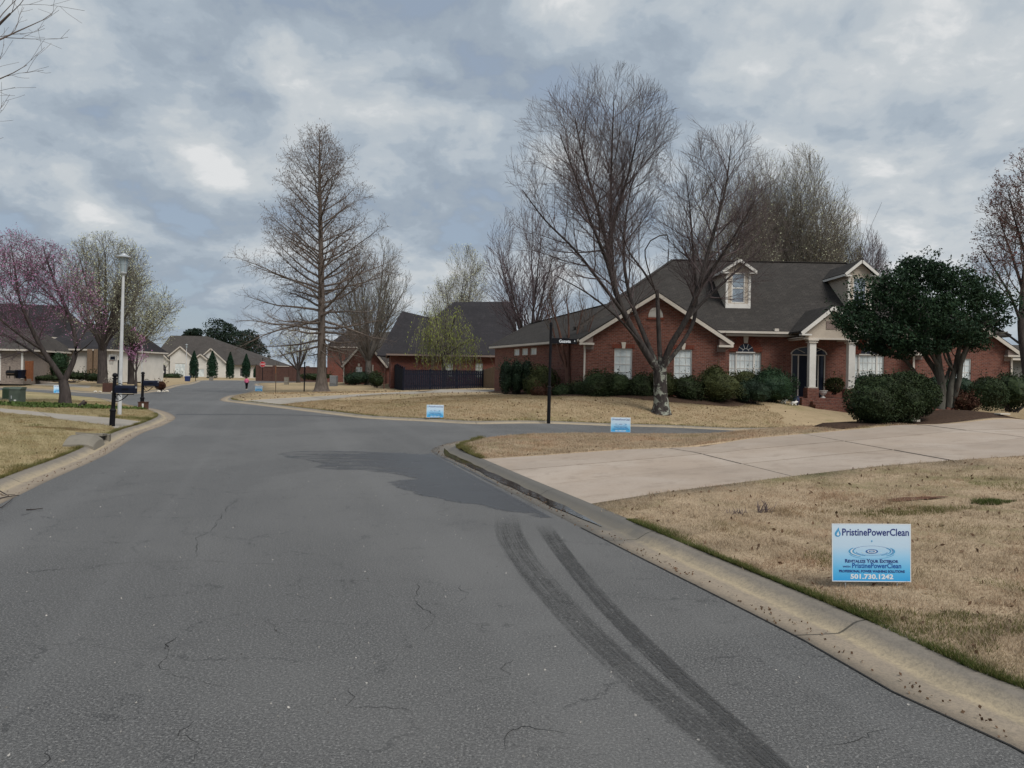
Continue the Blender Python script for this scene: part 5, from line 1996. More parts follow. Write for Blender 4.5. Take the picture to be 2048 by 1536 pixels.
# ---- the large bare maple on the lawn before the brick house
def maple_front():
    base = on_lawn(1322, 826)
    Y = base[1]
    g = gz(*base)
    root = empty('bare_tree', (base[0], Y, g), 'large bare maple with a lichen spotted trunk forking low before the brick house', 'tree')
    T = Tree(11)
    s = Y / FOCAL
    E = lambda px, py, rx, rz, dy=0, ry=None: (at(px, py, Y + dy), Vector((rx * 1.1 * s, (ry or rx) * s, rz * s)))
    T.set_env([E(1190, 330, 165, 205, 0, 190), E(1235, 260, 105, 132, .5), E(1085, 470, 100, 130, 1, 130), E(1120, 330, 108, 150, -.5), E(1440, 430, 112, 185, 0, 150), E(1500, 480, 90, 140, .8),
               E(1460, 330, 80, 92, -.5), E(1340, 590, 130, 90, 0), E(1325, 480, 62, 100, 0), E(1255, 520, 120, 120, -1)])
    b = at(1321, 830, Y)
    B = Vector((base[0], Y, g - .12))
    f = at(1320, 735, Y)
    T.limb([B, Vector((base[0], Y, g + .35)), at(1321, 790, Y), at(1320, 755, Y), f], .36, .27)
    T.b[-1] = (T.b[-1][0], [.50, .40, .34, .315, .30, .29, .285, .28, .275] + [.27] * (len(T.b[-1][0]) - 9) if len(T.b[-1][0]) >= 9 else T.b[-1][1], 0)
    L = []
    pl = lambda pts, r0, r1, lv=0: L.append(photo_limb(T, pts, r0 * .82, r1 * .8, lv))
    pl([(1316, 742, Y), (1283, 690, Y - .1), (1250, 630, Y - .3), (1228, 570, Y - .4), (1216, 500, Y - .2), (1196, 420, Y + .1), (1170, 330, Y + .3), (1150, 240, Y + .2)], .20, .03)
    pl([(1232, 590, Y - .4), (1213, 520, Y - .9), (1180, 440, Y - 1.4), (1150, 350, Y - 1.7), (1120, 270, Y - 1.8)], .12, .02)
    pl([(1250, 630, Y - .3), (1205, 570, Y - .8), (1150, 500, Y - 1.4), (1090, 440, Y - 1.7), (1045, 380, Y - 1.8)], .10, .02)
    pl([(1228, 570, Y - .4), (1222, 480, Y + .6), (1222, 380, Y + 1.0), (1225, 270, Y + 1.1), (1228, 190, Y + 1.0)], .13, .02)
    pl([(1216, 500, Y - .2), (1235, 420, Y + .3), (1262, 330, Y + .4), (1280, 240, Y + .3)], .11, .02)
    pl([(1318, 740, Y), (1292, 680, Y + .4), (1262, 600, Y + .9), (1248, 520, Y + 1.4), (1252, 430, Y + 1.8), (1270, 340, Y + 2.0)], .15, .02)
    pl([(1322, 738, Y), (1318, 680, Y + .1), (1316, 620, Y + .1), (1314, 580, Y + .2)], .13, .10)
    pl([(1314, 585, Y + .2), (1285, 540, Y), (1256, 500, Y - .1), (1240, 450, Y - .5)], .07, .02)
    pl([(1324, 738, Y), (1342, 690, Y - .2), (1372, 640, Y - .4), (1396, 580, Y - .5), (1412, 520, Y - .3), (1432, 450, Y), (1452, 370, Y + .2), (1462, 290, Y + .3)], .18, .02)
    pl([(1326, 736, Y), (1362, 690, Y + .5), (1388, 640, Y + .8), (1392, 580, Y + 1.0), (1386, 500, Y + 1.2), (1380, 420, Y + 1.2), (1372, 350, Y + 1.1)], .13, .02)
    pl([(1396, 580, Y - .5), (1430, 530, Y - 1.0), (1470, 470, Y - 1.4), (1510, 400, Y - 1.5)], .10, .02)
    pl([(1372, 640, Y - .4), (1420, 590, Y + .6), (1475, 540, Y + 1.3), (1530, 490, Y + 1.7)], .10, .02)
    pl([(1283, 690, Y - .1), (1240, 640, Y - 1.2), (1180, 590, Y - 2.0), (1110, 550, Y - 2.3)], .08, .02)
    # broken bough that still points up above the roof
    T.limb([at(1316, 600, Y + .1), at(1290, 500, Y - 1), at(1334, 470, Y - 1.2), at(1336, 525, Y - 1.2)], .03, .022)
    S = wood_spec(2.9, 1.4, .66, 2.9, 5.4, 8.5, a1=.72, a2=.64, a3=.52, up=.06, jit=.075, rmin=.0046)
    S[1]['rel'] = .7
    for i in L[:6] + L[7:]:
        T.sprout(i, 1, S, .28, 1.0)
    c = T.build(root, M_bark, M_twig, 0, (10, 5, 3))
    return root


maple_front()


# ---- bald cypress: one straight stem, boughs level below and steep above
def cypress():
    base = on_lawn(643, 783)
    Y = base[1]
    g = gz(*base)
    root = empty('bald_cypress', (base[0], Y, g), 'tall bare cypress with a straight flared trunk and cone shaped crown, beside the far driveway', 'tree')
    T = Tree(21)
    top = at(640, 258, Y)
    T.limb([Vector((base[0], Y, g - .2)), at(643, 740, Y), at(643, 640, Y), at(642, 520, Y), at(640, 400, Y), at(639, 320, Y), top], .46, .02, 0, .8)
    pts, rad, _ = T.b[0]
    rad = list(rad)
    rad[0], rad[1], rad[2], rad[3] = 1.0, .62, .52, .46
    T.b[0] = (pts, rad, 0)
    s = Y / FOCAL
    half = lambda z: np.interp(z, ZZ, HH)
    prof = [(255, 10), (275, 46), (300, 70), (330, 86), (380, 102), (430, 118), (480, 138), (530, 154), (565, 180), (620, 176), (665, 142), (700, 112), (715, 80)]
    ZZ = np.array([at(640, p, Y).z for p, _ in prof])[::-1]
    HH = np.array([h * s for _, h in prof])[::-1]
    r = T.r
    z0, z1 = at(643, 705, Y).z, top.z - .25
    nb = 96
    az = 0
    S2 = [dict(n=8, jit=.03, up=0), None,
          dict(n=5, jit=.13, up=.06, dens=3.7, ang=.8, angj=.3, len=1.7, rr=.5, t0=.15, taper=.8, rmin=.0085, rel=.5),
          dict(n=3, jit=.2, up=-.03, dens=5.0, ang=.8, len=.6, rr=.6, t0=.1, taper=.6, rmin=.0065)]
    for k in range(nb):
        f = (k + r.random() * .6) / nb
        z = z0 + (z1 - z0) * f ** 1.05
        az += 2.4 + r.gauss(0, .35)
        h = float(half(z))
        el = .02 + .92 * f ** .9 + r.gauss(0, .07)        # rise angle
        if f < .18: el = -.10 + r.gauss(0, .08)
        # ask how far the bough may run before it leaves the cone
        L = .3
        fac = 1.12 - .42 * r.random() ** 1.6
        for _ in range(90):
            if z + math.sin(el + .18) * L > top.z + .1: break
            if math.cos(el) * L > float(half(min(z + math.sin(el + .12) * L, z1))) * fac: break
            L += .12
        i = int(np.searchsorted([p.z for p in pts], z)); i = min(max(i, 1), len(pts) - 1)
        w = (z - pts[i - 1].z) / max(1e-6, pts[i].z - pts[i - 1].z)
        p = pts[i - 1].lerp(pts[i], w)
        rt = rad[i - 1] + (rad[i] - rad[i - 1]) * w
        d = Vector((math.cos(az) * math.cos(el), math.sin(az) * math.cos(el), math.sin(el)))
        S1 = dict(n=9, jit=.075, up=(.030 if f > .3 else .018), taper=.88, rmin=.011)
        S2[1] = S1
        T.grow(p, d, L, min(rt * .38, .018 + .015 * L), 1, S2)
    T.build(root, M_barkc, M_twigb, 1, (9, 3, 3))
    tp = np.array([t[0][:] for t in T.tips])
    up = tp[(tp[:, 2] > top.z * .42)]
    up = up[T.np.random(len(up)) < .8]
    flakes('tassel', up + T.np.normal(0, .08, up.shape), .14, M_cone, root, T.np, .25, hang=True)
    return root


cypress()


# ---- vase shaped bare or budding trees, the same builder with its own plan for each
def vase(name, label, px, py_top, py_base, half, Y, seed, bark, twig, stems=7, fork=.22, r0=.2, bud=None, budn=0, budsize=.10, xdir=0.0, spec=None, group=None, ground=None,
         widest=.55, upcut=0.0, ells=None, flare=1.5, pxb=None, tip_frac=.0, forkz=None):
    pxb = px if pxb is None else pxb
    b = at(pxb, py_base, Y)
    g = b.z if ground is None else ground
    root = empty(name, (b.x, Y, g), label, 'tree', group)
    top = at(px, py_top, Y)
    s = Y / FOCAL
    H = top.z - g
    T = Tree(seed)
    if ells:
        T.set_env([(at(e[0], e[1], Y + (e[4] if len(e) > 4 else 0)), Vector((e[2] * s, e[2] * s * .9, e[3] * s))) for e in ells])
    else:
        T.set_env([(Vector((top.x, Y, g + H * (widest + .02))), Vector((half * s, half * s * .9, H * (1 - widest)))), (Vector((top.x, Y, g + H * (widest - .05))), Vector((half * s * .86, half * s * .8, H * (widest - .12))))])
    zf = g + H * fork if forkz is None else forkz
    F0 = Vector((b.x + (top.x - b.x) * .3, Y, zf))
    T.limb([Vector((b.x, Y, g - .15)), Vector((b.x, Y, g + .3)), F0.lerp(Vector((b.x, Y, g)), .4), F0], r0 * flare, r0 * .8, 0, .6)
    S = spec or wood_spec(H * .26, H * .13, H * .06, 1.15, 2.3, 3.6, a1=.5, a2=.5, a3=.5, up=.07, jit=.08, rmin=.010)
    idx = []
    for k in range(stems):
        az = 2 * PI * k / stems + T.r.gauss(0, .3)
        lean = (.06 if k == 0 else T.r.uniform(.4, 1.3) * min(.8, math.atan(half * s / (H * .5))))
        d = Vector((math.cos(az) * math.sin(lean), math.sin(az) * math.sin(lean), math.cos(lean)))
        p = F0.lerp(Vector((b.x, Y, g)), T.r.uniform(0, .22))
        L = min(max(T.reach(p + d * .5, d) * .97, H * .18) + .2, (top.z - p.z) * .98)
        pts = [p]
        q = p.copy()
        dd = d.copy()
        for j in range(8):
            dd = (dd + Vector((T.r.gauss(0, .05), T.r.gauss(0, .05), T.r.gauss(.03, .04)))).normalized()
            q = q + dd * L * .95 / 8
            pts.append(q.copy())
        rr_ = r0 * T.r.uniform(.45, .62)
        T.b.append((pts, [max(.010, rr_ * (1 - j / 8 * .93)) for j in range(9)], 0))
        idx.append(len(T.b) - 1)
    for i in idx: T.sprout(i, 1, S, .12, 1.0)
    T.build(root, bark, twig, 0, (7, 4, 3))
    if bud:
        tp = np.array([t[0][:] for t in T.tips])
        sel = T.np.choice(len(tp), min(budn, len(tp) * 6)) if len(tp) else []
        P = tp[np.array(sel) % len(tp)] + T.np.normal(0, budsize * 1.1, (len(sel), 3))
        flakes('blossom' if bud in (M_pink, M_pear) else 'bud', P, budsize, bud, root, T.np, .7)
    return root, T


PEARS = 'budding pear trees behind the brick house'
vase('pear_tree', 'budding pear tree behind the brick roof, leftmost of the pale row', 1462, 322, 700, 105, 66, 31, M_barkd, M_twigg, 14, .10, .22, M_pear, 3500, .12, group=PEARS, ground=.6, widest=.5)
vase('pear_tree', 'budding pear tree behind the brick roof, tallest in the middle of the pale row', 1592, 294, 700, 104, 70, 32, M_barkd, M_twigg, 17, .10, .22, M_pear, 5000, .12, group=PEARS, ground=.6, widest=.5)
vase('pear_tree', 'slim budding pear tree above the right dormer, rightmost of the pale row', 1668, 350, 700, 60, 72, 33, M_barkd, M_twigg, 12, .10, .16, M_pear, 3200, .12, group=PEARS, ground=.6, widest=.5)
vase('pear_tree', 'pear tree behind the brick roof, second from the left of the pale row', 1530, 306, 700, 90, 74, 46, M_barkd, M_twigg, 14, .10, .22, M_pear, 3500, .12, group=PEARS, ground=.6, widest=.5)
vase('bare_tree', 'small bare tree showing just over the right dormer', 1738, 470, 700, 50, 75, 34, M_barkd, M_twigp, 11, .45, .14, ground=.6, widest=.62)
vase('bare_tree', 'tall bare purple grey tree behind the garage wing, left of the large maple', 1062, 388, 720, 104, 60, 35, M_barkd, M_twigp, 11, .18, .24, ground=.5, widest=.5)
vase('bare_tree', 'bare tree with dense upright stems close to the right side of the cypress', 738, 468, 752, 98, 88, 36, M_barkg, M_twigg, 12, .16, .40, M_pear, 500, .15, ground=.3, widest=.48)
vase('pear_tree', 'pale blossoming pear tree rising behind the charcoal roof', 920, 492, 740, 74, 98, 37, M_barkd, M_twigg, 9, .2, .24, M_pear, 4600, .15, ground=.3)
vase('pear_tree', 'large pale blossoming pear tree behind the white lamp post', 205, 472, 764, 92, 64, 38, M_barkd, M_twigg, 10, .30, .40, M_pear, 7500, .10, ground=.45, flare=1.15,
     spec=wood_spec(3.2, 1.6, .8, 1.8, 3.2, 4.6, a1=.55, a2=.55, a3=.55, up=.06, jit=.09, rmin=.010), ells=[(215, 540, 88, 78), (170, 600, 60, 80), (250, 600, 70, 85), (200, 660, 90, 50)], forkz=3.6)
vase('pear_tree', 'wide pale tree with sweeping lower boughs right of the lamp post', 262, 545, 762, 110, 70, 39, M_barkd, M_twigg, 11, .25, .30, M_pear, 7500, .10, ground=.3, flare=1.1,
     spec=wood_spec(3.0, 1.6, .8, 2.0, 3.4, 4.8, a1=.6, a2=.6, a3=.55, up=.04, jit=.09, rmin=.010), ells=[(300, 620, 72, 62), (330, 655, 56, 42), (262, 590, 50, 50), (290, 690, 60, 40)], forkz=3.0)
vase('redbud_tree', 'slender magenta redbud behind the far lamp post', 272, 655, 760, 30, 62, 40, M_barkd, M_twigp, 6, .22, .09, M_pink, 700, .11, ground=.3)
vase('bare_tree', 'low spreading pale bare tree behind the cypress trunk', 597, 646, 756, 58, 108, 41, M_barkd, M_twigg, 10, .22, .26, M_pear, 900, .16, ground=-.1, widest=.5)
vase('bare_tree', 'small bare tree in front of the white house at the street end', 322, 694, 757, 30, 120, 42, M_barkd, M_twigg, 7, .25, .14, M_pear, 200, .14, ground=-.15)
vase('bare_tree', 'bare tree growing against the dim two storey brick house', 690, 640, 758, 50, 104, 43, M_barkd, M_twigb, 8, .2, .2, ground=.1)
vase('bare_tree', 'thin bare tree in the front corner of the low brick house', 768, 700, 768, 13, 69, 44, M_barkr, M_twigb, 4, .2, .05, ground=.35)


def redbud():
    b = on_lawn(131, 808)
    Y, g = b[1], gz(*b)
    root = empty('redbud_tree', (b[0], Y, g), 'pink blossoming redbud forking into two limbs by the green utility boxes', 'tree')
    T = Tree(51)
    s = Y / FOCAL
    E = lambda px, py, rx, rz, dy=0: (at(px, py, Y + dy), Vector((rx * s, rx * s, rz * s)))
    T.set_env([E(60, 590, 125, 112), E(-10, 620, 110, 110), E(30, 540, 75, 82), E(130, 640, 78, 80), E(95, 560, 60, 70)])
    T.limb([Vector((b[0], Y, g - .15)), Vector((b[0] - .02, Y, g + .12)), at(130, 785, Y), at(126, 760, Y)], .29, .18)
    L = []
    pl = lambda pts, r0, r1: L.append(photo_limb(T, pts, r0 * .8, r1 * .8))
    pl([(127, 763, Y), (106, 730, Y - .2), (85, 700, Y - .4), (60, 650, Y - .7), (40, 600, Y - .9), (30, 540, Y - 1), (22, 490, Y - 1)], .15, .02)
    pl([(128, 763, Y), (146, 725, Y + .1), (152, 690, Y + .1), (142, 640, Y + .1), (120, 590, Y), (100, 540, Y - .1), (85, 490, Y - .2)], .15, .02)
    pl([(104, 728, Y - .2), (60, 700, Y + .3), (10, 670, Y + .8), (-50, 640, Y + 1.0)], .08, .02)
    pl([(85, 700, Y - .4), (40, 670, Y - 1.2), (-20, 620, Y - 1.9), (-70, 570, Y - 2)], .08, .02)
    pl([(152, 690, Y + .1), (172, 660, Y + .3), (190, 630, Y + .4)], .06, .015)
    pl([(149, 708, Y + .1), (170, 695, Y - .6), (186, 680, Y - .9)], .05, .015)
    pl([(142, 640, Y + .1), (110, 600, Y + .9), (70, 560, Y + 1.4), (60, 510, Y + 1.5)], .07, .015)
    S = wood_spec(2.3, 1.05, .5, 3.6, 6.0, 8.5, a1=.7, a2=.65, a3=.65, up=.05, jit=.10, rmin=.0055)
    for i in L: T.sprout(i, 1, S, .25, 1.0)
    T.build(root, M_barkd, M_twigp, 0, (8, 4, 3))
    tp = np.array([t[0][:] for t in T.tips])
    up = tp[tp[:, 2] > at(60, 690, Y).z]
    k = T.np.choice(len(up), 13000)
    flakes('blossom', up[k] + T.np.normal(0, .08, (13000, 3)), .055, M_pink, root, T.np, .7)


redbud()


def crape():
    b = on_lawn(1140, 796)
    Y = 39.6
    q = at(1140, 772, Y)
    g = gz(q.x, Y)
    root = empty('crape_myrtle', (q.x, Y, g), 'bare crape myrtle with smooth reddish stems behind the street name post', 'tree')
    T = Tree(61)
    s = Y / FOCAL
    E = lambda px, py, rx, rz, dy=0: (at(px, py, Y + dy), Vector((rx * s, rx * s, rz * s)))
    T.set_env([E(1130, 610, 72, 72), E(1105, 580, 45, 60), E(1165, 600, 45, 60)])
    T.limb([Vector((q.x, Y, g - .1)), at(1137, 760, Y), at(1136, 735, Y)], .20, .16)
    for dx in (-.10, .09):
        T.limb([Vector((q.x + dx, Y + .1, g - .1)), Vector((q.x + dx * 1.2, Y + .1, g + .7)), at(1136, 733, Y)], .13, .11)
    L = []
    for pts, r0 in (([(1133, 738, Y), (1126, 700, Y - .1), (1118, 660, Y - .2), (1106, 620, Y - .3), (1098, 580, Y - .3)], .085), ([(1136, 738, Y), (1137, 690, Y), (1137, 640, Y), (1132, 590, Y)], .085),
                    ([(1139, 738, Y), (1150, 690, Y + .1), (1158, 650, Y + .2), (1168, 610, Y + .2)], .075), ([(1141, 740, Y), (1160, 715, Y - .3), (1172, 680, Y - .5), (1188, 630, Y - .6)], .06),
                    ([(1131, 740, Y), (1118, 705, Y + .5), (1106, 660, Y + .8), (1090, 610, Y + 1)], .065)):
        L.append(photo_limb(T, pts, r0, .018))
    S = wood_spec(1.5, .75, .4, 2.4, 4.2, 6, a1=.42, a2=.5, a3=.5, up=.07, jit=.06, rmin=.0075)
    for i in L: T.sprout(i, 1, S, .4, 1.0)
    T.build(root, M_barkr, M_twigb, 0, (8, 4, 3))


crape()


def edge_trees():
    # reddish budding maple at the right edge
    Y = 33.0
    q = at(2046, 770, Y)
    root = empty('budding_maple', (q.x, Y, .7), 'maple with red brown buds leaning in at the right edge of the view', 'tree')
    T = Tree(71)
    s = Y / FOCAL
    E = lambda px, py, rx, rz, dy=0: (at(px, py, Y + dy), Vector((rx * s, rx * s, rz * s)))
    T.set_env([E(2090, 470, 130, 190), E(2040, 560, 118, 100), E(2130, 400, 100, 160), E(2010, 600, 60, 60)])
    T.limb([Vector((q.x + .3, Y, .5)), at(2052, 740, Y), at(2044, 680, Y), at(2042, 640, Y)], .17, .14)
    L = []
    for pts, r0 in (([(2043, 650, Y), (2046, 580, Y), (2054, 500, Y), (2060, 420, Y), (2058, 340, Y)], .14), ([(2042, 645, Y), (2020, 590, Y - .4), (1990, 540, Y - .8), (1960, 490, Y - 1)], .07),
                    ([(2045, 640, Y), (2080, 570, Y + .3), (2120, 480, Y + .6), (2150, 380, Y + .8)], .12), ([(2043, 690, Y), (2000, 660, Y + .6), (1960, 650, Y + 1), (1925, 640, Y + 1.2)], .05),
                    ([(2046, 580, Y), (2020, 500, Y + .8), (1996, 430, Y + 1.2)], .07), ([(2054, 520, Y), (2030, 440, Y - .8), (2016, 380, Y - 1)], .07)):
        L.append(photo_limb(T, pts, r0, .018))
    S = wood_spec(2.2, 1.0, .48, 3.2, 5.2, 7, a1=.65, a2=.6, a3=.6, up=.05, jit=.08, rmin=.007)
    for i in L: T.sprout(i, 1, S, .2, 1.0)
    T.build(root, M_barkd, M_twigb, 0, (8, 4, 3))
    tp = np.array([t[0][:] for t in T.tips])
    k = T.np.choice(len(tp), 9000)
    flakes('bud', tp[k] + T.np.normal(0, .05, (9000, 3)), .07, M_redbud_, root, T.np, .7)
    # tree on the left lawn whose twigs hang into the top left corner
    Y = 13.5
    root = empty('bare_tree', (-15.0, Y, .25), 'bare tree whose twig ends reach in at the upper left corner', 'tree')
    T = Tree(72)
    T.set_env([(Vector((-13.7, Y, 8.2)), Vector((5.75, 5, 4.2)))])
    T.limb([(-15, Y, 0), (-15, Y, 1.5), (-14.9, Y, 3.4)], .36, .26)
    L = []
    for k in range(8):
        a = 2 * PI * k / 8
        L.append(T.limb([(-14.9, Y, 3.0 + .1 * k), (-14.4 + 1.4 * math.cos(a), Y + 1.4 * math.sin(a), 5.2), (-14.1 + 3.2 * math.cos(a), Y + 3.0 * math.sin(a), 7.4), (-13.9 + 4.4 * math.cos(a), Y + 4 * math.sin(a), 9.2)], .14, .02))
    S = wood_spec(2.6, 1.3, .6, 1.4, 2.6, 4.2, a1=.6, a2=.6, a3=.6, up=.05, jit=.09, rmin=.004)
    for i in L: T.sprout(i, 1, S, .25, 1.0)
    T.build(root, M_barkd, M_twigb, 0, (8, 4, 3))


edge_trees()


def holly():
    """the broad dark evergreen on its many bare stems, in the bed by the big driveway"""
    x, Y = 12.15, 21.8
    g = gz(x, Y) + .06
    root = empty('evergreen_tree', (x, Y, g), 'broad dark evergreen tree on several bare crooked stems in the mulch bed', 'tree')
    T = Tree(81)
    s = Y / FOCAL
    for k, (pts, r0) in enumerate((([(1880, 818, Y), (1884, 780, Y), (1878, 730, Y), (1874, 690, Y), (1868, 640, Y)], .13), ([(1886, 818, Y + .1), (1880, 760, Y + .2), (1856, 720, Y + .3), (1836, 690, Y + .4), (1800, 640, Y + .6)], .10),
                    ([(1897, 815, Y), (1902, 770, Y), (1912, 730, Y), (1920, 690, Y), (1938, 650, Y)], .10), ([(1902, 815, Y + .1), (1918, 760, Y - .1), (1924, 715, Y - .2), (1948, 670, Y - .4), (1978, 640, Y - .6)], .085),
                    ([(1884, 772, Y), (1902, 730, Y + .3), (1890, 690, Y + .6), (1900, 640, Y + .8)], .06), ([(1836, 756, Y + .5), (1812, 722, Y + .4), (1770, 700, Y + .2), (1738, 690, Y)], .06),
                    ([(1878, 735, Y), (1850, 690, Y - .5), (1810, 650, Y - .9)], .06), ([(1905, 740, Y), (1890, 715, Y - .4), (1880, 680, Y - .7)], .04), ([(1876, 800, Y + .35), (1858, 775, Y + .45), (1836, 756, Y + .5)], .07),
                    ([(1938, 690, Y - .2), (1980, 672, Y), (2015, 664, Y + .2)], .04), ([(1916, 745, Y), (1935, 700, Y + .5), (1950, 660, Y + .9)], .05))):
        i = photo_limb(T, pts, r0, r0 * .45)
        if k < 8: T.sprout(i, 1, [None, dict(n=4, jit=.12, up=.10, dens=2.2, ang=.7, len=.8, rr=.5, taper=.6, rmin=.01)], .55, 1.0)
    T.build(root, M_barkl, M_barkd, 0, (8, 4, 3))
    E = lambda px, py, rx, rz, dy=0, ry=None: (tuple(at(px, py, Y + dy)), (rx * s, (ry or rx) * s, rz * s))
    ells = [E(1850, 588, 95, 62, 0, 80), E(1760, 620, 80, 62, .2), E(1725, 650, 58, 42, -.2), E(1930, 620, 85, 62, .1), E(1985, 632, 38, 42, .1), E(1850, 550, 58, 34, 0), E(1790, 575, 55, 40, -.4), E(1905, 565, 55, 36, .3),
            E(1800, 672, 70, 34, -.3), E(1900, 668, 66, 26, -.2), E(1755, 690, 40, 18, 0), E(1870, 640, 80, 50, -.6), E(1965, 590, 44, 40, .5), E(1845, 528, 30, 16, 0), E(1815, 548, 28, 20, .3), E(1700, 625, 36, 30, .2), E(1850, 692, 60, 18, -.3), E(1925, 684, 48, 20, .1), E(1780, 700, 46, 18, -.2)]
    P, d = in_ells(ells, 50000, T.np, .45, .24, 3.9)
    # sprays: leaves gather in tufts, with gaps between
    n = np.sin(P[:, 0] * 7.1 + 1) * np.sin(P[:, 1] * 6.3) + np.sin(P[:, 2] * 8.7 + P[:, 0] * 3)
    P, d = P[n > -.8], d[n > -.8]
    flakes('foliage', P, .085, M_leafd, root, T.np, .5, out=d * .5 + np.array([0, 0, .3]))
    # young shoots that stand out of the outline
    sh = []
    for e in ells:
        for _ in range(16):
            a = T.np.normal(0, 1, 3); a[2] = abs(a[2]) * .9 + .1; a /= np.linalg.norm(a)
            q = np.array(e[0]) + a * np.array(e[1])
            for j in range(7): sh.append(q + a * .045 * j + T.np.normal(0, .03, 3))
    flakes('shoot', np.array(sh), .085, M_leafd, root, T.np, .45)
    return root


holly()


SH_ = 'shrubs along the front of the brick house'


def leafy(name, label, ells, n, size, mat, cat='shrub', group=None, seed=1, lump=.15, freq=2.3, aspect=.55, core=True, kind=None, flat_top=False, shell=.6):
    """a shrub: leaves over its outer part and bare dark stems within"""
    r = np.random.default_rng(seed)
    if group == SH_ and core and name == 'shrub':
        ells = [((e[0][0], e[0][1], e[0][2] - e[1][2] * .07), (e[1][0] * 1.22, e[1][1], e[1][2] * .95)) for e in ells]
        lump, freq = .12, 4.2
    c = np.mean([e[0] for e in ells], 0)
    zb = min(e[0][2] - e[1][2] for e in ells)
    root = empty(name, (c[0], c[1], zb), label, cat, group)
    P, d = in_ells(ells, int(n * 1.7), r, shell, lump, freq, seed)
    P = P[P[:, 2] > zb - .1]
    sh = []
    for e in ells:                               # shoots that break the outline
        for _ in range(14):
            a = r.normal(0, 1, 3); a[2] = abs(a[2]) + .2; a /= np.linalg.norm(a)
            q = np.array(e[0]) + a * np.array(e[1]) * .97
            for j in range(6): sh.append(q + (a + np.array([0, 0, .5])) * size * .5 * j + r.normal(0, size * .3, 3))
    flakes('foliage', np.concatenate([P, np.array(sh)]), size, mat, root, r, aspect)
    st = MB()
    for e in ells:
        for k in range(7):
            a = r.uniform(0, 6.28)
            q = Vector(e[0])
            st.tube([(c[0] + r.normal(0, e[1][0] * .15), c[1] + r.normal(0, e[1][1] * .15), zb - .1), (q.x + math.cos(a) * e[1][0] * .35, q.y + math.sin(a) * e[1][1] * .35, q.z),
                     (q.x + math.cos(a) * e[1][0] * .8, q.y + math.sin(a) * e[1][1] * .8, q.z + e[1][2] * .55)], [.022, .014, .006], 4, False)
    st.build('stem', M_barkd, root)
    if core:
        # the dense twiggy inside, a lumpy body well under the leaves
        V, Fq, off = [], [], 0
        for e in ells:
            nu, nv = 10, 7
            for iv in range(nv + 1):
                th = PI * iv / nv
                for iu in range(nu):
                    ph = 2 * PI * iu / nu
                    k = .80 + .06 * math.sin(iu * 2.1 + iv * 1.7 + seed)
                    V.append((e[0][0] + e[1][0] * k * math.sin(th) * math.cos(ph), e[0][1] + e[1][1] * k * math.sin(th) * math.sin(ph), max(zb, e[0][2] + e[1][2] * k * math.cos(th))))
            for iv in range(nv):
                for iu in range(nu):
                    j = (iu + 1) % nu
                    Fq.append((off + iv * nu + iu, off + (iv + 1) * nu + iu, off + (iv + 1) * nu + j, off + iv * nu + j))
            off += nu * (nv + 1)
        link('twigs', np_mesh('twigs', np.array(V) - np.array(root.location), np.array(Fq)), mat, root)
    return root


def px_ell(px0, px1, py0, py1, Y, depth=None, dy=0.0):
    a, b = at(px0, py0, Y + dy), at(px1, py1, Y + dy)
    m = at((px0 + px1) / 2, (py0 + py1) / 2, Y + dy)
    rx, rz = abs(b.x - a.x) / 2, abs(at((px0 + px1) / 2, py0, Y + dy).z - at((px0 + px1) / 2, py1, Y + dy).z) / 2
    return (tuple(m), (rx, depth or rx * .8, rz))


def boxy(px0, px1, py0, py1, Y, depth, nx=3):
    """clipped hedge: overlapping ellipsoids set in a row so that the top stays level"""
    out = []
    w = (px1 - px0) / nx
    for k in range(nx):
        out.append(px_ell(px0 + w * (k - .18), px0 + w * (k + 1.18), py0, py1 + 6, Y, depth))
        out.append(px_ell(px0 + w * (k - .05), px0 + w * (k + 1.05), py0 + 1, (py0 + py1) / 2 + 4, Y, depth * .95))
    return out


SH = 'shrubs along the front of the brick house'
leafy('hedge', 'tall clipped dark hedge at the corner of the garage wing', boxy(1002, 1064, 722, 784, 41.5, .8, 3), 5200, .085, M_leafbox, 'hedge', SH, 1, .04)
leafy('shrub', 'olive green shrub between the clipped hedge and the street name post', [px_ell(1062, 1112, 722, 792, 40.2), px_ell(1052, 1085, 740, 795, 40)], 2600, .08, M_leafo, 'shrub', SH, 2)
leafy('shrub', 'small russet shrub at the foot of the street name post', [px_ell(1064, 1098, 768, 800, 38.4), px_ell(1090, 1112, 772, 802, 38.3)], 1300, .07, M_leafr, 'shrub', SH, 3)
leafy('shrub', 'low dark shrub around the foot of the crape myrtle', [px_ell(1102, 1150, 764, 802, 38.2), px_ell(1140, 1176, 758, 802, 38)], 2000, .075, M_leafb, 'shrub', SH, 4)
leafy('shrub', 'wide dark shrub under the left window of the gable', [px_ell(1166, 1222, 736, 802, 36.8, .8), px_ell(1205, 1262, 738, 802, 36.9, .8)], 4200, .075, M_leafb, 'shrub', SH, 5)
leafy('shrub', 'dark purplish shrub between the two gable windows', [px_ell(1256, 1305, 742, 803, 36.8, .8)], 2000, .075, M_leafb, 'shrub', SH, 6)
leafy('shrub', 'green shrub directly behind the maple trunk', [px_ell(1300, 1352, 736, 803, 36.9, .8)], 2400, .075, M_leafo, 'shrub', SH, 7)
leafy('shrub', 'dark shrub under the right window of the gable', [px_ell(1346, 1402, 746, 804, 36.8, .8)], 2400, .075, M_leafb, 'shrub', SH, 8)
leafy('shrub', 'big rounded olive shrub at the right corner of the gable', [px_ell(1398, 1478, 732, 806, 36.9, .95), px_ell(1410, 1450, 726, 780, 37.1, .8)], 3800, .078, M_leafo, 'shrub', SH, 9)
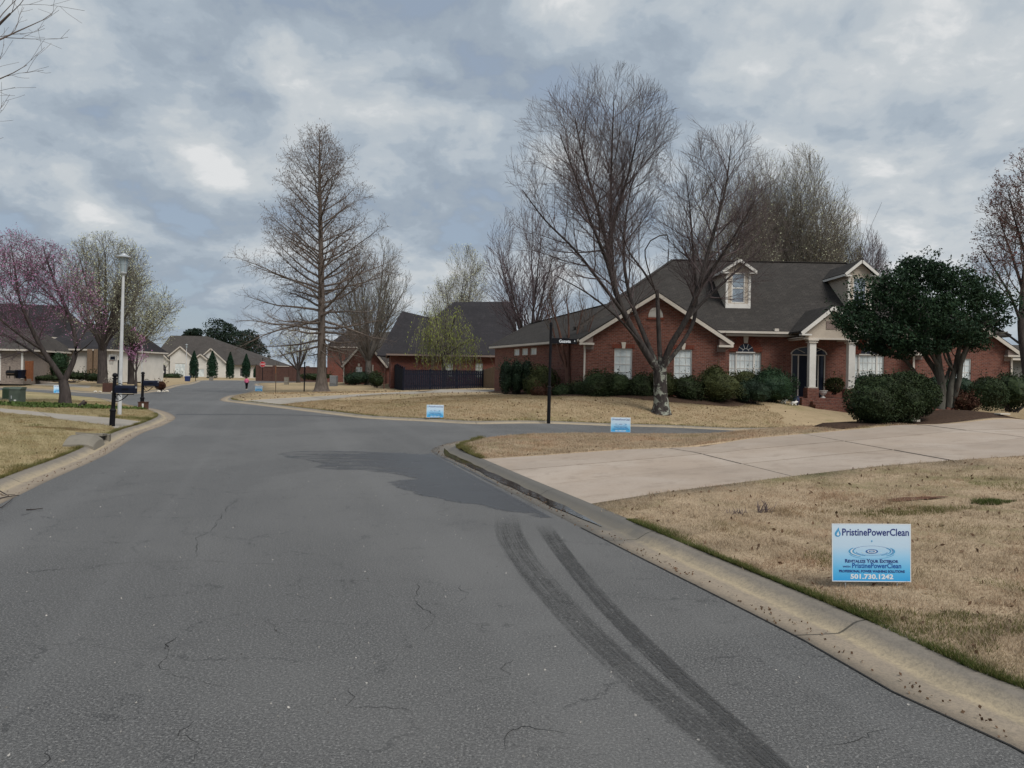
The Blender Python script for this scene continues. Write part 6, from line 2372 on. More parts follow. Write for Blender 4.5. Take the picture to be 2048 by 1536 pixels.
leafy('boxwood', 'clipped rounded boxwood under the arched window left of the porch', [px_ell(1466, 1506, 761, 806, 37.4, .6), px_ell(1490, 1544, 763, 806, 37.3, .6), px_ell(1478, 1532, 760, 792, 37.4, .62)], 4200, .055, M_leafbox, 'shrub', SH, 10, .03)
leafy('shrub', 'loose shrub reaching the sill of the arched window left of the porch', [px_ell(1468, 1516, 734, 790, 40.2, .7)], 1700, .08, M_leafo, 'shrub', SH, 11)
leafy('shrub', 'large green shrub beside the left porch column', [px_ell(1508, 1588, 738, 806, 38.9, .9), px_ell(1515, 1560, 734, 775, 39.2, .8)], 4200, .08, M_leafd, 'shrub', SH, 12)
leafy('shrub', 'potted fern like shrub between the two porch columns', [px_ell(1648, 1690, 750, 786, 41.0, .35)], 1500, .08, M_leafo, 'shrub', SH, 13, core=False)
leafy('shrub', 'dark shrub under the arched window right of the porch', [px_ell(1706, 1752, 744, 800, 40.2, .7)], 1800, .08, M_leafd, 'shrub', SH, 14)
leafy('shrub', 'very large rounded dark green shrub at the edge of the wide driveway', [px_ell(1697, 1790, 762, 852, 18.4, .75), px_ell(1740, 1850, 750, 846, 18.9, .85), px_ell(1715, 1810, 746, 812, 18.8, .8), px_ell(1800, 1872, 752, 838, 19.4, .75), px_ell(1780, 1845, 742, 800, 19.4, .7)], 16000, .055, M_leafb, 'shrub', None, 15, .09, 4)
leafy('shrub', 'small russet shrub right of the evergreen stems', [px_ell(1900, 1942, 782, 822, 21.9, .4), px_ell(1925, 1952, 790, 822, 21.8, .35)], 1500, .05, M_leafr, 'shrub', None, 16, .2)
leafy('shrub', 'broad dark shrub before the brick wing at the right edge', [px_ell(1945, 2010, 748, 818, 27.5, .9), px_ell(1990, 2055, 744, 818, 27.8, .9), px_ell(2040, 2110, 746, 818, 28, .9)], 6500, .07, M_leafb, 'shrub', None, 17)
leafy('shrub', 'green shrub seen between the evergreen stems, below the wing window', [px_ell(1855, 1900, 748, 800, 30, .8), px_ell(1895, 1948, 752, 800, 30, .8)], 3000, .075, M_leafbox, 'shrub', None, 18)
leafy('shrub', 'trimmed dark shrub left of the small window of the gabled brick house', [px_ell(694, 742, 742, 768, 87, 1.2), px_ell(690, 716, 745, 769, 87, 1.0)], 1300, .16, M_leafbox, 'shrub', None, 19)
leafy('shrub', 'round dark shrub at the near end of the black fence', [px_ell(736, 762, 744, 772, 68, .8), px_ell(746, 768, 752, 773, 67.6, .7)], 1300, .12, M_leafb, 'shrub', None, 20)
leafy('shrub', 'dark shrub behind the redbud fork before the white walled house', [px_ell(96, 134, 700, 757, 76, 1.2)], 1500, .16, M_leafd, 'shrub', None, 21)
leafy('shrub', 'tall dark shrub beside the cedar fence at the left edge', [px_ell(55, 98, 692, 758, 78, 1.5), px_ell(60, 90, 680, 730, 79, 1.2)], 1700, .18, M_leafd, 'shrub', None, 22)
leafy('shrub', 'dark green shrub under the basketball backboard', [px_ell(214, 246, 722, 758, 92, 1.0)], 900, .18, M_leafc, 'shrub', None, 23)
leafy('shrub', 'low clipped shrub row before the door of the far white house', [px_ell(282, 330, 744, 760, 138, 1.2), px_ell(320, 366, 746, 760, 138, 1.2)], 900, .22, M_leafb, 'shrub', None, 24)
leafy('shrub', 'russet shrub in the flower bed by the second mailbox', [px_ell(312, 331, 762, 779, 57, .5)], 700, .10, M_leafr, 'shrub', None, 25)
leafy('shrub', 'low dark hedge before the white walled house', [px_ell(128, 176, 744, 760, 74, .8), px_ell(165, 215, 746, 762, 74, .8), px_ell(60, 135, 750, 762, 72, .8)], 1500, .16, M_leafb, 'hedge', None, 26)
leafy('shrub', 'dark shrub at the foot of the bare tree behind the cypress', [px_ell(600, 662, 746, 760, 104, 1.2)], 800, .2, M_leafb, 'shrub', None, 27)
leafy('shrub', 'dark evergreen at the left end of the far white house', [px_ell(286, 306, 718, 758, 146, 1.0)], 800, .22, M_leafc, 'shrub', None, 28)

CON = 'narrow cone shaped evergreens before the far white house'
for i, (x0, x1, y0, y1, lab) in enumerate(((379, 396, 702, 757, 'narrow evergreen nearest the far white street lamp'), (414, 434.5, 702, 758, 'widest narrow evergreen, second from the far street lamp'),
                                     (452, 467.5, 704, 757, 'third narrow evergreen from the far street lamp'), (484, 500, 708, 756, 'narrow evergreen behind the walker in pink'), (507, 518, 730, 756, 'short narrow evergreen beside the stop sign'))):
    Y = 143.0
    r = np.random.default_rng(90 + i)
    m0 = at((x0 + x1) / 2, y1, Y); z1 = at((x0 + x1) / 2, y0, Y).z
    hw = (at(x1, y1, Y).x - at(x0, y1, Y).x) / 2
    root = empty('columnar_conifer', (m0.x, Y, m0.z), lab, 'tree', CON)
    t = r.random(2600) ** .8
    rad = hw * np.minimum(1, (1 - t) * 2.1 + .06) * (1 - .35 * np.clip(.2 - t, 0, 1)) * r.uniform(.6, 1.05, 2600)
    a = r.uniform(0, 2 * PI, 2600)
    P = np.column_stack([m0.x + rad * np.cos(a), Y + rad * np.sin(a), m0.z + .1 + t * (z1 - m0.z - .1)])
    flakes('foliage', P, .24, M_leafc, root, r, .5, out=np.array([0, 0, 1.2]))
    tr = MB().lathe((m0.x, Y, m0.z - .2), [(.14, 0), (.12, .6)] + [(hw * .62, 1.0), (hw * .6, (z1 - m0.z) * .55), (.05, (z1 - m0.z) * .9)], 8)
    tr.build('trunk', M_leafc, root)

def pine(label, ells, Y, seed, n=5200, pxb=None):
    r = np.random.default_rng(seed)
    E = [(tuple(at(e[0], e[1], Y + e[4])), (e[2] * Y / FOCAL, e[2] * Y / FOCAL, e[3] * Y / FOCAL)) for e in ells]
    q = at(pxb, 756, Y)
    root = empty('pine_tree', (q.x, Y, -.4), label, 'tree', 'dark evergreens beyond the far white house')
    P, d = in_ells(E, n, r, .35, .22, .55, seed)
    flakes('foliage', P, .62, M_leafp, root, r, .45)
    t = MB()
    top = max(e[0][2] for e in E)
    t.tube([(q.x, Y, -.6), (q.x, Y, top * .6), (q.x + .2, Y, top)], [.5, .35, .1], 7, False)
    for e in E: t.tube([(q.x, Y, e[0][2] * .7), e[0]], [.16, .06], 5, False)
    t.build('trunk', M_barkd, root)

pine('small round dark evergreen showing over the ridge of the far white house', [(388, 666, 20, 11, 0), (380, 672, 14, 9, 0)], 210, 1, 1500, 388)
pine('tallest dark evergreen beyond the far white house, rounded at the top', [(446, 660, 32, 26, 0), (430, 676, 26, 18, -2), (462, 680, 30, 24, 1), (446, 700, 36, 20, 0)], 205, 2, 5200, 448)
pine('dark evergreen with open brownish top right of the tallest one', [(492, 676, 30, 22, 0), (508, 694, 26, 18, 1), (482, 702, 34, 20, 0), (520, 710, 16, 14, 0)], 200, 3, 4200, 494)


def willow():
    Y = 66.0
    q = at(888, 775, Y)
    root = empty('willow_tree', (q.x, Y, .35), 'small willow with hanging yellow green twigs behind the black fence', 'tree')
    T = Tree(95)
    s = Y / FOCAL
    T.limb([(q.x, Y, .1), at(888, 740, Y), at(886, 705, Y)], .20, .14)
    L = []
    for dx, dy, top in ((-38, -.8, 612), (-20, .6, 604), (8, .2, 600), (30, -.5, 606), (52, .6, 640), (-46, .4, 650), (64, -.4, 668)):
        L.append(T.limb([at(887, 715, Y), at(887 + dx * .5, (715 + top) / 2, Y + dy * .6), at(887 + dx, top + 10, Y + dy * 1.5)], .09, .015))
    strands, r = [], T.np
    for i in L:
        pts = T.b[i][0]
        for k in range(46):
            t = r.uniform(.35, 1.0) * (len(pts) - 1)
            a = int(min(t, len(pts) - 2))
            p = pts[a].lerp(pts[a + 1], t - a)
            dx, dy = r.normal(0, .75, 2)
            n = 8
            ln = r.uniform(1.2, 3.6)
            ss = [p + Vector((dx * (j / n) ** .6, dy * (j / n) ** .6, (.35 * math.sin(min(1, j / n * 2) * PI) - ln * (j / n) ** 1.4))) for j in range(n + 1)]
            ss = [v for v in ss if v.z > .9]
            if len(ss) < 3: continue
            ss = ss + [ss[-1]] * (n + 1 - len(ss))
            T.b.append((ss, [.012] * (n + 1), 2))
            for v in ss[1:]:
                for _ in range(2): strands.append(v + Vector(r.normal(0, .09, 3)))
    T.build(root, M_barkd, M_twigg, 0, (7, 3, 3))
    flakes('foliage', np.array([v[:] for v in strands]), .16, M_willow, root, r, .25, hang=True)


willow()
# ------------------------------------------------------------------ lettering
def text_mesh(body, width=None, height=None, weight=0.0, small_caps=False, extrude=0.0):
    """the words as a flat mesh, lower left at the origin, in the XZ plane facing -Y; returns mesh and its size"""
    cu = bpy.data.curves.new('text', 'FONT')
    cu.body = body
    cu.size = 1.0
    cu.offset = weight
    cu.resolution_u = 3
    cu.extrude = extrude
    if small_caps:
        cu.small_caps_scale = 0.78
        for i, ch in enumerate(body):
            cu.body_format[i].use_small_caps = True
    ob = bpy.data.objects.new('text', cu)
    me = bpy.data.meshes.new_from_object(ob)
    bpy.data.objects.remove(ob)
    bpy.data.curves.remove(cu)
    co = np.empty(len(me.vertices) * 3, np.float32)
    me.vertices.foreach_get('co', co)
    co = co.reshape(-1, 3)
    lo, hi = co.min(0), co.max(0)
    sx = width / (hi[0] - lo[0]) if width else None
    sz = height / (hi[1] - lo[1]) if height else None
    sx = sx or sz; sz = sz or sx
    out = np.column_stack([(co[:, 0] - lo[0]) * sx, -(co[:, 2]), (co[:, 1] - lo[1]) * sz])
    me.vertices.foreach_set('co', out.astype(np.float32).ravel())
    me.update()
    return me, (hi[0] - lo[0]) * sx, (hi[1] - lo[1]) * sz


def shift_mesh(me, d):
    me.transform(Matrix.Translation(d))
    return me


# ------------------------------------------------------------------ yard signs
def mat_sign():
    m, nt, b = principled('sign_print', 0.35, 0.4)
    tc = nt.node('ShaderNodeTexCoord')
    sep = nt.node('ShaderNodeSeparateXYZ'); nt.set(sep.inputs[0], tc.outputs['Object'])
    f = nt.math('DIVIDE', nt.math('SUBTRACT', sep.outputs[2], 0.04), 0.457)
    c = nt.ramp(f, [(0.0, (0.03, 0.34, 0.72)), (0.22, (0.12, 0.47, 0.78)), (0.45, (0.32, 0.59, 0.82)), (0.62, (0.50, 0.66, 0.80)), (1.0, (0.60, 0.71, 0.81))])
    nt.set(b.inputs['Base Color'], c)
    return m


M_sign = mat_sign()
M_ink = plain('navy_ink', (0.03, 0.045, 0.20), (0.026, 0.04, 0.18), 3, 0.4)
M_ink2 = plain('blue_ink', (0.02, 0.10, 0.36), (0.018, 0.09, 0.33), 3, 0.4)
M_ink3 = plain('light_blue_ink', (0.06, 0.30, 0.56), (0.09, 0.35, 0.60), 3, 0.4)
M_inkw = plain('white_ink', (0.72, 0.76, 0.78), (0.68, 0.72, 0.75), 3, 0.4)


def yard_sign():
    W, Hh, z0 = 0.61, 0.457, 0.045
    root = empty('yard_sign', (0, 0, 0), '', 'yard sign')
    p = MB().box((0, 0, z0 + Hh / 2), (W, .005, Hh))
    panel = p.build('panel', M_sign, root, local=True)
    X = lambda f: -W / 2 + W * f
    Zz = lambda f: z0 + Hh * (1 - f)
    b = MB()
    e = .006
    for a, c in (((0, 0), (1, 0)), ((0, 1), (1, 1)), ((0, 0), (0, 1)), ((1, 0), (1, 1))):
        x0, x1 = sorted((X(a[0]), X(c[0]))); y0, y1 = sorted((Zz(a[1]), Zz(c[1])))
        if x0 == x1: x0, x1 = (x0, x0 + e) if a[0] == 0 else (x0 - e, x0)
        else: x0, x1 = x0 + e * 1.01, x1 - e * 1.01
        if y0 == y1: y0, y1 = (y0, y0 + e) if a[1] == 1 else (y0 - e, y0)
        b.poly([(x0, -.0032, y0), (x1, -.0032, y0), (x1, -.0032, y1), (x0, -.0032, y1)])
    b.build('border', M_inkw, panel, local=True)

    def line(body, f0, f1, fb, h, mat, weight=0.0, sc=False):
        me, w, hh = text_mesh(body, W * (f1 - f0), Hh * h, weight, sc)
        shift_mesh(me, (X(f0), -.0036, Zz(fb)))
        link('lettering', me, mat, panel)
    line('PristinePowerClean', .13, .975, .205, .125, M_ink, .018)
    line('Revitalize Your Exterior', .165, .84, .672, .062, M_ink, .03, True)
    line('with', .135, .232, .757, .030, M_ink, .03, True)
    line('PristinePowerClean', .255, .875, .765, .088, M_ink2, .02)
    line('PROFESSIONAL POWER WASHING SOLUTIONS', .088, .92, .842, .046, M_ink, .035)
    line('501.730.1242', .232, .775, .955, .088, M_inkw, .035)
    # drop beside the name
    def drop(cx, cz, r, top, y, name, mat):
        d = MB()
        pts = []
        for k in range(20):
            t = -PI * 1.18 + (PI * 1.36) * k / 19 + PI * .5 - PI * .5
            pts.append((cx + r * math.sin(t + PI), y, cz - r * math.cos(t + PI) * -1))
        pts = [(cx + r * math.cos(a), y, cz + r * math.sin(a)) for a in np.linspace(R(150), R(390), 18)] + [(cx + r * .55, y, cz + r * 1.1), (cx + r * .35, y, cz + top), (cx - r * .1, y, cz + top * .72)]
        d.poly(pts)
        return d.build(name, mat, panel, local=True)
    cx, cz = X(.073), Zz(.175)
    drop(cx, cz, .0235, .052, -.0034, 'drop_mark', M_ink3)
    drop(cx + .002, cz - .004, .010, .026, -.0038, 'drop_mark', M_inkw)
    drop(X(.505), Zz(.30), .006, .012, -.0034, 'drop_mark', M_ink3)
    # the ripple
    def rings(specs, name, mat, y):
        m = MB()
        for rx, rz, wx, a0, a1, dz in specs:
            K = 26
            for k in range(K):
                t0, t1 = a0 + (a1 - a0) * k / K, a0 + (a1 - a0) * (k + 1) / K
                g = lambda t, q: (X(.505) + (rx - q * wx) * math.cos(t), y, Zz(.475) + dz + (rz - q * wx * rz / rx) * math.sin(t))
                m.poly([g(t0, 1), g(t0, 0), g(t1, 0), g(t1, 1)])
        m.build(name, mat, panel, local=True)['kind'] = 'stuff'
    rings([(.18, .048, .012, R(-50), R(35), 0), (.18, .048, .012, R(145), R(240), 0), (.15, .040, .010, R(-60), R(40), .002), (.15, .040, .010, R(150), R(250), .002), (.185, .058, .006, R(200), R(340), -.004)], 'ripple', M_ink3, -.0033)
    rings([(.15, .040, .004, R(10), R(170), .004), (.125, .030, .005, R(190), R(350), -.002), (.165, .044, .004, R(-30), R(20), 0)], 'ripple', M_ink2, -.0035)
    rings([(.048, .017, .010, 0, 2 * PI, 0), (.024, .008, .008, 0, 2 * PI, .002)], 'ripple', M_ink2, -.0037)
    rings([(.034, .0115, .009, 0, 2 * PI, 0), (.085, .020, .006, R(200), R(340), 0), (.165, .0445, .010, R(150), R(235), -.001)], 'ripple', M_inkw, -.00385)
    for sx in (-.2, .2):
        s = MB(); s.tube([(sx, .006, -.18), (sx, .006, z0 + .16)], .0035, 6)
        s.build('stake', M_metal, root, local=True)
    s = MB(); s.tube([(-.2, .006, z0 + .05), (.2, .006, z0 + .05)], .003, 6); s.build('cross_wire', M_metal, root, local=True)
    return root


SIGNG = 'yard signs stuck in the lawns'
proto = yard_sign()
proto['group'] = SIGNG
near = (2.872, 6.08)
for i, (p, rz, tilt, lab) in enumerate(((near, R(-3), 0.0, 'nearest and largest blue yard sign, all its print readable, by the right kerb'),
                            (on_lawn(1241, 867), R(-4), 0.0, 'blue yard sign on the grass tongue, right of the street name post'),
                            (on_lawn(870, 837.5), R(2), 0.0, 'blue yard sign on the straw lawn left of the street name post'),
                            (on_lawn(517.5, 783.5), R(3), 0.0, 'small far blue yard sign beside the walker in pink'),
                            (on_lawn(118.5, 787), R(38), 0.0, 'far blue yard sign half hidden by the redbud trunk'))):
    o = proto if i == 0 else copy_tree(proto)
    o.location = (p[0], p[1], gz(*p) - (.0 if i == 0 else 0.0))
    o.rotation_euler = (0, R(-1.3) if i == 0 else 0, rz)
    o['label'] = lab

# ------------------------------------------------------------------ street name post
def street_post():
    p = on_lawn(1097, 850)
    Y = p[1]
    g = gz(*p)
    root = empty('street_name_sign', (p[0], Y, g), 'black street name post with a blade lettered Gazeta, on the kerb of the side street', 'street sign')
    H = at(1102, 646, Y).z - g
    lean = .03
    P = lambda z: Vector((p[0] + lean * z / H, Y, g + z))
    m = MB()
    m.tube([P(-.2), P(1.25)], [.066, .064], 12)
    m.tube([P(1.251), P(H - .10)], [.050, .050], 12)
    m.build('post', M_black, root)
    fin = MB().lathe(P(H - .1), [(.050, 0), (.062, .01), (.062, .03), (.045, .045), (.055, .07), (.05, .1), (.03, .125), (.005, .14)], 12)
    fin.build('finial', M_black, root)
    col = MB().lathe(P(1.22), [(.066, 0), (.078, .02), (.078, .05), (.052, .075)], 12); col.build('collar', M_black, root)
    s = Y / FOCAL
    z0, z1 = at(1128, 687.5, Y).z, at(1128, 677.5, Y).z
    x0, x1 = P(z0 - g).x + .05, at(1154, 683, Y).x
    b = MB().box2((x0, Y - .012, z0), (x1, Y + .012, z1))
    blade = b.build('name_blade', M_black, root)
    h = z1 - z0
    rim = MB()
    for zz in (z0 + .008, z1 - .014): rim.box2((x0 + .02, Y - .0145, zz), (x1 - .01, Y - .0125, zz + .006))
    rim.build('border', M_navy, blade)
    me, w, hh = text_mesh('Gazeta', None, h * .62, .02)
    o3 = ORG[root.name]
    shift_mesh(me, Vector((x0 + (x1 - x0) * .28, Y - .0155, z0 + h * .2)) - o3)
    link('lettering', me, M_inkw, blade)
    me, w, hh = text_mesh('S', None, h * .3, .03)
    shift_mesh(me, Vector((x1 - .10, Y - .0155, z0 + h * .42)) - o3)
    link('lettering', me, M_inkw, blade)
    br = MB().box2((x0 + .01, Y - .01, z1 + .002), (x1 - .3, Y + .01, z1 + .022)); br.build('bracket', M_black, root)
    b2 = MB().beam((P(z0 - g).x, Y + .05, z0 + h * .5), (P(z0 - g).x + .05, Y + .75, z0 + h * .5), .02, h)
    b2.build('cross_blade', M_black, root)
    return root


street_post()


# ------------------------------------------------------------------ lamp posts
def lamp_post(loc, H, label, lean=0.0):
    root = empty('street_lamp', loc, label, 'street lamp', 'pale street lamps along the left kerb')
    x, y, z = loc
    P = lambda h: Vector((x + lean * h, y, z + h))
    m = MB()
    n = 20
    prof = [(0, .066), (.6, .064), (H * .5, .054), (H - .78, .042)]
    i = 0
    for k, (h, r) in enumerate(prof):
        c = P(h - (.25 if k == 0 else 0))
        for s in range(n):
            a = 2 * PI * s / n
            rr = r * (1.0 if s % 2 else .90)
            m.v.append(c + Vector((rr * math.cos(a), rr * math.sin(a), 0)))
    for k in range(len(prof) - 1):
        for s in range(n):
            t = (s + 1) % n
            m.f.append([k * n + s, k * n + t, (k + 1) * n + t, (k + 1) * n + s])
    m.build('pole', M_pole, root)
    c = MB().lathe(P(H - .80), [(.055, 0), (.10, .02), (.11, .06), (.085, .09)], 16); c.build('collar', M_metal, root)
    g = MB().lathe(P(H - .71), [(.09, 0), (.115, .24), (.122, .25), (.135, .46), (.138, .47)], 18); g.build('lens', M_lampglass, root)
    for k in range(4):
        a = PI / 4 + k * PI / 2
        r = MB().beam(P(H - .71) + Vector((.098 * math.cos(a), .098 * math.sin(a), 0)), P(H - .24) + Vector((.146 * math.cos(a), .146 * math.sin(a), 0)), .018, .018)
        r.build('rib', M_metal, root)
    h = MB().lathe(P(H - .238), [(.14, 0), (.255, .01), (.26, .03), (.16, .075), (.11, .10), (.10, .13), (.04, .16), (.01, .17)], 22); h.build('cap', M_metal, root)
    d = MB().box(P(1.1) + Vector((0, -.066, 0)), (.06, .012, .16)); d.build('access_plate', M_metal, root)
    return root


p = on_lawn(239, 829)
lamp_post((p[0], p[1], gz(*p)), at(244, 502, p[1]).z - gz(*p), 'nearest pale fluted street lamp, behind the black mailbox', .010)
q = at(283, 770, 84); lamp_post((q.x, 84, .0), at(283, 663, 84).z, 'middle street lamp in front of the slender magenta redbud')
q = at(372, 758, 132); lamp_post((q.x, 132, -.25), at(373, 687, 132).z + .25, 'farthest street lamp, before the white house')


# ------------------------------------------------------------------ mailboxes
def mailbox(p, label, Y, top_py, body, planter=False, lean=.05):
    g = gz(*p)
    root = empty('mailbox', (p[0], p[1], g), label, 'mailbox', 'black mailboxes on posts along the left kerb')
    x, y = p
    H = at(0, 0, 1).z * 0 + 1.42
    P = lambda h: Vector((x + lean * h, y, g + h))
    m = MB()
    m.tube([P(-.2), P(.42)], [.075, .072], 12); m.tube([P(.421), P(H - .12)], [.052, .05], 12)
    m.build('post', M_black, root)
    MB().lathe(P(.40), [(.074, 0), (.085, .02), (.085, .05), (.054, .09)], 12).build('collar', M_black, root)
    MB().lathe(P(H - .12), [(.05, 0), (.07, .015), (.07, .035), (.035, .05), (.068, .09), (.072, .12), (.05, .165), (.008, .18)], 12).build('finial', M_black, root)
    # body reaches towards the road: a long box with a rounded top
    x0, z0 = P(.9).x + .06, g + .92
    L, wd, h = .52, .19, .22
    pts = [(-wd / 2, 0), (wd / 2, 0), (wd / 2, h * .62)] + [(wd / 2 * math.cos(a), h * .62 + h * .38 * math.sin(a)) for a in np.linspace(.3, PI - .3, 7)] + [(-wd / 2, h * .62)]
    b = MB(); b.prism([(x0, y + q[0], z0 + q[1]) for q in pts], (L, 0, 0))
    body_ = b.build('box', M_navy, root)
    d = MB(); d.prism([(x0 + L + .002, y + q[0] * 1.06, z0 - .006 + q[1] * 1.05) for q in pts], (.014, 0, 0)); door = d.build('door', M_navy, body_)
    k = MB().box((x0 + L + .03, y, z0 + h * .75), (.03, .03, .05)); k.build('door_knob', M_metal, body_)
    fl = MB().box((x0 + .30, y - wd / 2 - .012, z0 + h * .55), (.18, .008, .035)); fl.build('flag', M_black, body_)
    rl = MB()
    rl.tube([(x0 + .02, y, z0 + h + .02), (x0 + .10, y, z0 + h + .05), (x0 + .17, y, z0 + h + .02)], .012, 6)
    rl.tube([(x0 + .0, y, z0 - .03), (x0 + L * .95, y, z0 - .03)], .014, 6)
    rl.build('bracket', M_black, root)
    sc = MB()
    S = []
    for a in np.linspace(0, 1, 14):
        S.append((x0 - .06 + .40 * a, y, z0 - .24 + .21 * a - .06 * math.sin(a * PI)))
    sc.tube(S, .013, 6)
    cur = [(x0 + .06 + .06 * math.cos(t), y, z0 - .11 + .06 * math.sin(t)) for t in np.linspace(0, 1.6 * PI, 14)]
    sc.tube(cur, .010, 6)
    sc.build('scroll', M_black, root)
    if planter:
        bx = MB(); s = .27
        for k in range(4):
            a = k * PI / 2
            for j in range(4):
                c = Vector((x + .05, y, g)) + Matrix.Rotation(a, 3, 'Z') @ Vector((-s / 2 + (j + .5) * s / 4, s / 2, .13))
                bx.box(c, (s / 4 - .006, .02, .28), rz=a)
        bx.box((x + .05, y, g + .285), (s + .05, s + .05, .025))
        bb = bx.build('wooden_sleeve', plain('red_brown_wood', (.10, .045, .03), (.07, .035, .025), 9, .85), root)
        bb['kind'] = 'stuff'
        sg = MB().box((x + .10, y - s / 2 - .016, g + .15), (.07, .006, .16)); sg.build('number_plate', M_white, root)
    return root


mailbox(on_lawn(224, 852), 'nearest black mailbox on a post, by the mouth of the left driveway', 0, 0, None, False, .045)
mailbox(on_lawn(284, 818.5), 'second black mailbox standing in a red brown wooden sleeve at the street corner', 0, 0, None, True, .01)


# ------------------------------------------------------------------ kerb inlet on the left
def inlet():
    i = int(np.argmin(np.abs(E3[:, 1] - flat(208, 889)[1])))
    p = E3[i]; n = normals2(E3)[i] * side_of(E3)
    t = np.array([-n[1], n[0]])
    if t[1] < 0: t = -t
    root = empty('storm_drain', (p[0] + n[0] * .6, p[1] + n[1] * .6, .05), 'concrete storm drain hood with a dark mouth in the left kerb', 'storm drain')
    W3 = lambda a, o, z: Vector((p[0] + t[0] * a + n[0] * o, p[1] + t[1] * a + n[1] * o, z))
    hood = MB()
    A = np.linspace(-.95, .30, 9)
    prof = lambda a: .13 + .15 * max(0.0, math.sin(PI * (a + .95) / 1.55)) ** .8
    rows = []
    for a in A:
        h = prof(a)
        rows.append([W3(a, .36, -.02), W3(a, .40, h * .55), W3(a, .50, h * .92), W3(a, .68, h), W3(a, .95, h * .9), W3(a, 1.02, .02)])
    k0 = len(hood.v)
    for r_ in rows: hood.v += r_
    w = len(rows[0])
    for a in range(len(rows) - 1):
        for b in range(w - 1): hood.f.append([k0 + a * w + b, k0 + (a + 1) * w + b, k0 + (a + 1) * w + b + 1, k0 + a * w + b + 1])
    hood.f.append([k0 + b for b in range(w)]); hood.f.append([k0 + (len(rows) - 1) * w + b for b in range(w)][::-1])
    hood.build('hood', M_kerb2, root)
    lip = MB(); lip.prism([W3(.31, .42, .19), W3(1.0, .42, .15), W3(1.0, .95, .16), W3(.31, .95, .24)], (0, 0, .05)); lip.build('cover_slab', M_kerb2, root)
    mouth = MB(); mouth.prism([W3(.305, .47, .01), W3(.98, .47, .01), W3(.98, .47, .145), W3(.305, .47, .185)], tuple(np.append(n * .02, 0))); mouth.build('mouth', M_crack, root)  # near-black plate instead of a hollow; the shade inside is its colour
    ck = MB(); ck.prism([W3(.99, .38, 0), W3(1.25, .38, 0), W3(1.25, .70, 0), W3(.99, .9, 0)], (0, 0, .17)); ck.build('cheek', M_kerb2, root)


M_kerb2 = mat_concrete('drain_concrete', (0.20, 0.182, 0.15), (0.24, 0.215, 0.175), (0.13, 0.12, 0.10))
inlet()


# ------------------------------------------------------------------ boxes, stump, bins and other small things on the left
def utility(px0, px1, py0, py1, label, mat, louv):
    p = on_lawn((px0 + px1) / 2, py1)
    Y = p[1]
    g = gz(*p)
    x0, x1 = at(px0, py1, Y).x, at(px1, py1, Y).x
    h = (py1 - py0) / FOCAL * Y
    root = empty('utility_box', (p[0], Y, g), label, 'utility box', 'green utility boxes on the left lawn')
    d = (x1 - x0) * .9
    b = MB(); b.prism([(x0, Y, g - .1), (x1, Y, g - .1), (x1, Y, g + h * .86), (x0, Y, g + h * .86)], (0, d, 0))
    body = b.build('cabinet', mat, root)
    t = MB(); t.prism([(x0 - .02, Y - .02, g + h * .862), (x0 - .02, Y + d + .02, g + h * .862), (x0 - .02, Y + d + .02, g + h), (x0 - .02, Y + .12, g + h)], (x1 - x0 + .04, 0, 0)); t.build('lid', mat, root)
    if louv:
        for k in range(5):
            s = MB().box(((x0 + x1) / 2, Y - .012, g + .12 + k * h * .14), ((x1 - x0) * .82, .02, .03)); s.build('slat', mat, body)
    else:
        s = MB().box(((x0 + x1) / 2, Y - .008, g + h * .44), ((x1 - x0) * .84, .014, h * .66)); dr = s.build('door', mat, root)
        k = MB().box(((x0 + x1) / 2 - .1, Y - .025, g + h * .4), (.03, .02, .12)); k.build('latch', M_metal, dr)
        k = MB().box(((x0 + x1) / 2 + .04, Y - .0165, g + h * .22), (.09, .003, .05)); k.build('notice_plate', M_white, dr)
    pd = MB().box(((x0 + x1) / 2, Y + d / 2, g + .01), (x1 - x0 + .2, d + .2, .08)); pd.build('pad', M_kerb2, root)


utility(17.5, 39, 774, 808, 'darker grey green utility box, the front one of the two on the left lawn', M_greeng, False)
utility(4, 21, 775, 800, 'lighter green slatted utility box behind the grey green one', M_green, True)


def stump():
    p = on_lawn(163, 816)
    g = gz(*p)
    root = empty('tree_stump', (p[0], p[1], g), 'small leaning tree stump beside the redbud trunk', 'stump')
    m = MB().tube([(p[0] - .12, p[1], g - .06), (p[0] - .03, p[1], g + .08), (p[0] + .07, p[1], g + .19), (p[0] + .13, p[1], g + .25)], [.13, .095, .085, .09], 9)
    m.build('trunk', M_barkd, root, True)
    c = MB().lathe((p[0] + .14, p[1], g + .252), [(.085, 0), (.08, .012)], 9); c.build('cut_face', M_wood, root)
    for k in range(4):
        a = k * 1.7 + .3
        r_ = MB().tube([(p[0] - .1, p[1], g + .02), (p[0] - .1 + .3 * math.cos(a), p[1] + .3 * math.sin(a), g - .01)], [.05, .015], 6); r_.build('root', M_barkd, root)
    s = MB().tube([(p[0] + .25, p[1] + .05, g + .03), (p[0] + .5, p[1] + .1, g + .03), (p[0] + .75, p[1] + .0, g + .02)], [.03, .025, .01], 6)
    s.build('branch', M_barkd, root)


stump()


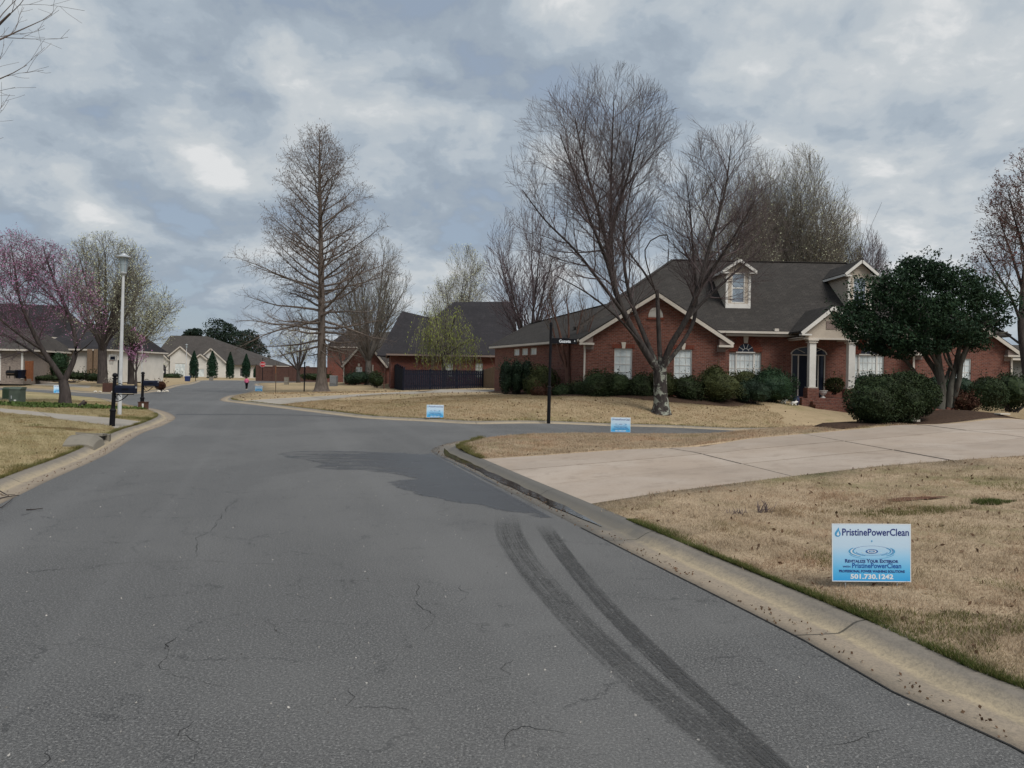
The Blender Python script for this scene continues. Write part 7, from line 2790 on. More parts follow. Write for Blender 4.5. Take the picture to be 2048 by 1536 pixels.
def hoop():
    Y = 73.0
    q = at(236, 760, Y)
    root = empty('basketball_hoop', (q.x, Y, q.z), 'basketball hoop with a dark backboard edged in white, left of the lamp pole', 'basketball hoop')
    MB().tube([(q.x, Y, q.z - .3), (q.x, Y, at(236, 720, Y).z)], .06, 8).build('pole', M_black, root)
    a, b = at(219, 722.5, Y), at(234.5, 709.5, Y)
    bd = MB().box2((a.x, Y - .12, a.z), (b.x, Y - .08, b.z)).build('backboard', M_navy, root)
    f = MB(); w = .075
    def frame(x0, x1, z0, z1, y, w):
        f.box2((x0, y - .012, z0), (x1, y, z0 + w)); f.box2((x0, y - .012, z1 - w), (x1, y, z1)); f.box2((x0, y - .012, z0 + w), (x0 + w, y, z1 - w)); f.box2((x1 - w, y - .012, z0 + w), (x1, y, z1 - w))
    frame(a.x, b.x, a.z, b.z, Y - .122, w)
    f.build('edge', M_white, bd)
    f = MB(); xm = (a.x + b.x) / 2
    frame(xm - .28, xm + .28, a.z + .10, a.z + .52, Y - .122, .05)
    f.build('target_square', M_white, bd)
    r = MB(); K = 14
    r.tube([(xm + .22 * math.cos(2 * PI * k / K), Y - .36 + .22 * math.sin(2 * PI * k / K), a.z + .06) for k in range(K + 1)], .014, 5)
    rim = r.build('rim', plain('rim_orange', (.35, .08, .03)), root)
    n = MB()
    for k in range(10):
        t, u = 2 * PI * k / 10, 2 * PI * (k + 1) / 10
        n.tube([(xm + .22 * math.cos(t), Y - .36 + .22 * math.sin(t), a.z + .05), (xm + .13 * math.cos(u), Y - .36 + .13 * math.sin(u), a.z - .32)], .010, 4)
        n.tube([(xm + .22 * math.cos(u), Y - .36 + .22 * math.sin(u), a.z + .05), (xm + .13 * math.cos(t), Y - .36 + .13 * math.sin(t), a.z - .32)], .010, 4)
    n.build('net', M_white, rim)['kind'] = 'stuff'


hoop()


def bin_(px, py0, py1, Y, label, mat, w=.55, cat='bin'):
    q = at(px, py1, Y)
    h = (py1 - py0) / FOCAL * Y
    root = empty('wheeled_bin', (q.x, Y, q.z), label, cat)
    z = q.z
    b = MB()
    b.v += [Vector((q.x + sx * w * .40, Y + sy * w * .42, z + .04)) for sx, sy in ((-1, -1), (1, -1), (1, 1), (-1, 1))] + [Vector((q.x + sx * w * .5, Y + sy * w * .55, z + h * .88)) for sx, sy in ((-1, -1), (1, -1), (1, 1), (-1, 1))]
    b.f += [[3, 2, 1, 0], [4, 5, 6, 7], [0, 1, 5, 4], [1, 2, 6, 5], [2, 3, 7, 6], [3, 0, 4, 7]]
    b.build('body', mat, root)
    MB().prism([(q.x - w * .54, Y - w * .6, z + h * .885), (q.x - w * .54, Y + w * .6, z + h * .885), (q.x - w * .54, Y + w * .5, z + h), (q.x - w * .54, Y - w * .3, z + h * .96)], (w * 1.08, 0, 0)).build('lid', mat, root)
    for s in (-1, 1):
        MB().tube([(q.x + s * w * .34, Y + w * .5, z + .12), (q.x + s * w * .46, Y + w * .5, z + .12)], .12, 12).build('wheel', M_black, root)
    MB().tube([(q.x - w * .4, Y + w * .66, z + h * .9), (q.x + w * .4, Y + w * .66, z + h * .9)], .02, 6).build('handle', mat, root)


bin_(375, 752, 766.5, 112, 'blue wheeled bin at the kerb before the far white house', M_bin, .62)
bin_(40, 739.5, 757.5, 67.5, 'dark wheeled bin between the tan garage and the cedar fence', M_navy, .62)


def grill():
    Y = 67.0
    q = at(25, 757, Y)
    root = empty('kettle_smoker', (q.x, Y, q.z), 'black barrel smoker against the tan garage wall', 'smoker')
    z = q.z
    m = MB(); K = 10
    m.prism([(q.x - .45, Y + .25 * math.cos(2 * PI * k / K), z + .48 + .25 * math.sin(2 * PI * k / K)) for k in range(K)], (.8, 0, 0)); m.build('barrel', M_black, root)
    for sx in (-.38, .28):
        for sy in (-.18, .18): MB().tube([(q.x + sx, Y + sy, z), (q.x + sx, Y + sy, z + .4)], .025, 6).build('leg', M_black, root)
    MB().tube([(q.x - .25, Y, z + .7), (q.x - .25, Y, z + 1.05)], .04, 7).build('chimney', M_black, root)
    MB().box((q.x, Y - .3, z + .42), (.6, .16, .025)).build('shelf', M_wood, root)


grill()


def board_fence(name, label, cat, runs, mat, bw, gap, post_h=.12, group=None, cap=True):
    """runs: (start, end, ground z at both, top z at both); every board is its own part"""
    p = runs[0][0]
    root = empty(name, (p[0], p[1], runs[0][2][0]), label, cat, group)
    shared = {}
    for (a, b, gzs, tops) in runs:
        a2, b2 = Vector((a[0], a[1], 0)), Vector((b[0], b[1], 0))
        d = b2 - a2
        L = d.length
        d.normalize()
        ang = math.atan2(d.y, d.x)
        n = max(1, int(L / bw))
        h0 = tops[0] - gzs[0]
        for k in range(n):
            t = (k + .5) / n
            g = gzs[0] + (gzs[1] - gzs[0]) * t
            tp = tops[0] + (tops[1] - tops[0]) * t
            key = (round(bw, 3), 1)
            if key not in shared:
                w = L / n - gap
                shared[key] = MB().prism([(-w / 2, -.011, 0), (w / 2, -.011, 0), (w / 2, -.011, .985), (w / 2 - .012, -.011, 1), (-w / 2 + .012, -.011, 1), (-w / 2, -.011, .985)], (0, .022, 0)).mesh('board')
                shared[key].materials.append(mat)
            o = bpy.data.objects.new('board', shared[key])
            COL.objects.link(o)
            o.parent = root
            c = a2 + d * (L * t)
            jz = random.Random(k * 7 + int(L * 10)).uniform(-.012, .012)
            o.location = Vector((c.x, c.y, g)) - root.location + Vector((-d.y, d.x, 0)) * random.Random(k).uniform(-.012, .012)
            o.rotation_euler = (0, 0, ang)
            o.scale = (1, 1, tp - g + jz)
        nn = Vector((-d.y, d.x, 0))
        r = MB()
        for f in (.2, .8):
            za, zb = gzs[0] + (tops[0] - gzs[0]) * f, gzs[1] + (tops[1] - gzs[1]) * f
            q = MB(); q.beam(Vector((a[0], a[1], za)) + nn * .035, Vector((b[0], b[1], zb)) + nn * .035, .04, .09); q.build('rail', mat, root)
        if cap:
            q = MB(); q.beam(Vector((a[0], a[1], tops[0] + .022)) + nn * .01, Vector((b[0], b[1], tops[1] + .022)) + nn * .01, .10, .035); q.build('top_cap', mat, root)
        m = max(1, round(L / 2.4))
        for k in range(m + 1):
            t = k / m
            c = a2 + d * L * t + nn * .085
            tp = tops[0] + (tops[1] - tops[0]) * t
            g = gzs[0] + (gzs[1] - gzs[0]) * t
            q = MB(); q.box2((c.x - .055, c.y - .055, g - .2), (c.x + .055, c.y + .055, tp + post_h)); q.build('post', mat, root)
    return root


def fences():
    Y = 61.0
    A, B = at(806, 781.5, Y), at(966, 777.5, Y + .6)
    tA, tB = at(832, 740.5, Y).z, at(965, 742, Y).z
    gA, gB = gz(A.x, Y), gz(B.x, Y)
    runs = []
    # stepped flank: five bays, each lower than the one behind
    C = at(786, 769, 72)
    n = 6
    for k in range(n):
        f0, f1 = k / n, (k + 1) / n
        a = (C.x + (A.x - C.x) * f0, 72 + (Y - 72) * f0); b = (C.x + (A.x - C.x) * f1, 72 + (Y - 72) * f1)
        ga, gb = gz(*a), gz(*b)
        t = at(787 + 43 * (k + .5) / n, 727.5 + 11.5 * (k + .3) / n, a[1]).z
        runs.append((a, b, (ga, gb), (t, t)))
    runs.append(((A.x, Y), (B.x, Y + .6), (gA, gB), (tA, tB)))
    board_fence('board_fence', 'black stained board fence with a stepped left flank before the charcoal roofed house', 'fence', runs, M_fence, .148, .016)
    a, b = at(967, 778, Y + .4), at(996, 778, Y - 3)
    ga, gb = gz(a.x, Y + .4), gz(b.x, Y - 3)
    board_fence('board_gate', 'short unpainted wooden gate at the right end of the black fence', 'gate', [((a.x, Y + .4), (b.x, Y - 3), (ga, gb), (ga + 1.45, gb + 1.75))], M_wood, .148, .006, .05, cap=False)
    Y = 68.0
    a, b = at(50, 758, Y), at(63.5, 758, Y)
    z = at(56, 757.5, Y).z
    board_fence('cedar_fence', 'short orange brown cedar fence panel right of the tan garage', 'fence', [((a.x, Y), (b.x, Y), (z, z), (at(56, 722, Y).z,) * 2)], M_cedar, .14, .005, .02, cap=False)


fences()


def small_far():
    # stop sign
    Y = 116.0
    q = at(525, 758, Y)
    root = empty('stop_sign', (q.x, Y, q.z), 'red stop sign on a dark post at the far street corner', 'stop sign')
    zc = at(525, 728.5, Y).z
    MB().tube([(q.x, Y, q.z - .2), (q.x, Y, zc + .75)], .055, 8).build('post', M_black, root)
    MB().lathe((q.x, Y, zc + .75), [(.055, 0), (.09, .04), (.1, .12), (.05, .2), (.01, .22)], 10).build('finial', M_black, root)
    r = .46
    MB().prism([(q.x + r * math.cos(PI / 8 + k * PI / 4), Y - .07, zc + r * math.sin(PI / 8 + k * PI / 4)) for k in range(8)], (0, .012, 0)).build('plate', plain('stop_red', (.42, .03, .035), (.38, .028, .03), 3, .4), root)
    rim = MB()
    for k in range(8):
        a, b = PI / 8 + k * PI / 4, PI / 8 + (k + 1) * PI / 4
        rim.poly([(q.x + rr * math.cos(t), Y - .0725, zc + rr * math.sin(t)) for rr, t in ((r * .93, a), (r * .98, a), (r * .98, b), (r * .93, b))])
    rim.build('border', M_inkw, root)
    me, w, h = text_mesh('STOP', r * 1.35, None, .02)
    shift_mesh(me, Vector((q.x - w / 2, Y - .0735, zc - h / 2)) - ORG[root.name])
    link('lettering', me, M_inkw, root)

    def post(px, py0, py1, Y, label, blade=None, mat=M_black, r=.05):
        q = at(px, py1, Y)
        zt = at(px, py0, Y).z
        g = gz(q.x, Y)
        o = empty('sign_post', (q.x, Y, g), label, 'post')
        MB().tube([(q.x, Y, g - .2), (q.x, Y, zt)], r, 8).build('post', mat, o)
        MB().lathe((q.x, Y, zt), [(r, 0), (r * 1.5, .03), (r * 1.4, .1), (.01, .16)], 8).build('finial', mat, o)
        if blade: MB().box((q.x + blade[0], Y - .06, zt - blade[2]), (blade[1], .02, blade[3])).build('sign_plate', blade[4], o)
    post(608.5, 727, 775, 62, 'slim black post on the lawn left of the cypress trunk')
    post(551, 733, 792, 56, 'thin rusty sign post seen edge on, left of the cypress', (0, .05, .25, .5, M_cedar), plain('rusty_post', (.12, .085, .055)), .03)
    post(391, 741, 764, 118, 'thin dark post by the kerb right of the blue bin')
    # air conditioner
    def box_thing(name, label, cat, px0, px1, py0, py1, Y, mat, louv=0, top=None):
        a, b = at(px0, py1, Y), at(px1, py0, Y)
        g = gz(a.x, Y)
        o = empty(name, ((a.x + b.x) / 2, Y, g), label, cat)
        MB().box2((a.x, Y, min(g, a.z) - .1), (b.x, Y + (b.x - a.x) * .9, b.z)).build('cabinet', mat, o)
        MB().box2((a.x - .02, Y - .02, b.z + .002), (b.x + .02, Y + (b.x - a.x) * .9 + .02, b.z + .05)).build('lid', top or mat, o)
        for k in range(louv):
            z = a.z + (b.z - a.z) * (k + .6) / (louv + .4)
            MB().box(((a.x + b.x) / 2, Y - .012, z), ((b.x - a.x) * .86, .02, .035)).build('slat', M_metal, o)
    box_thing('air_conditioner', 'grey air conditioning unit beside the gabled brick house', 'air conditioner', 659, 673, 752.5, 767, 84, plain('ac_grey', (.13, .135, .14), (.10, .105, .11), 8), 6, M_metal)
    box_thing('utility_box', 'small pale utility box on the lawn beyond the thin rusty post', 'utility box', 568, 576, 755, 765, 96, M_kerb2, 2)
    box_thing('utility_box', 'tiny pale box at the far kerb before the cone shaped evergreens', 'utility box', 418, 424.5, 754.5, 761, 128, M_kerb2, 1)
    # brick planter pier with far mailbox in the left flower bed
    def planter():
        Y = 54.0
        a, b = at(205, 781, Y), at(222, 766, Y)
        g = gz(a.x, Y)
        o = empty('planter_box', ((a.x + b.x) / 2, Y, g), 'brown wooden planter box at the far left kerb, left of the nearest mailbox', 'planter')
        w = b.x - a.x
        n = 5
        for k in range(n):
            MB().box((a.x + (k + .5) * w / n, Y, (g + b.z) / 2), (w / n - .01, .03, b.z - g)).build('plank', plain('dark_red_wood', (.085, .04, .03), (.06, .03, .024), 7, .85), o)
        for x in (a.x, b.x): MB().box((x, Y + w * .4, (g + b.z) / 2), (.03, w * .8, b.z - g)).build('side_panel', MATS['dark_red_wood'], o)
        MB().box(((a.x + b.x) / 2, Y + w * .4, b.z - .06), (w - .04, w * .76, .03)).build('soil', M_mulch, o)
        r = np.random.default_rng(3)
        P = np.column_stack([r.uniform(a.x, b.x, 160), r.uniform(Y, Y + w * .8, 160), b.z + r.uniform(0, .4, 160)])
        flakes('foliage', P, .10, M_twigg, o, r, .3)
    planter()


small_far()


# stones edging the far left flower bed, one by one
def stones():
    r = np.random.default_rng(8)
    for k, px in enumerate((191, 200.5, 226, 233, 318, 327, 334)):
        py = 781.5 if px < 240 else 779 - (px - 318) * .1
        Y = 53.0 if px < 240 else 56.0
        q = at(px, py, Y)
        g = gz(q.x, Y)
        m = MB()
        bm = bmesh.new(); bmesh.ops.create_icosphere(bm, subdivisions=1, radius=1)
        s = r.uniform(.10, .17)
        idx = len(m.v)
        for v in bm.verts: m.v.append(Vector((q.x, Y, g + s * .35)) + Vector((v.co.x * s * 1.25, v.co.y * s, v.co.z * s * .62)) * r.uniform(.88, 1.08))
        for f in bm.faces: m.f.append([idx + v.index for v in f.verts])
        bm.free()
        o = m.build('edging_stone', M_stone, None)
        tag(o, ['white stone furthest left in the flower bed beyond the redbud', 'white stone second from the left in that far flower bed', 'white stone just right of the brown planter box', 'white stone nearest the black mailbox post in the far bed',
                'pale stone left of the russet shrub by the second mailbox', 'pale stone under the russet shrub by the second mailbox', 'pale stone at the right end of the second mailbox bed'][k], 'stone', 'pale stones in the far left flower beds')


stones()


# ------------------------------------------------------------------ porch things
def porch_things():
    fz, Yp = HS['zfl'], HS['Yp']
    x = at(1646, 785, Yp + .9).x
    o = empty('flower_urn', (x, Yp + .9, fz), 'white footed urn on the porch floor between the columns', 'urn')
    MB().lathe((x, Yp + .9, fz), [(.13, 0), (.13, .03), (.06, .07), (.05, .12), (.12, .17), (.19, .27), (.21, .36), (.23, .37), (.23, .40), (.18, .40)], 16).build('bowl', M_white, o)
    MB().lathe((x, Yp + .9, fz + .40), [(.175, 0), (.1, .012)], 14).build('soil', M_mulch, o)
    x = at(1592, 785, Yp - .5).x
    g = gz(x, Yp - .5)
    o = empty('glazed_pot', (x, Yp - .5, g), 'dark blue glazed pot at the foot of the left porch column', 'pot')
    MB().lathe((x, Yp - .5, g - .02), [(.12, 0), (.17, .12), (.19, .3), (.16, .42), (.19, .44), (.19, .47), (.15, .47)], 14).build('bowl', plain('blue_glaze', (.03, .035, .09), (.02, .025, .06), 6, .25, .5), o)
    MB().lathe((x, Yp - .5, g + .445), [(.145, 0), (.08, .01)], 12).build('soil', M_mulch, o)
    for k, (px, dy, lab) in enumerate(((1567, -.8, 'left of two small white garden rabbits beside the porch steps'), (1588, -1.0, 'right of two small white garden rabbits beside the porch steps'))):
        Y = Yp + dy
        q = at(px, 800, Y); g = gz(q.x, Y)
        m = MB()
        m.tube([(q.x - .16, Y, g + .10), (q.x - .06, Y, g + .13), (q.x + .05, Y, g + .14), (q.x + .13, Y, g + .19), (q.x + .20, Y, g + .20)], [.05, .095, .085, .06, .03], 10)
        m.tube([(q.x + .12, Y - .02, g + .22), (q.x + .07, Y - .03, g + .34)], [.022, .01], 6); m.tube([(q.x + .12, Y + .02, g + .22), (q.x + .08, Y + .03, g + .33)], [.022, .01], 6)
        m.lathe((q.x - .2, Y, g + .1), [(.01, -.03), (.035, 0), (.01, .03)], 7)
        for sx, sy in ((-.1, -.05), (-.1, .05), (.08, -.04), (.08, .04)): m.tube([(q.x + sx, Y + sy, g - .01), (q.x + sx, Y + sy, g + .09)], [.03, .03], 6)
        tag(m.build('rabbit_figure', M_white, None, True), lab, 'garden figure', 'white garden rabbits by the porch')
    # blocks in the bed by the wide driveway
    for k, (px, py, Y, s, lab) in enumerate(((1829, 826, 19.0, (.22, .14, .075), 'pale flat concrete block under the very large shrub by the driveway'), (1976, 822, 22.6, (.26, .15, .10), 'dark edging block at the back right of the mulch bed'),
                                             (1958, 818, 23.0, (.24, .15, .06), 'flat pale edging block at the back of the mulch bed'), (2004, 838, 20.5, (.34, .2, .03), 'thin pale stone lying at the driveway edge of the mulch bed'))):
        q = at(px, py, Y)
        g = gz(q.x, Y) + .085
        b = MB().box((q.x, Y, g + s[2] / 2 - .01), s, rz=.3)
        tag(b.build('edging_block', M_stone if k != 1 else M_brick_v, None), lab, 'block', 'edging blocks in the mulch bed')


porch_things()


# ------------------------------------------------------------------ the walker
def walker():
    Y = 74.0
    q = at(493, 780, Y)
    g = float(road_z(q.x, Y)) + .0
    z_feet = q.z
    root = empty('person', (q.x, Y, z_feet), 'person in a pink jacket and black trousers walking away along the far street', 'person')
    Hh = at(493, 753.6, Y).z - z_feet
    k = Hh / 1.66

    def skin(name, verts, edges, radii, mat, rootv=0, parent=root):
        me = bpy.data.meshes.new(name)
        me.from_pydata([tuple(Vector(v) * k) for v in verts], edges, [])
        o = bpy.data.objects.new(name, me)
        COL.objects.link(o)
        o.parent = parent
        m = o.modifiers.new('skin', 'SKIN')
        for i, r in enumerate(radii):
            sv = me.skin_vertices[0].data[i]
            sv.radius = (r[0] * k, r[1] * k) if hasattr(r, '__len__') else (r * k, r * k)
            sv.use_root = i == rootv
        s = o.modifiers.new('sub', 'SUBSURF'); s.levels = 1; s.render_levels = 1
        bpy.context.view_layer.update()
        dg = bpy.context.evaluated_depsgraph_get()
        out = bpy.data.meshes.new_from_object(o.evaluated_get(dg))
        o.modifiers.clear()
        o.data = out
        out.name = name
        out.materials.clear()
        out.materials.append(mat)
        out.polygons.foreach_set('use_smooth', np.ones(len(out.polygons), bool))
        return o
    M_skin = plain('skin', (.36, .20, .14), (.32, .18, .12), 9, .6)
    # walking away from us (+Y): left leg forward, right leg pushing off
    V = [(0, 0, .90), (0, .01, 1.05), (0, .0, 1.25), (0, -.01, 1.37), (0, .0, 1.44), (0, .015, 1.53), (0, .02, 1.60),
         (-.09, .01, .86), (-.095, .09, .50), (-.095, .12, .08), (-.095, .22, .035),
         (.09, .0, .86), (.095, -.02, .49), (.095, -.17, .13), (.095, -.09, .035),
         (-.16, -.01, 1.35), (-.22, -.06, 1.10), (-.225, .06, .90), (-.215, .11, .83),
         (.16, -.01, 1.35), (.22, .03, 1.10), (.235, .14, .92), (.225, .19, .85)]
    Eg = [(0, 1), (1, 2), (2, 3), (3, 4), (4, 5), (5, 6), (0, 7), (7, 8), (8, 9), (9, 10), (0, 11), (11, 12), (12, 13), (13, 14), (3, 15), (15, 16), (16, 17), (17, 18), (3, 19), (19, 20), (20, 21), (21, 22)]
    Rd = [(.14, .10), (.12, .085), (.145, .095), (.10, .075), .052, (.080, .095), (.070, .085), .085, .058, .040, (.042, .032), .085, .058, .040, (.042, .032), .058, .042, .030, (.028, .018), .058, .042, .030, (.028, .018)]
    skin('body', V, Eg, Rd, M_skin)
    pink = plain('pink_fleece', (.80, .20, .34), (.70, .16, .29), 14, .9, .1, .3, 40)
    JV = [(0, 0, .84), (0, .005, 1.0), (0, .0, 1.2), (0, -.01, 1.35), (0, -.005, 1.415), (-.165, -.01, 1.345), (-.235, -.06, 1.10), (-.235, .05, .915), (.165, -.01, 1.345), (.235, .03, 1.10), (.245, .13, .935)]
    JE = [(0, 1), (1, 2), (2, 3), (3, 4), (3, 5), (5, 6), (6, 7), (3, 8), (8, 9), (9, 10)]
    JR = [(.195, .145), (.178, .135), (.185, .135), (.14, .11), (.075, .075), .088, .070, .056, .088, .070, .056]
    skin('jacket', JV, JE, JR, pink)
    TV = [(0, 0, .90), (-.09, .01, .85), (-.098, .085, .50), (-.098, .115, .11), (.09, 0, .85), (.098, -.02, .49), (.098, -.165, .16)]
    skin('trousers', TV, [(0, 1), (1, 2), (2, 3), (0, 4), (4, 5), (5, 6)], [(.165, .12), .108, .078, .062, .108, .078, .062], M_black)
    skin('hair', [(0, .0, 1.60), (0, .03, 1.665), (0, -.045, 1.56), (0, -.05, 1.46)], [(0, 1), (0, 2), (2, 3)], [(.092, .105), (.05, .06), (.078, .05), (.055, .035)], plain('brown_hair', (.035, .022, .016), (.05, .032, .022), 20, .7))
    for s, y, z in ((-.095, .17, .05), (.095, -.12, .06)):
        sh = MB(); sh.tube([(s * k, (y - .10) * k, z * k), (s * k, y * k, z * k), (s * k, (y + .12) * k, (z - .015) * k)], [.045 * k, .052 * k, .035 * k], 8)
        sh.build('shoe', M_white, root, True, local=True)


walker()
# ------------------------------------------------------------------ grass, leaves, twigs: the small stuff
M_bl_tan = mat_blades('dry_blades', [(0.20, 0.145, 0.095), (0.36, 0.275, 0.19), (0.48, 0.385, 0.275), (0.60, 0.50, 0.37)])
M_bl_str = mat_blades('straw_blades', [(0.24, 0.18, 0.10), (0.36, 0.28, 0.17), (0.46, 0.365, 0.23)])
M_bl_lft = mat_blades('straw_green_blades', [(0.20, 0.165, 0.085), (0.36, 0.30, 0.175), (0.48, 0.41, 0.25)])
M_bl_grn = mat_blades('green_blades', [(0.045, 0.075, 0.02), (0.085, 0.115, 0.032), (0.13, 0.15, 0.05)])
M_bl_mix = mat_blades('olive_blades', [(0.10, 0.105, 0.038), (0.17, 0.165, 0.065), (0.26, 0.22, 0.10)])


def blades(name, P, h, w, mat, r, lean=.9, hj=.5):
    n = len(P)
    a = r.uniform(0, 2 * PI, n)
    clump = np.sin(P[:, 0] * 5.3 + np.sin(P[:, 1] * 3.1)) * np.sin(P[:, 1] * 4.7 + np.sin(P[:, 0] * 2.3)) + .6 * np.sin(P[:, 0] * 13 + P[:, 1] * 9)
    hh = h * (1 + r.uniform(-hj, hj, n)) * np.clip(.92 + .38 * clump, .35, 1.7)
    ww = w * (1 + r.uniform(-.3, .4, n))
    ln = r.uniform(0.1, lean, n) * hh
    b = r.uniform(0, 2 * PI, n)
    dx, dy = np.cos(a) * ww / 2, np.sin(a) * ww / 2
    V = np.empty((n, 3, 3))
    V[:, 0] = np.column_stack([P[:, 0] - dx, P[:, 1] - dy, P[:, 2] - .006])
    V[:, 1] = np.column_stack([P[:, 0] + dx, P[:, 1] + dy, P[:, 2] - .006])
    V[:, 2] = np.column_stack([P[:, 0] + np.cos(b) * ln, P[:, 1] + np.sin(b) * ln, P[:, 2] + hh])
    me = np_mesh(name, V.reshape(-1, 3), np.arange(n * 3).reshape(n, 3))
    return tag(link(name, me, mat), kind='stuff')


def lawn_points(mask, n, r, near=None):
    """random points on the turf triangles, denser towards the street where the camera stands"""
    t = T2[mask]
    A = V2[t[:, 0]]; B = V2[t[:, 1]]; C = V2[t[:, 2]]
    ar = np.abs((B[:, 0] - A[:, 0]) * (C[:, 1] - A[:, 1]) - (B[:, 1] - A[:, 1]) * (C[:, 0] - A[:, 0])) / 2
    w = ar.copy()
    if near is not None:
        c = (A + B + C) / 3
        d = np.hypot(c[:, 0], c[:, 1])
        w = w / np.maximum(d, 3.0) ** near
    k = r.choice(len(t), n, p=w / w.sum())
    u, v = r.random((2, n, 1))
    f = u + v > 1
    u = np.where(f, 1 - u, u); v = np.where(f, 1 - v, v)
    p = A[k] + (B[k] - A[k]) * u + (C[k] - A[k]) * v
    z = Z2[t[k, 0]] * (1 - u[:, 0] - v[:, 0]) + Z2[t[k, 1]] * u[:, 0] + Z2[t[k, 2]] * v[:, 0]
    return np.column_stack([p, z])


gr = np.random.default_rng(77)
win = lambda x0, x1, y0, y1: lawn0 & (cen[:, 0] > x0) & (cen[:, 0] < x1) & (cen[:, 1] > y0) & (cen[:, 1] < y1)
# which blades are green: only in patches that stay wet
def patchy(P, f=.9):
    return np.sin(P[:, 0] * f * 1.3 + 1.2) * np.sin(P[:, 1] * f + .5) + .5 * np.sin(P[:, 0] * f * 2.9 + P[:, 1] * f * 2.3)


R1m = reg1 & win(-2, 16, 2.0, 15.5)
P = lawn_points(R1m, 330000, gr, 1.5)
k = patchy(P, .8) > 1.15
blades('grass', P[~k], .030, .0050, M_bl_tan, gr, 1.6)
blades('grass', P[k], .032, .0048, M_bl_mix, gr, 1.4)
# tussocks left uncut, and thatch lying flat
c_ = lawn_points(R1m, 3400, gr, 1.4)
c_ = c_[patchy(c_, 1.7) > -.25]
i_ = gr.integers(0, len(c_), 46000)
blades('grass', c_[i_] + gr.normal(0, 1, (46000, 3)) * np.array([.035, .035, 0]), .050, .0055, M_bl_tan, gr, 1.3)
P = lawn_points(reg1 & win(-2.5, 9, 14.5, 26), 110000, gr, .8)
blades('grass', P, .040, .008, M_bl_tan, gr, 1.6)
P = lawn_points(reg3 & win(-16, -6, 8, 24), 150000, gr, 1.0)
k = patchy(P, .7) > .95
blades('grass', P[~k], .036, .008, M_bl_lft, gr, 1.5)
blades('grass', P[k], .036, .008, M_bl_mix, gr, 1.5)
P = lawn_points(reg3 & win(-22, -9, 23, 36), 60000, gr, .5)
blades('grass', P, .040, .012, M_bl_lft, gr, 1.5)
P = lawn_points(~reg1 & ~reg3 & win(-12, 12, 26, 40), 110000, gr, .3)
blades('grass', P, .045, .013, M_bl_str, gr, 1.5)


# the greener fringe that creeps over the kerb
def fringe(O, y0, y1, n, wmean, h, mat, r, inward, x_lim=None, w=.005):
    L = O[(O[:, 1] > y0) & (O[:, 1] < y1)]
    if x_lim: L = L[(L[:, 0] > x_lim[0]) & (L[:, 0] < x_lim[1])]
    d = np.linalg.norm(np.diff(L, axis=0), axis=1)
    L = L[:-1][d < 1.5]
    m = normals2(L)
    i = r.integers(0, len(L) - 1, n)
    t = r.random(n)[:, None]
    p = L[i] * (1 - t) + L[i + 1] * t
    thick = wmean * (.45 + .75 * np.abs(np.sin(p[:, 0] * 2.1 + p[:, 1] * 1.7)) * np.abs(np.sin(p[:, 1] * .83 + .4)) * 2)
    o = r.exponential(1.0, n) * thick * .55 - .035
    p = p + m[i] * (inward * o)[:, None]
    z = lawn_z(p[:, 0], p[:, 1])
    keep = o < thick * 2
    P = np.column_stack([p, z])[keep]
    return blades('grass', P, h, w, mat, r, 1.2)


ins1 = 1 if not inside(*[np.array([v]) for v in (O1[20] + normals2(O1)[20] * .3)], RING)[0] else -1
ins3 = 1 if not inside(*[np.array([v]) for v in (O3[len(O3) // 2] + normals2(O3)[len(O3) // 2] * .3)], RING)[0] else -1
ins2 = 1 if not inside(*[np.array([v]) for v in (O2[30] + normals2(O2)[30] * .3)], RING)[0] else -1
fringe(O1, 2.0, 10.0, 13000, .04, .036, M_bl_grn, gr, ins1)
fringe(O1, 2.0, 10.0, 15000, .075, .036, M_bl_mix, gr, ins1)
fringe(O1, 14.7, 20, 9000, .10, .06, M_bl_mix, gr, ins1, None, .007)
fringe(O3, 9, 28, 14000, .07, .045, M_bl_mix, gr, ins3, None, .009)
fringe(O2, 24, 44, 7000, .08, .05, M_bl_mix, gr, ins2, None, .014)


# ground cover under the redbud
def patch_points(c, rad, n, r):
    a = r.uniform(0, 2 * PI, n)
    q = np.sqrt(r.random(n)) * (1 + .25 * np.sin(a * 3 + 1) + .15 * np.sin(a * 7))
    x, y = c[0] + np.cos(a) * q * rad[0], c[1] + np.sin(a) * q * rad[1]
    k = ~inside(x, y, RING) & ~inside(x, y, P3) & ~inside(x, y, P1)
    x, y = x[k], y[k]
    return np.column_stack([x, y, lawn_z(x, y)])


c = on_lawn(112, 812)
P = patch_points((c[0] + .3, c[1] - .4), (2.4, 1.3), 5200, gr)
tag(flakes('ground_cover', P + np.array([0, 0, .05]) + gr.normal(0, .025, P.shape), .085, M_ivy, None, gr, .7), kind='stuff')
c = on_lawn(225, 838)
P = patch_points((c[0] + .4, c[1] + .5), (1.6, .5), 5000, gr)
blades('grass', P, .06, .011, M_bl_mix, gr, 1.3)
# greener spots on the near lawn
for px, py, rx, ry, n in ((1850, 1022, .45, .22, 1600), (1985, 1006, .22, .10, 1600), (1780, 1028, .4, .16, 900), (1900, 1255, .5, .35, 2600), (1690, 1120, .35, .25, 1600)):
    c = on_lawn(px, py)
    blades('grass', patch_points(c, (rx, ry), n, gr), .035, .006, M_bl_mix if py != 1006 else M_bl_grn, gr, 1.2)
# bare red soil showing
M_soil = plain('red_soil', (0.13, 0.065, 0.045), (0.085, 0.045, 0.03), 8, .95, .05, .8, 30)
M_soil2 = plain('brown_soil', (0.12, 0.08, 0.035), (0.08, 0.055, 0.028), 6, .95, .05, .8, 30)


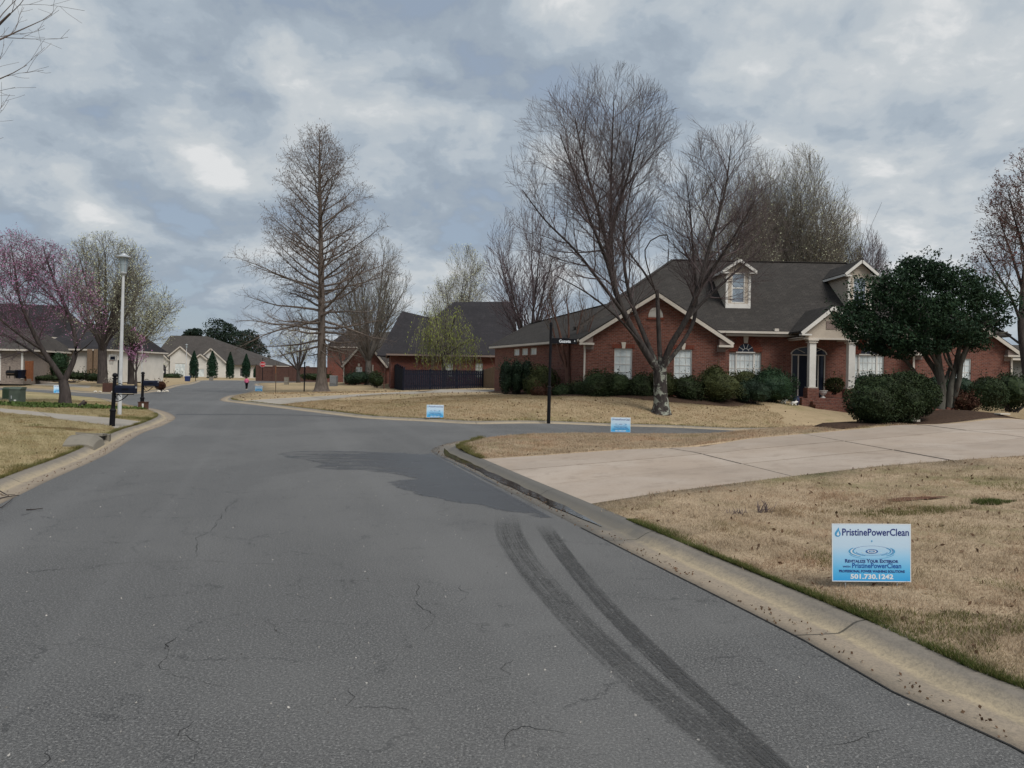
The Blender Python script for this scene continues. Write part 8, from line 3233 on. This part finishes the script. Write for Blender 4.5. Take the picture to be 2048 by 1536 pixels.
def soil(c, rad, rz, mat, seed):
    r = np.random.default_rng(seed)
    a = np.linspace(0, 2 * PI, 41)[:-1]
    q = 1 + .2 * np.sin(a * 3 + seed) + .12 * np.sin(a * 7 + 2) + r.normal(0, .05, 40)
    x, y = np.cos(a) * q * rad[0], np.sin(a) * q * rad[1]
    cs, sn = math.cos(rz), math.sin(rz)
    X, Y = c[0] + x * cs - y * sn, c[1] + x * sn + y * cs
    V, T = cdt([np.column_stack([X, Y])], np.column_stack([c[0] + .5 * (x * cs - y * sn), c[1] + .5 * (x * sn + y * cs)]))
    cc = V[T].mean(1)
    T = T[inside(cc[:, 0], cc[:, 1], np.column_stack([X, Y]))]
    edge_ = line_dist(V[:, 0], V[:, 1], np.column_stack([np.append(X, X[0]), np.append(Y, Y[0])]))
    me = np_mesh('bare_soil', np.column_stack([V, lawn_z(V[:, 0], V[:, 1]) + .006 + .012 * np.clip(edge_ / .15, 0, 1)]), T)
    tag(link('bare_soil', me, mat, smooth=True), kind='structure')


soil(on_lawn(1826, 998), (.36, .09), 0.1, M_soil, 2)
a, b = on_lawn(66, 853), on_lawn(190, 862)
soil(((a[0] + b[0]) / 2, (a[1] + b[1]) / 2), (math.hypot(b[0] - a[0], b[1] - a[1]) / 2, .32), math.atan2(b[1] - a[1], b[0] - a[0]), M_soil2, 4)

# fallen leaves on the lawns and a few on the road
M_litter = mat_blades('fallen_leaf', [(0.035, 0.022, 0.015), (0.10, 0.06, 0.038), (0.20, 0.13, 0.085), (0.42, 0.36, 0.28)], 9)
P = np.concatenate([lawn_points(R1m, 1500, gr, 1.2), lawn_points(reg1 & win(-2.5, 9, 14.5, 26), 500, gr, .5), lawn_points(reg3 & win(-16, -6, 8, 24), 400, gr, .8)])
tag(flakes('fallen_leaves', P + np.array([0, 0, .016]), .048, M_litter, None, gr, .55, out=np.array([0, 0, .0])), kind='stuff')
P = lawn_points(~reg1 & ~reg3 & win(-20, 14, 26, 62), 1800, gr, .3)
tag(flakes('fallen_leaves', P + np.array([0, 0, .02]), .09, M_litter, None, gr, .55), kind='stuff')
c = on_lawn(650, 786)
P = patch_points(c, (4.2, 1.5), 1500, gr)
tag(flakes('fallen_leaves', P + np.array([0, 0, .03]), .13, mat_blades('pale_leaf_litter', [(0.28, 0.20, 0.12), (0.42, 0.32, 0.20), (0.5, 0.40, 0.27)], 9), None, gr, .6), kind='stuff')
# grit and leaf crumbs swept along the gutter
def grit(L, n, r, side_, smin, smax, name, mat, oset):
    i = r.integers(0, len(L) - 1, n)
    t = r.random(n)[:, None]
    nn = normals2(L)
    p = L[i] * (1 - t) + L[i + 1] * t + nn[i] * (side_ * (oset + r.normal(0, .06, n)))[:, None]
    P = np.column_stack([p, road_z(p[:, 0], p[:, 1]) + .010])
    return tag(flakes(name, P, .022, mat, None, r, .7), kind='stuff')


grit(E1[(E1[:, 1] > 2.5) & (E1[:, 1] < 20)], 600, gr, side_of(E1), .01, .03, 'gutter_grit', M_litter, .12)
grit(E3[(E3[:, 1] > 7) & (E3[:, 1] < 26)], 260, gr, side_of(E3), .01, .03, 'gutter_grit', M_litter, .15)
n = 900
x, y = gr.uniform(-7, 2.2, n), 3 + 12 * gr.random(n) ** 1.6
k = inside(x, y, ROAD)
P = np.column_stack([x, y, road_z(x, y) + .003])[k]
tag(flakes('road_grit', P, .014, plain('pale_grit', (.38, .36, .33), (.22, .21, .2), 30, .9), None, gr, .8), kind='stuff')


# twigs blown against the left kerb, and one lying in the road
def twig(name, pts, r0, label, sprigs=3, seed=0):
    r = random.Random(seed)
    m = MB().tube(pts, [r0 * (1 - .6 * i / (len(pts) - 1)) for i in range(len(pts))], 6)
    o = m.build(name, M_barkd, None, True)
    return tag(o, label, 'twig', 'twigs fallen by the left kerb')


def ground_twig(pixels, r0, label, seed):
    pts = []
    for p in pixels:
        x, y = flat(p[0], p[1], .02)
        pts.append((x, y, .014 + .02 * random.Random(seed + p[0]).random()))
    return twig('fallen_twig', pts, r0, label, seed=seed)


ground_twig([(-30, 1008), (0, 996), (18, 994), (38, 990)], .012, 'long brown twig lying in the left gutter', 1)
ground_twig([(0, 984), (14, 990), (30, 988)], .008, 'short twig above the long one in the left gutter', 2)
ground_twig([(-20, 1022), (4, 1014), (20, 1004), (26, 996)], .007, 'crooked twig crossing the long one in the left gutter', 3)
ground_twig([(53, 1018.5), (68, 1018), (86, 1016)], .009, 'single dark stick lying on the asphalt near the left gutter', 4)


# the dry weed on the near lawn
def weed(px, py, label, seed, h=.22):
    p = on_lawn(px, py)
    g = gz(*p)
    r = np.random.default_rng(seed)
    m = MB()
    for k in range(26):
        a = r.uniform(0, 2 * PI); l = r.uniform(.25, 1) * h; sp = r.uniform(.1, .6) * h
        b = Vector((p[0] + r.normal(0, .05), p[1] + r.normal(0, .03), g))
        m.tube([b, b + Vector((math.cos(a) * sp * .4, math.sin(a) * sp * .4, l * .6)), b + Vector((math.cos(a) * sp, math.sin(a) * sp, l))], [.004, .003, .0015], 4, False)
    o = m.build('dry_weed', M_twigp, None)
    tag(o, label, 'weed', 'dry weeds on the near right lawn')


weed(1530, 1026, 'taller dry grey weed on the near right lawn below the driveway', 1, .16)
weed(1478, 1028, 'low flattened dry weed left of the taller one on the near lawn', 2, .08)
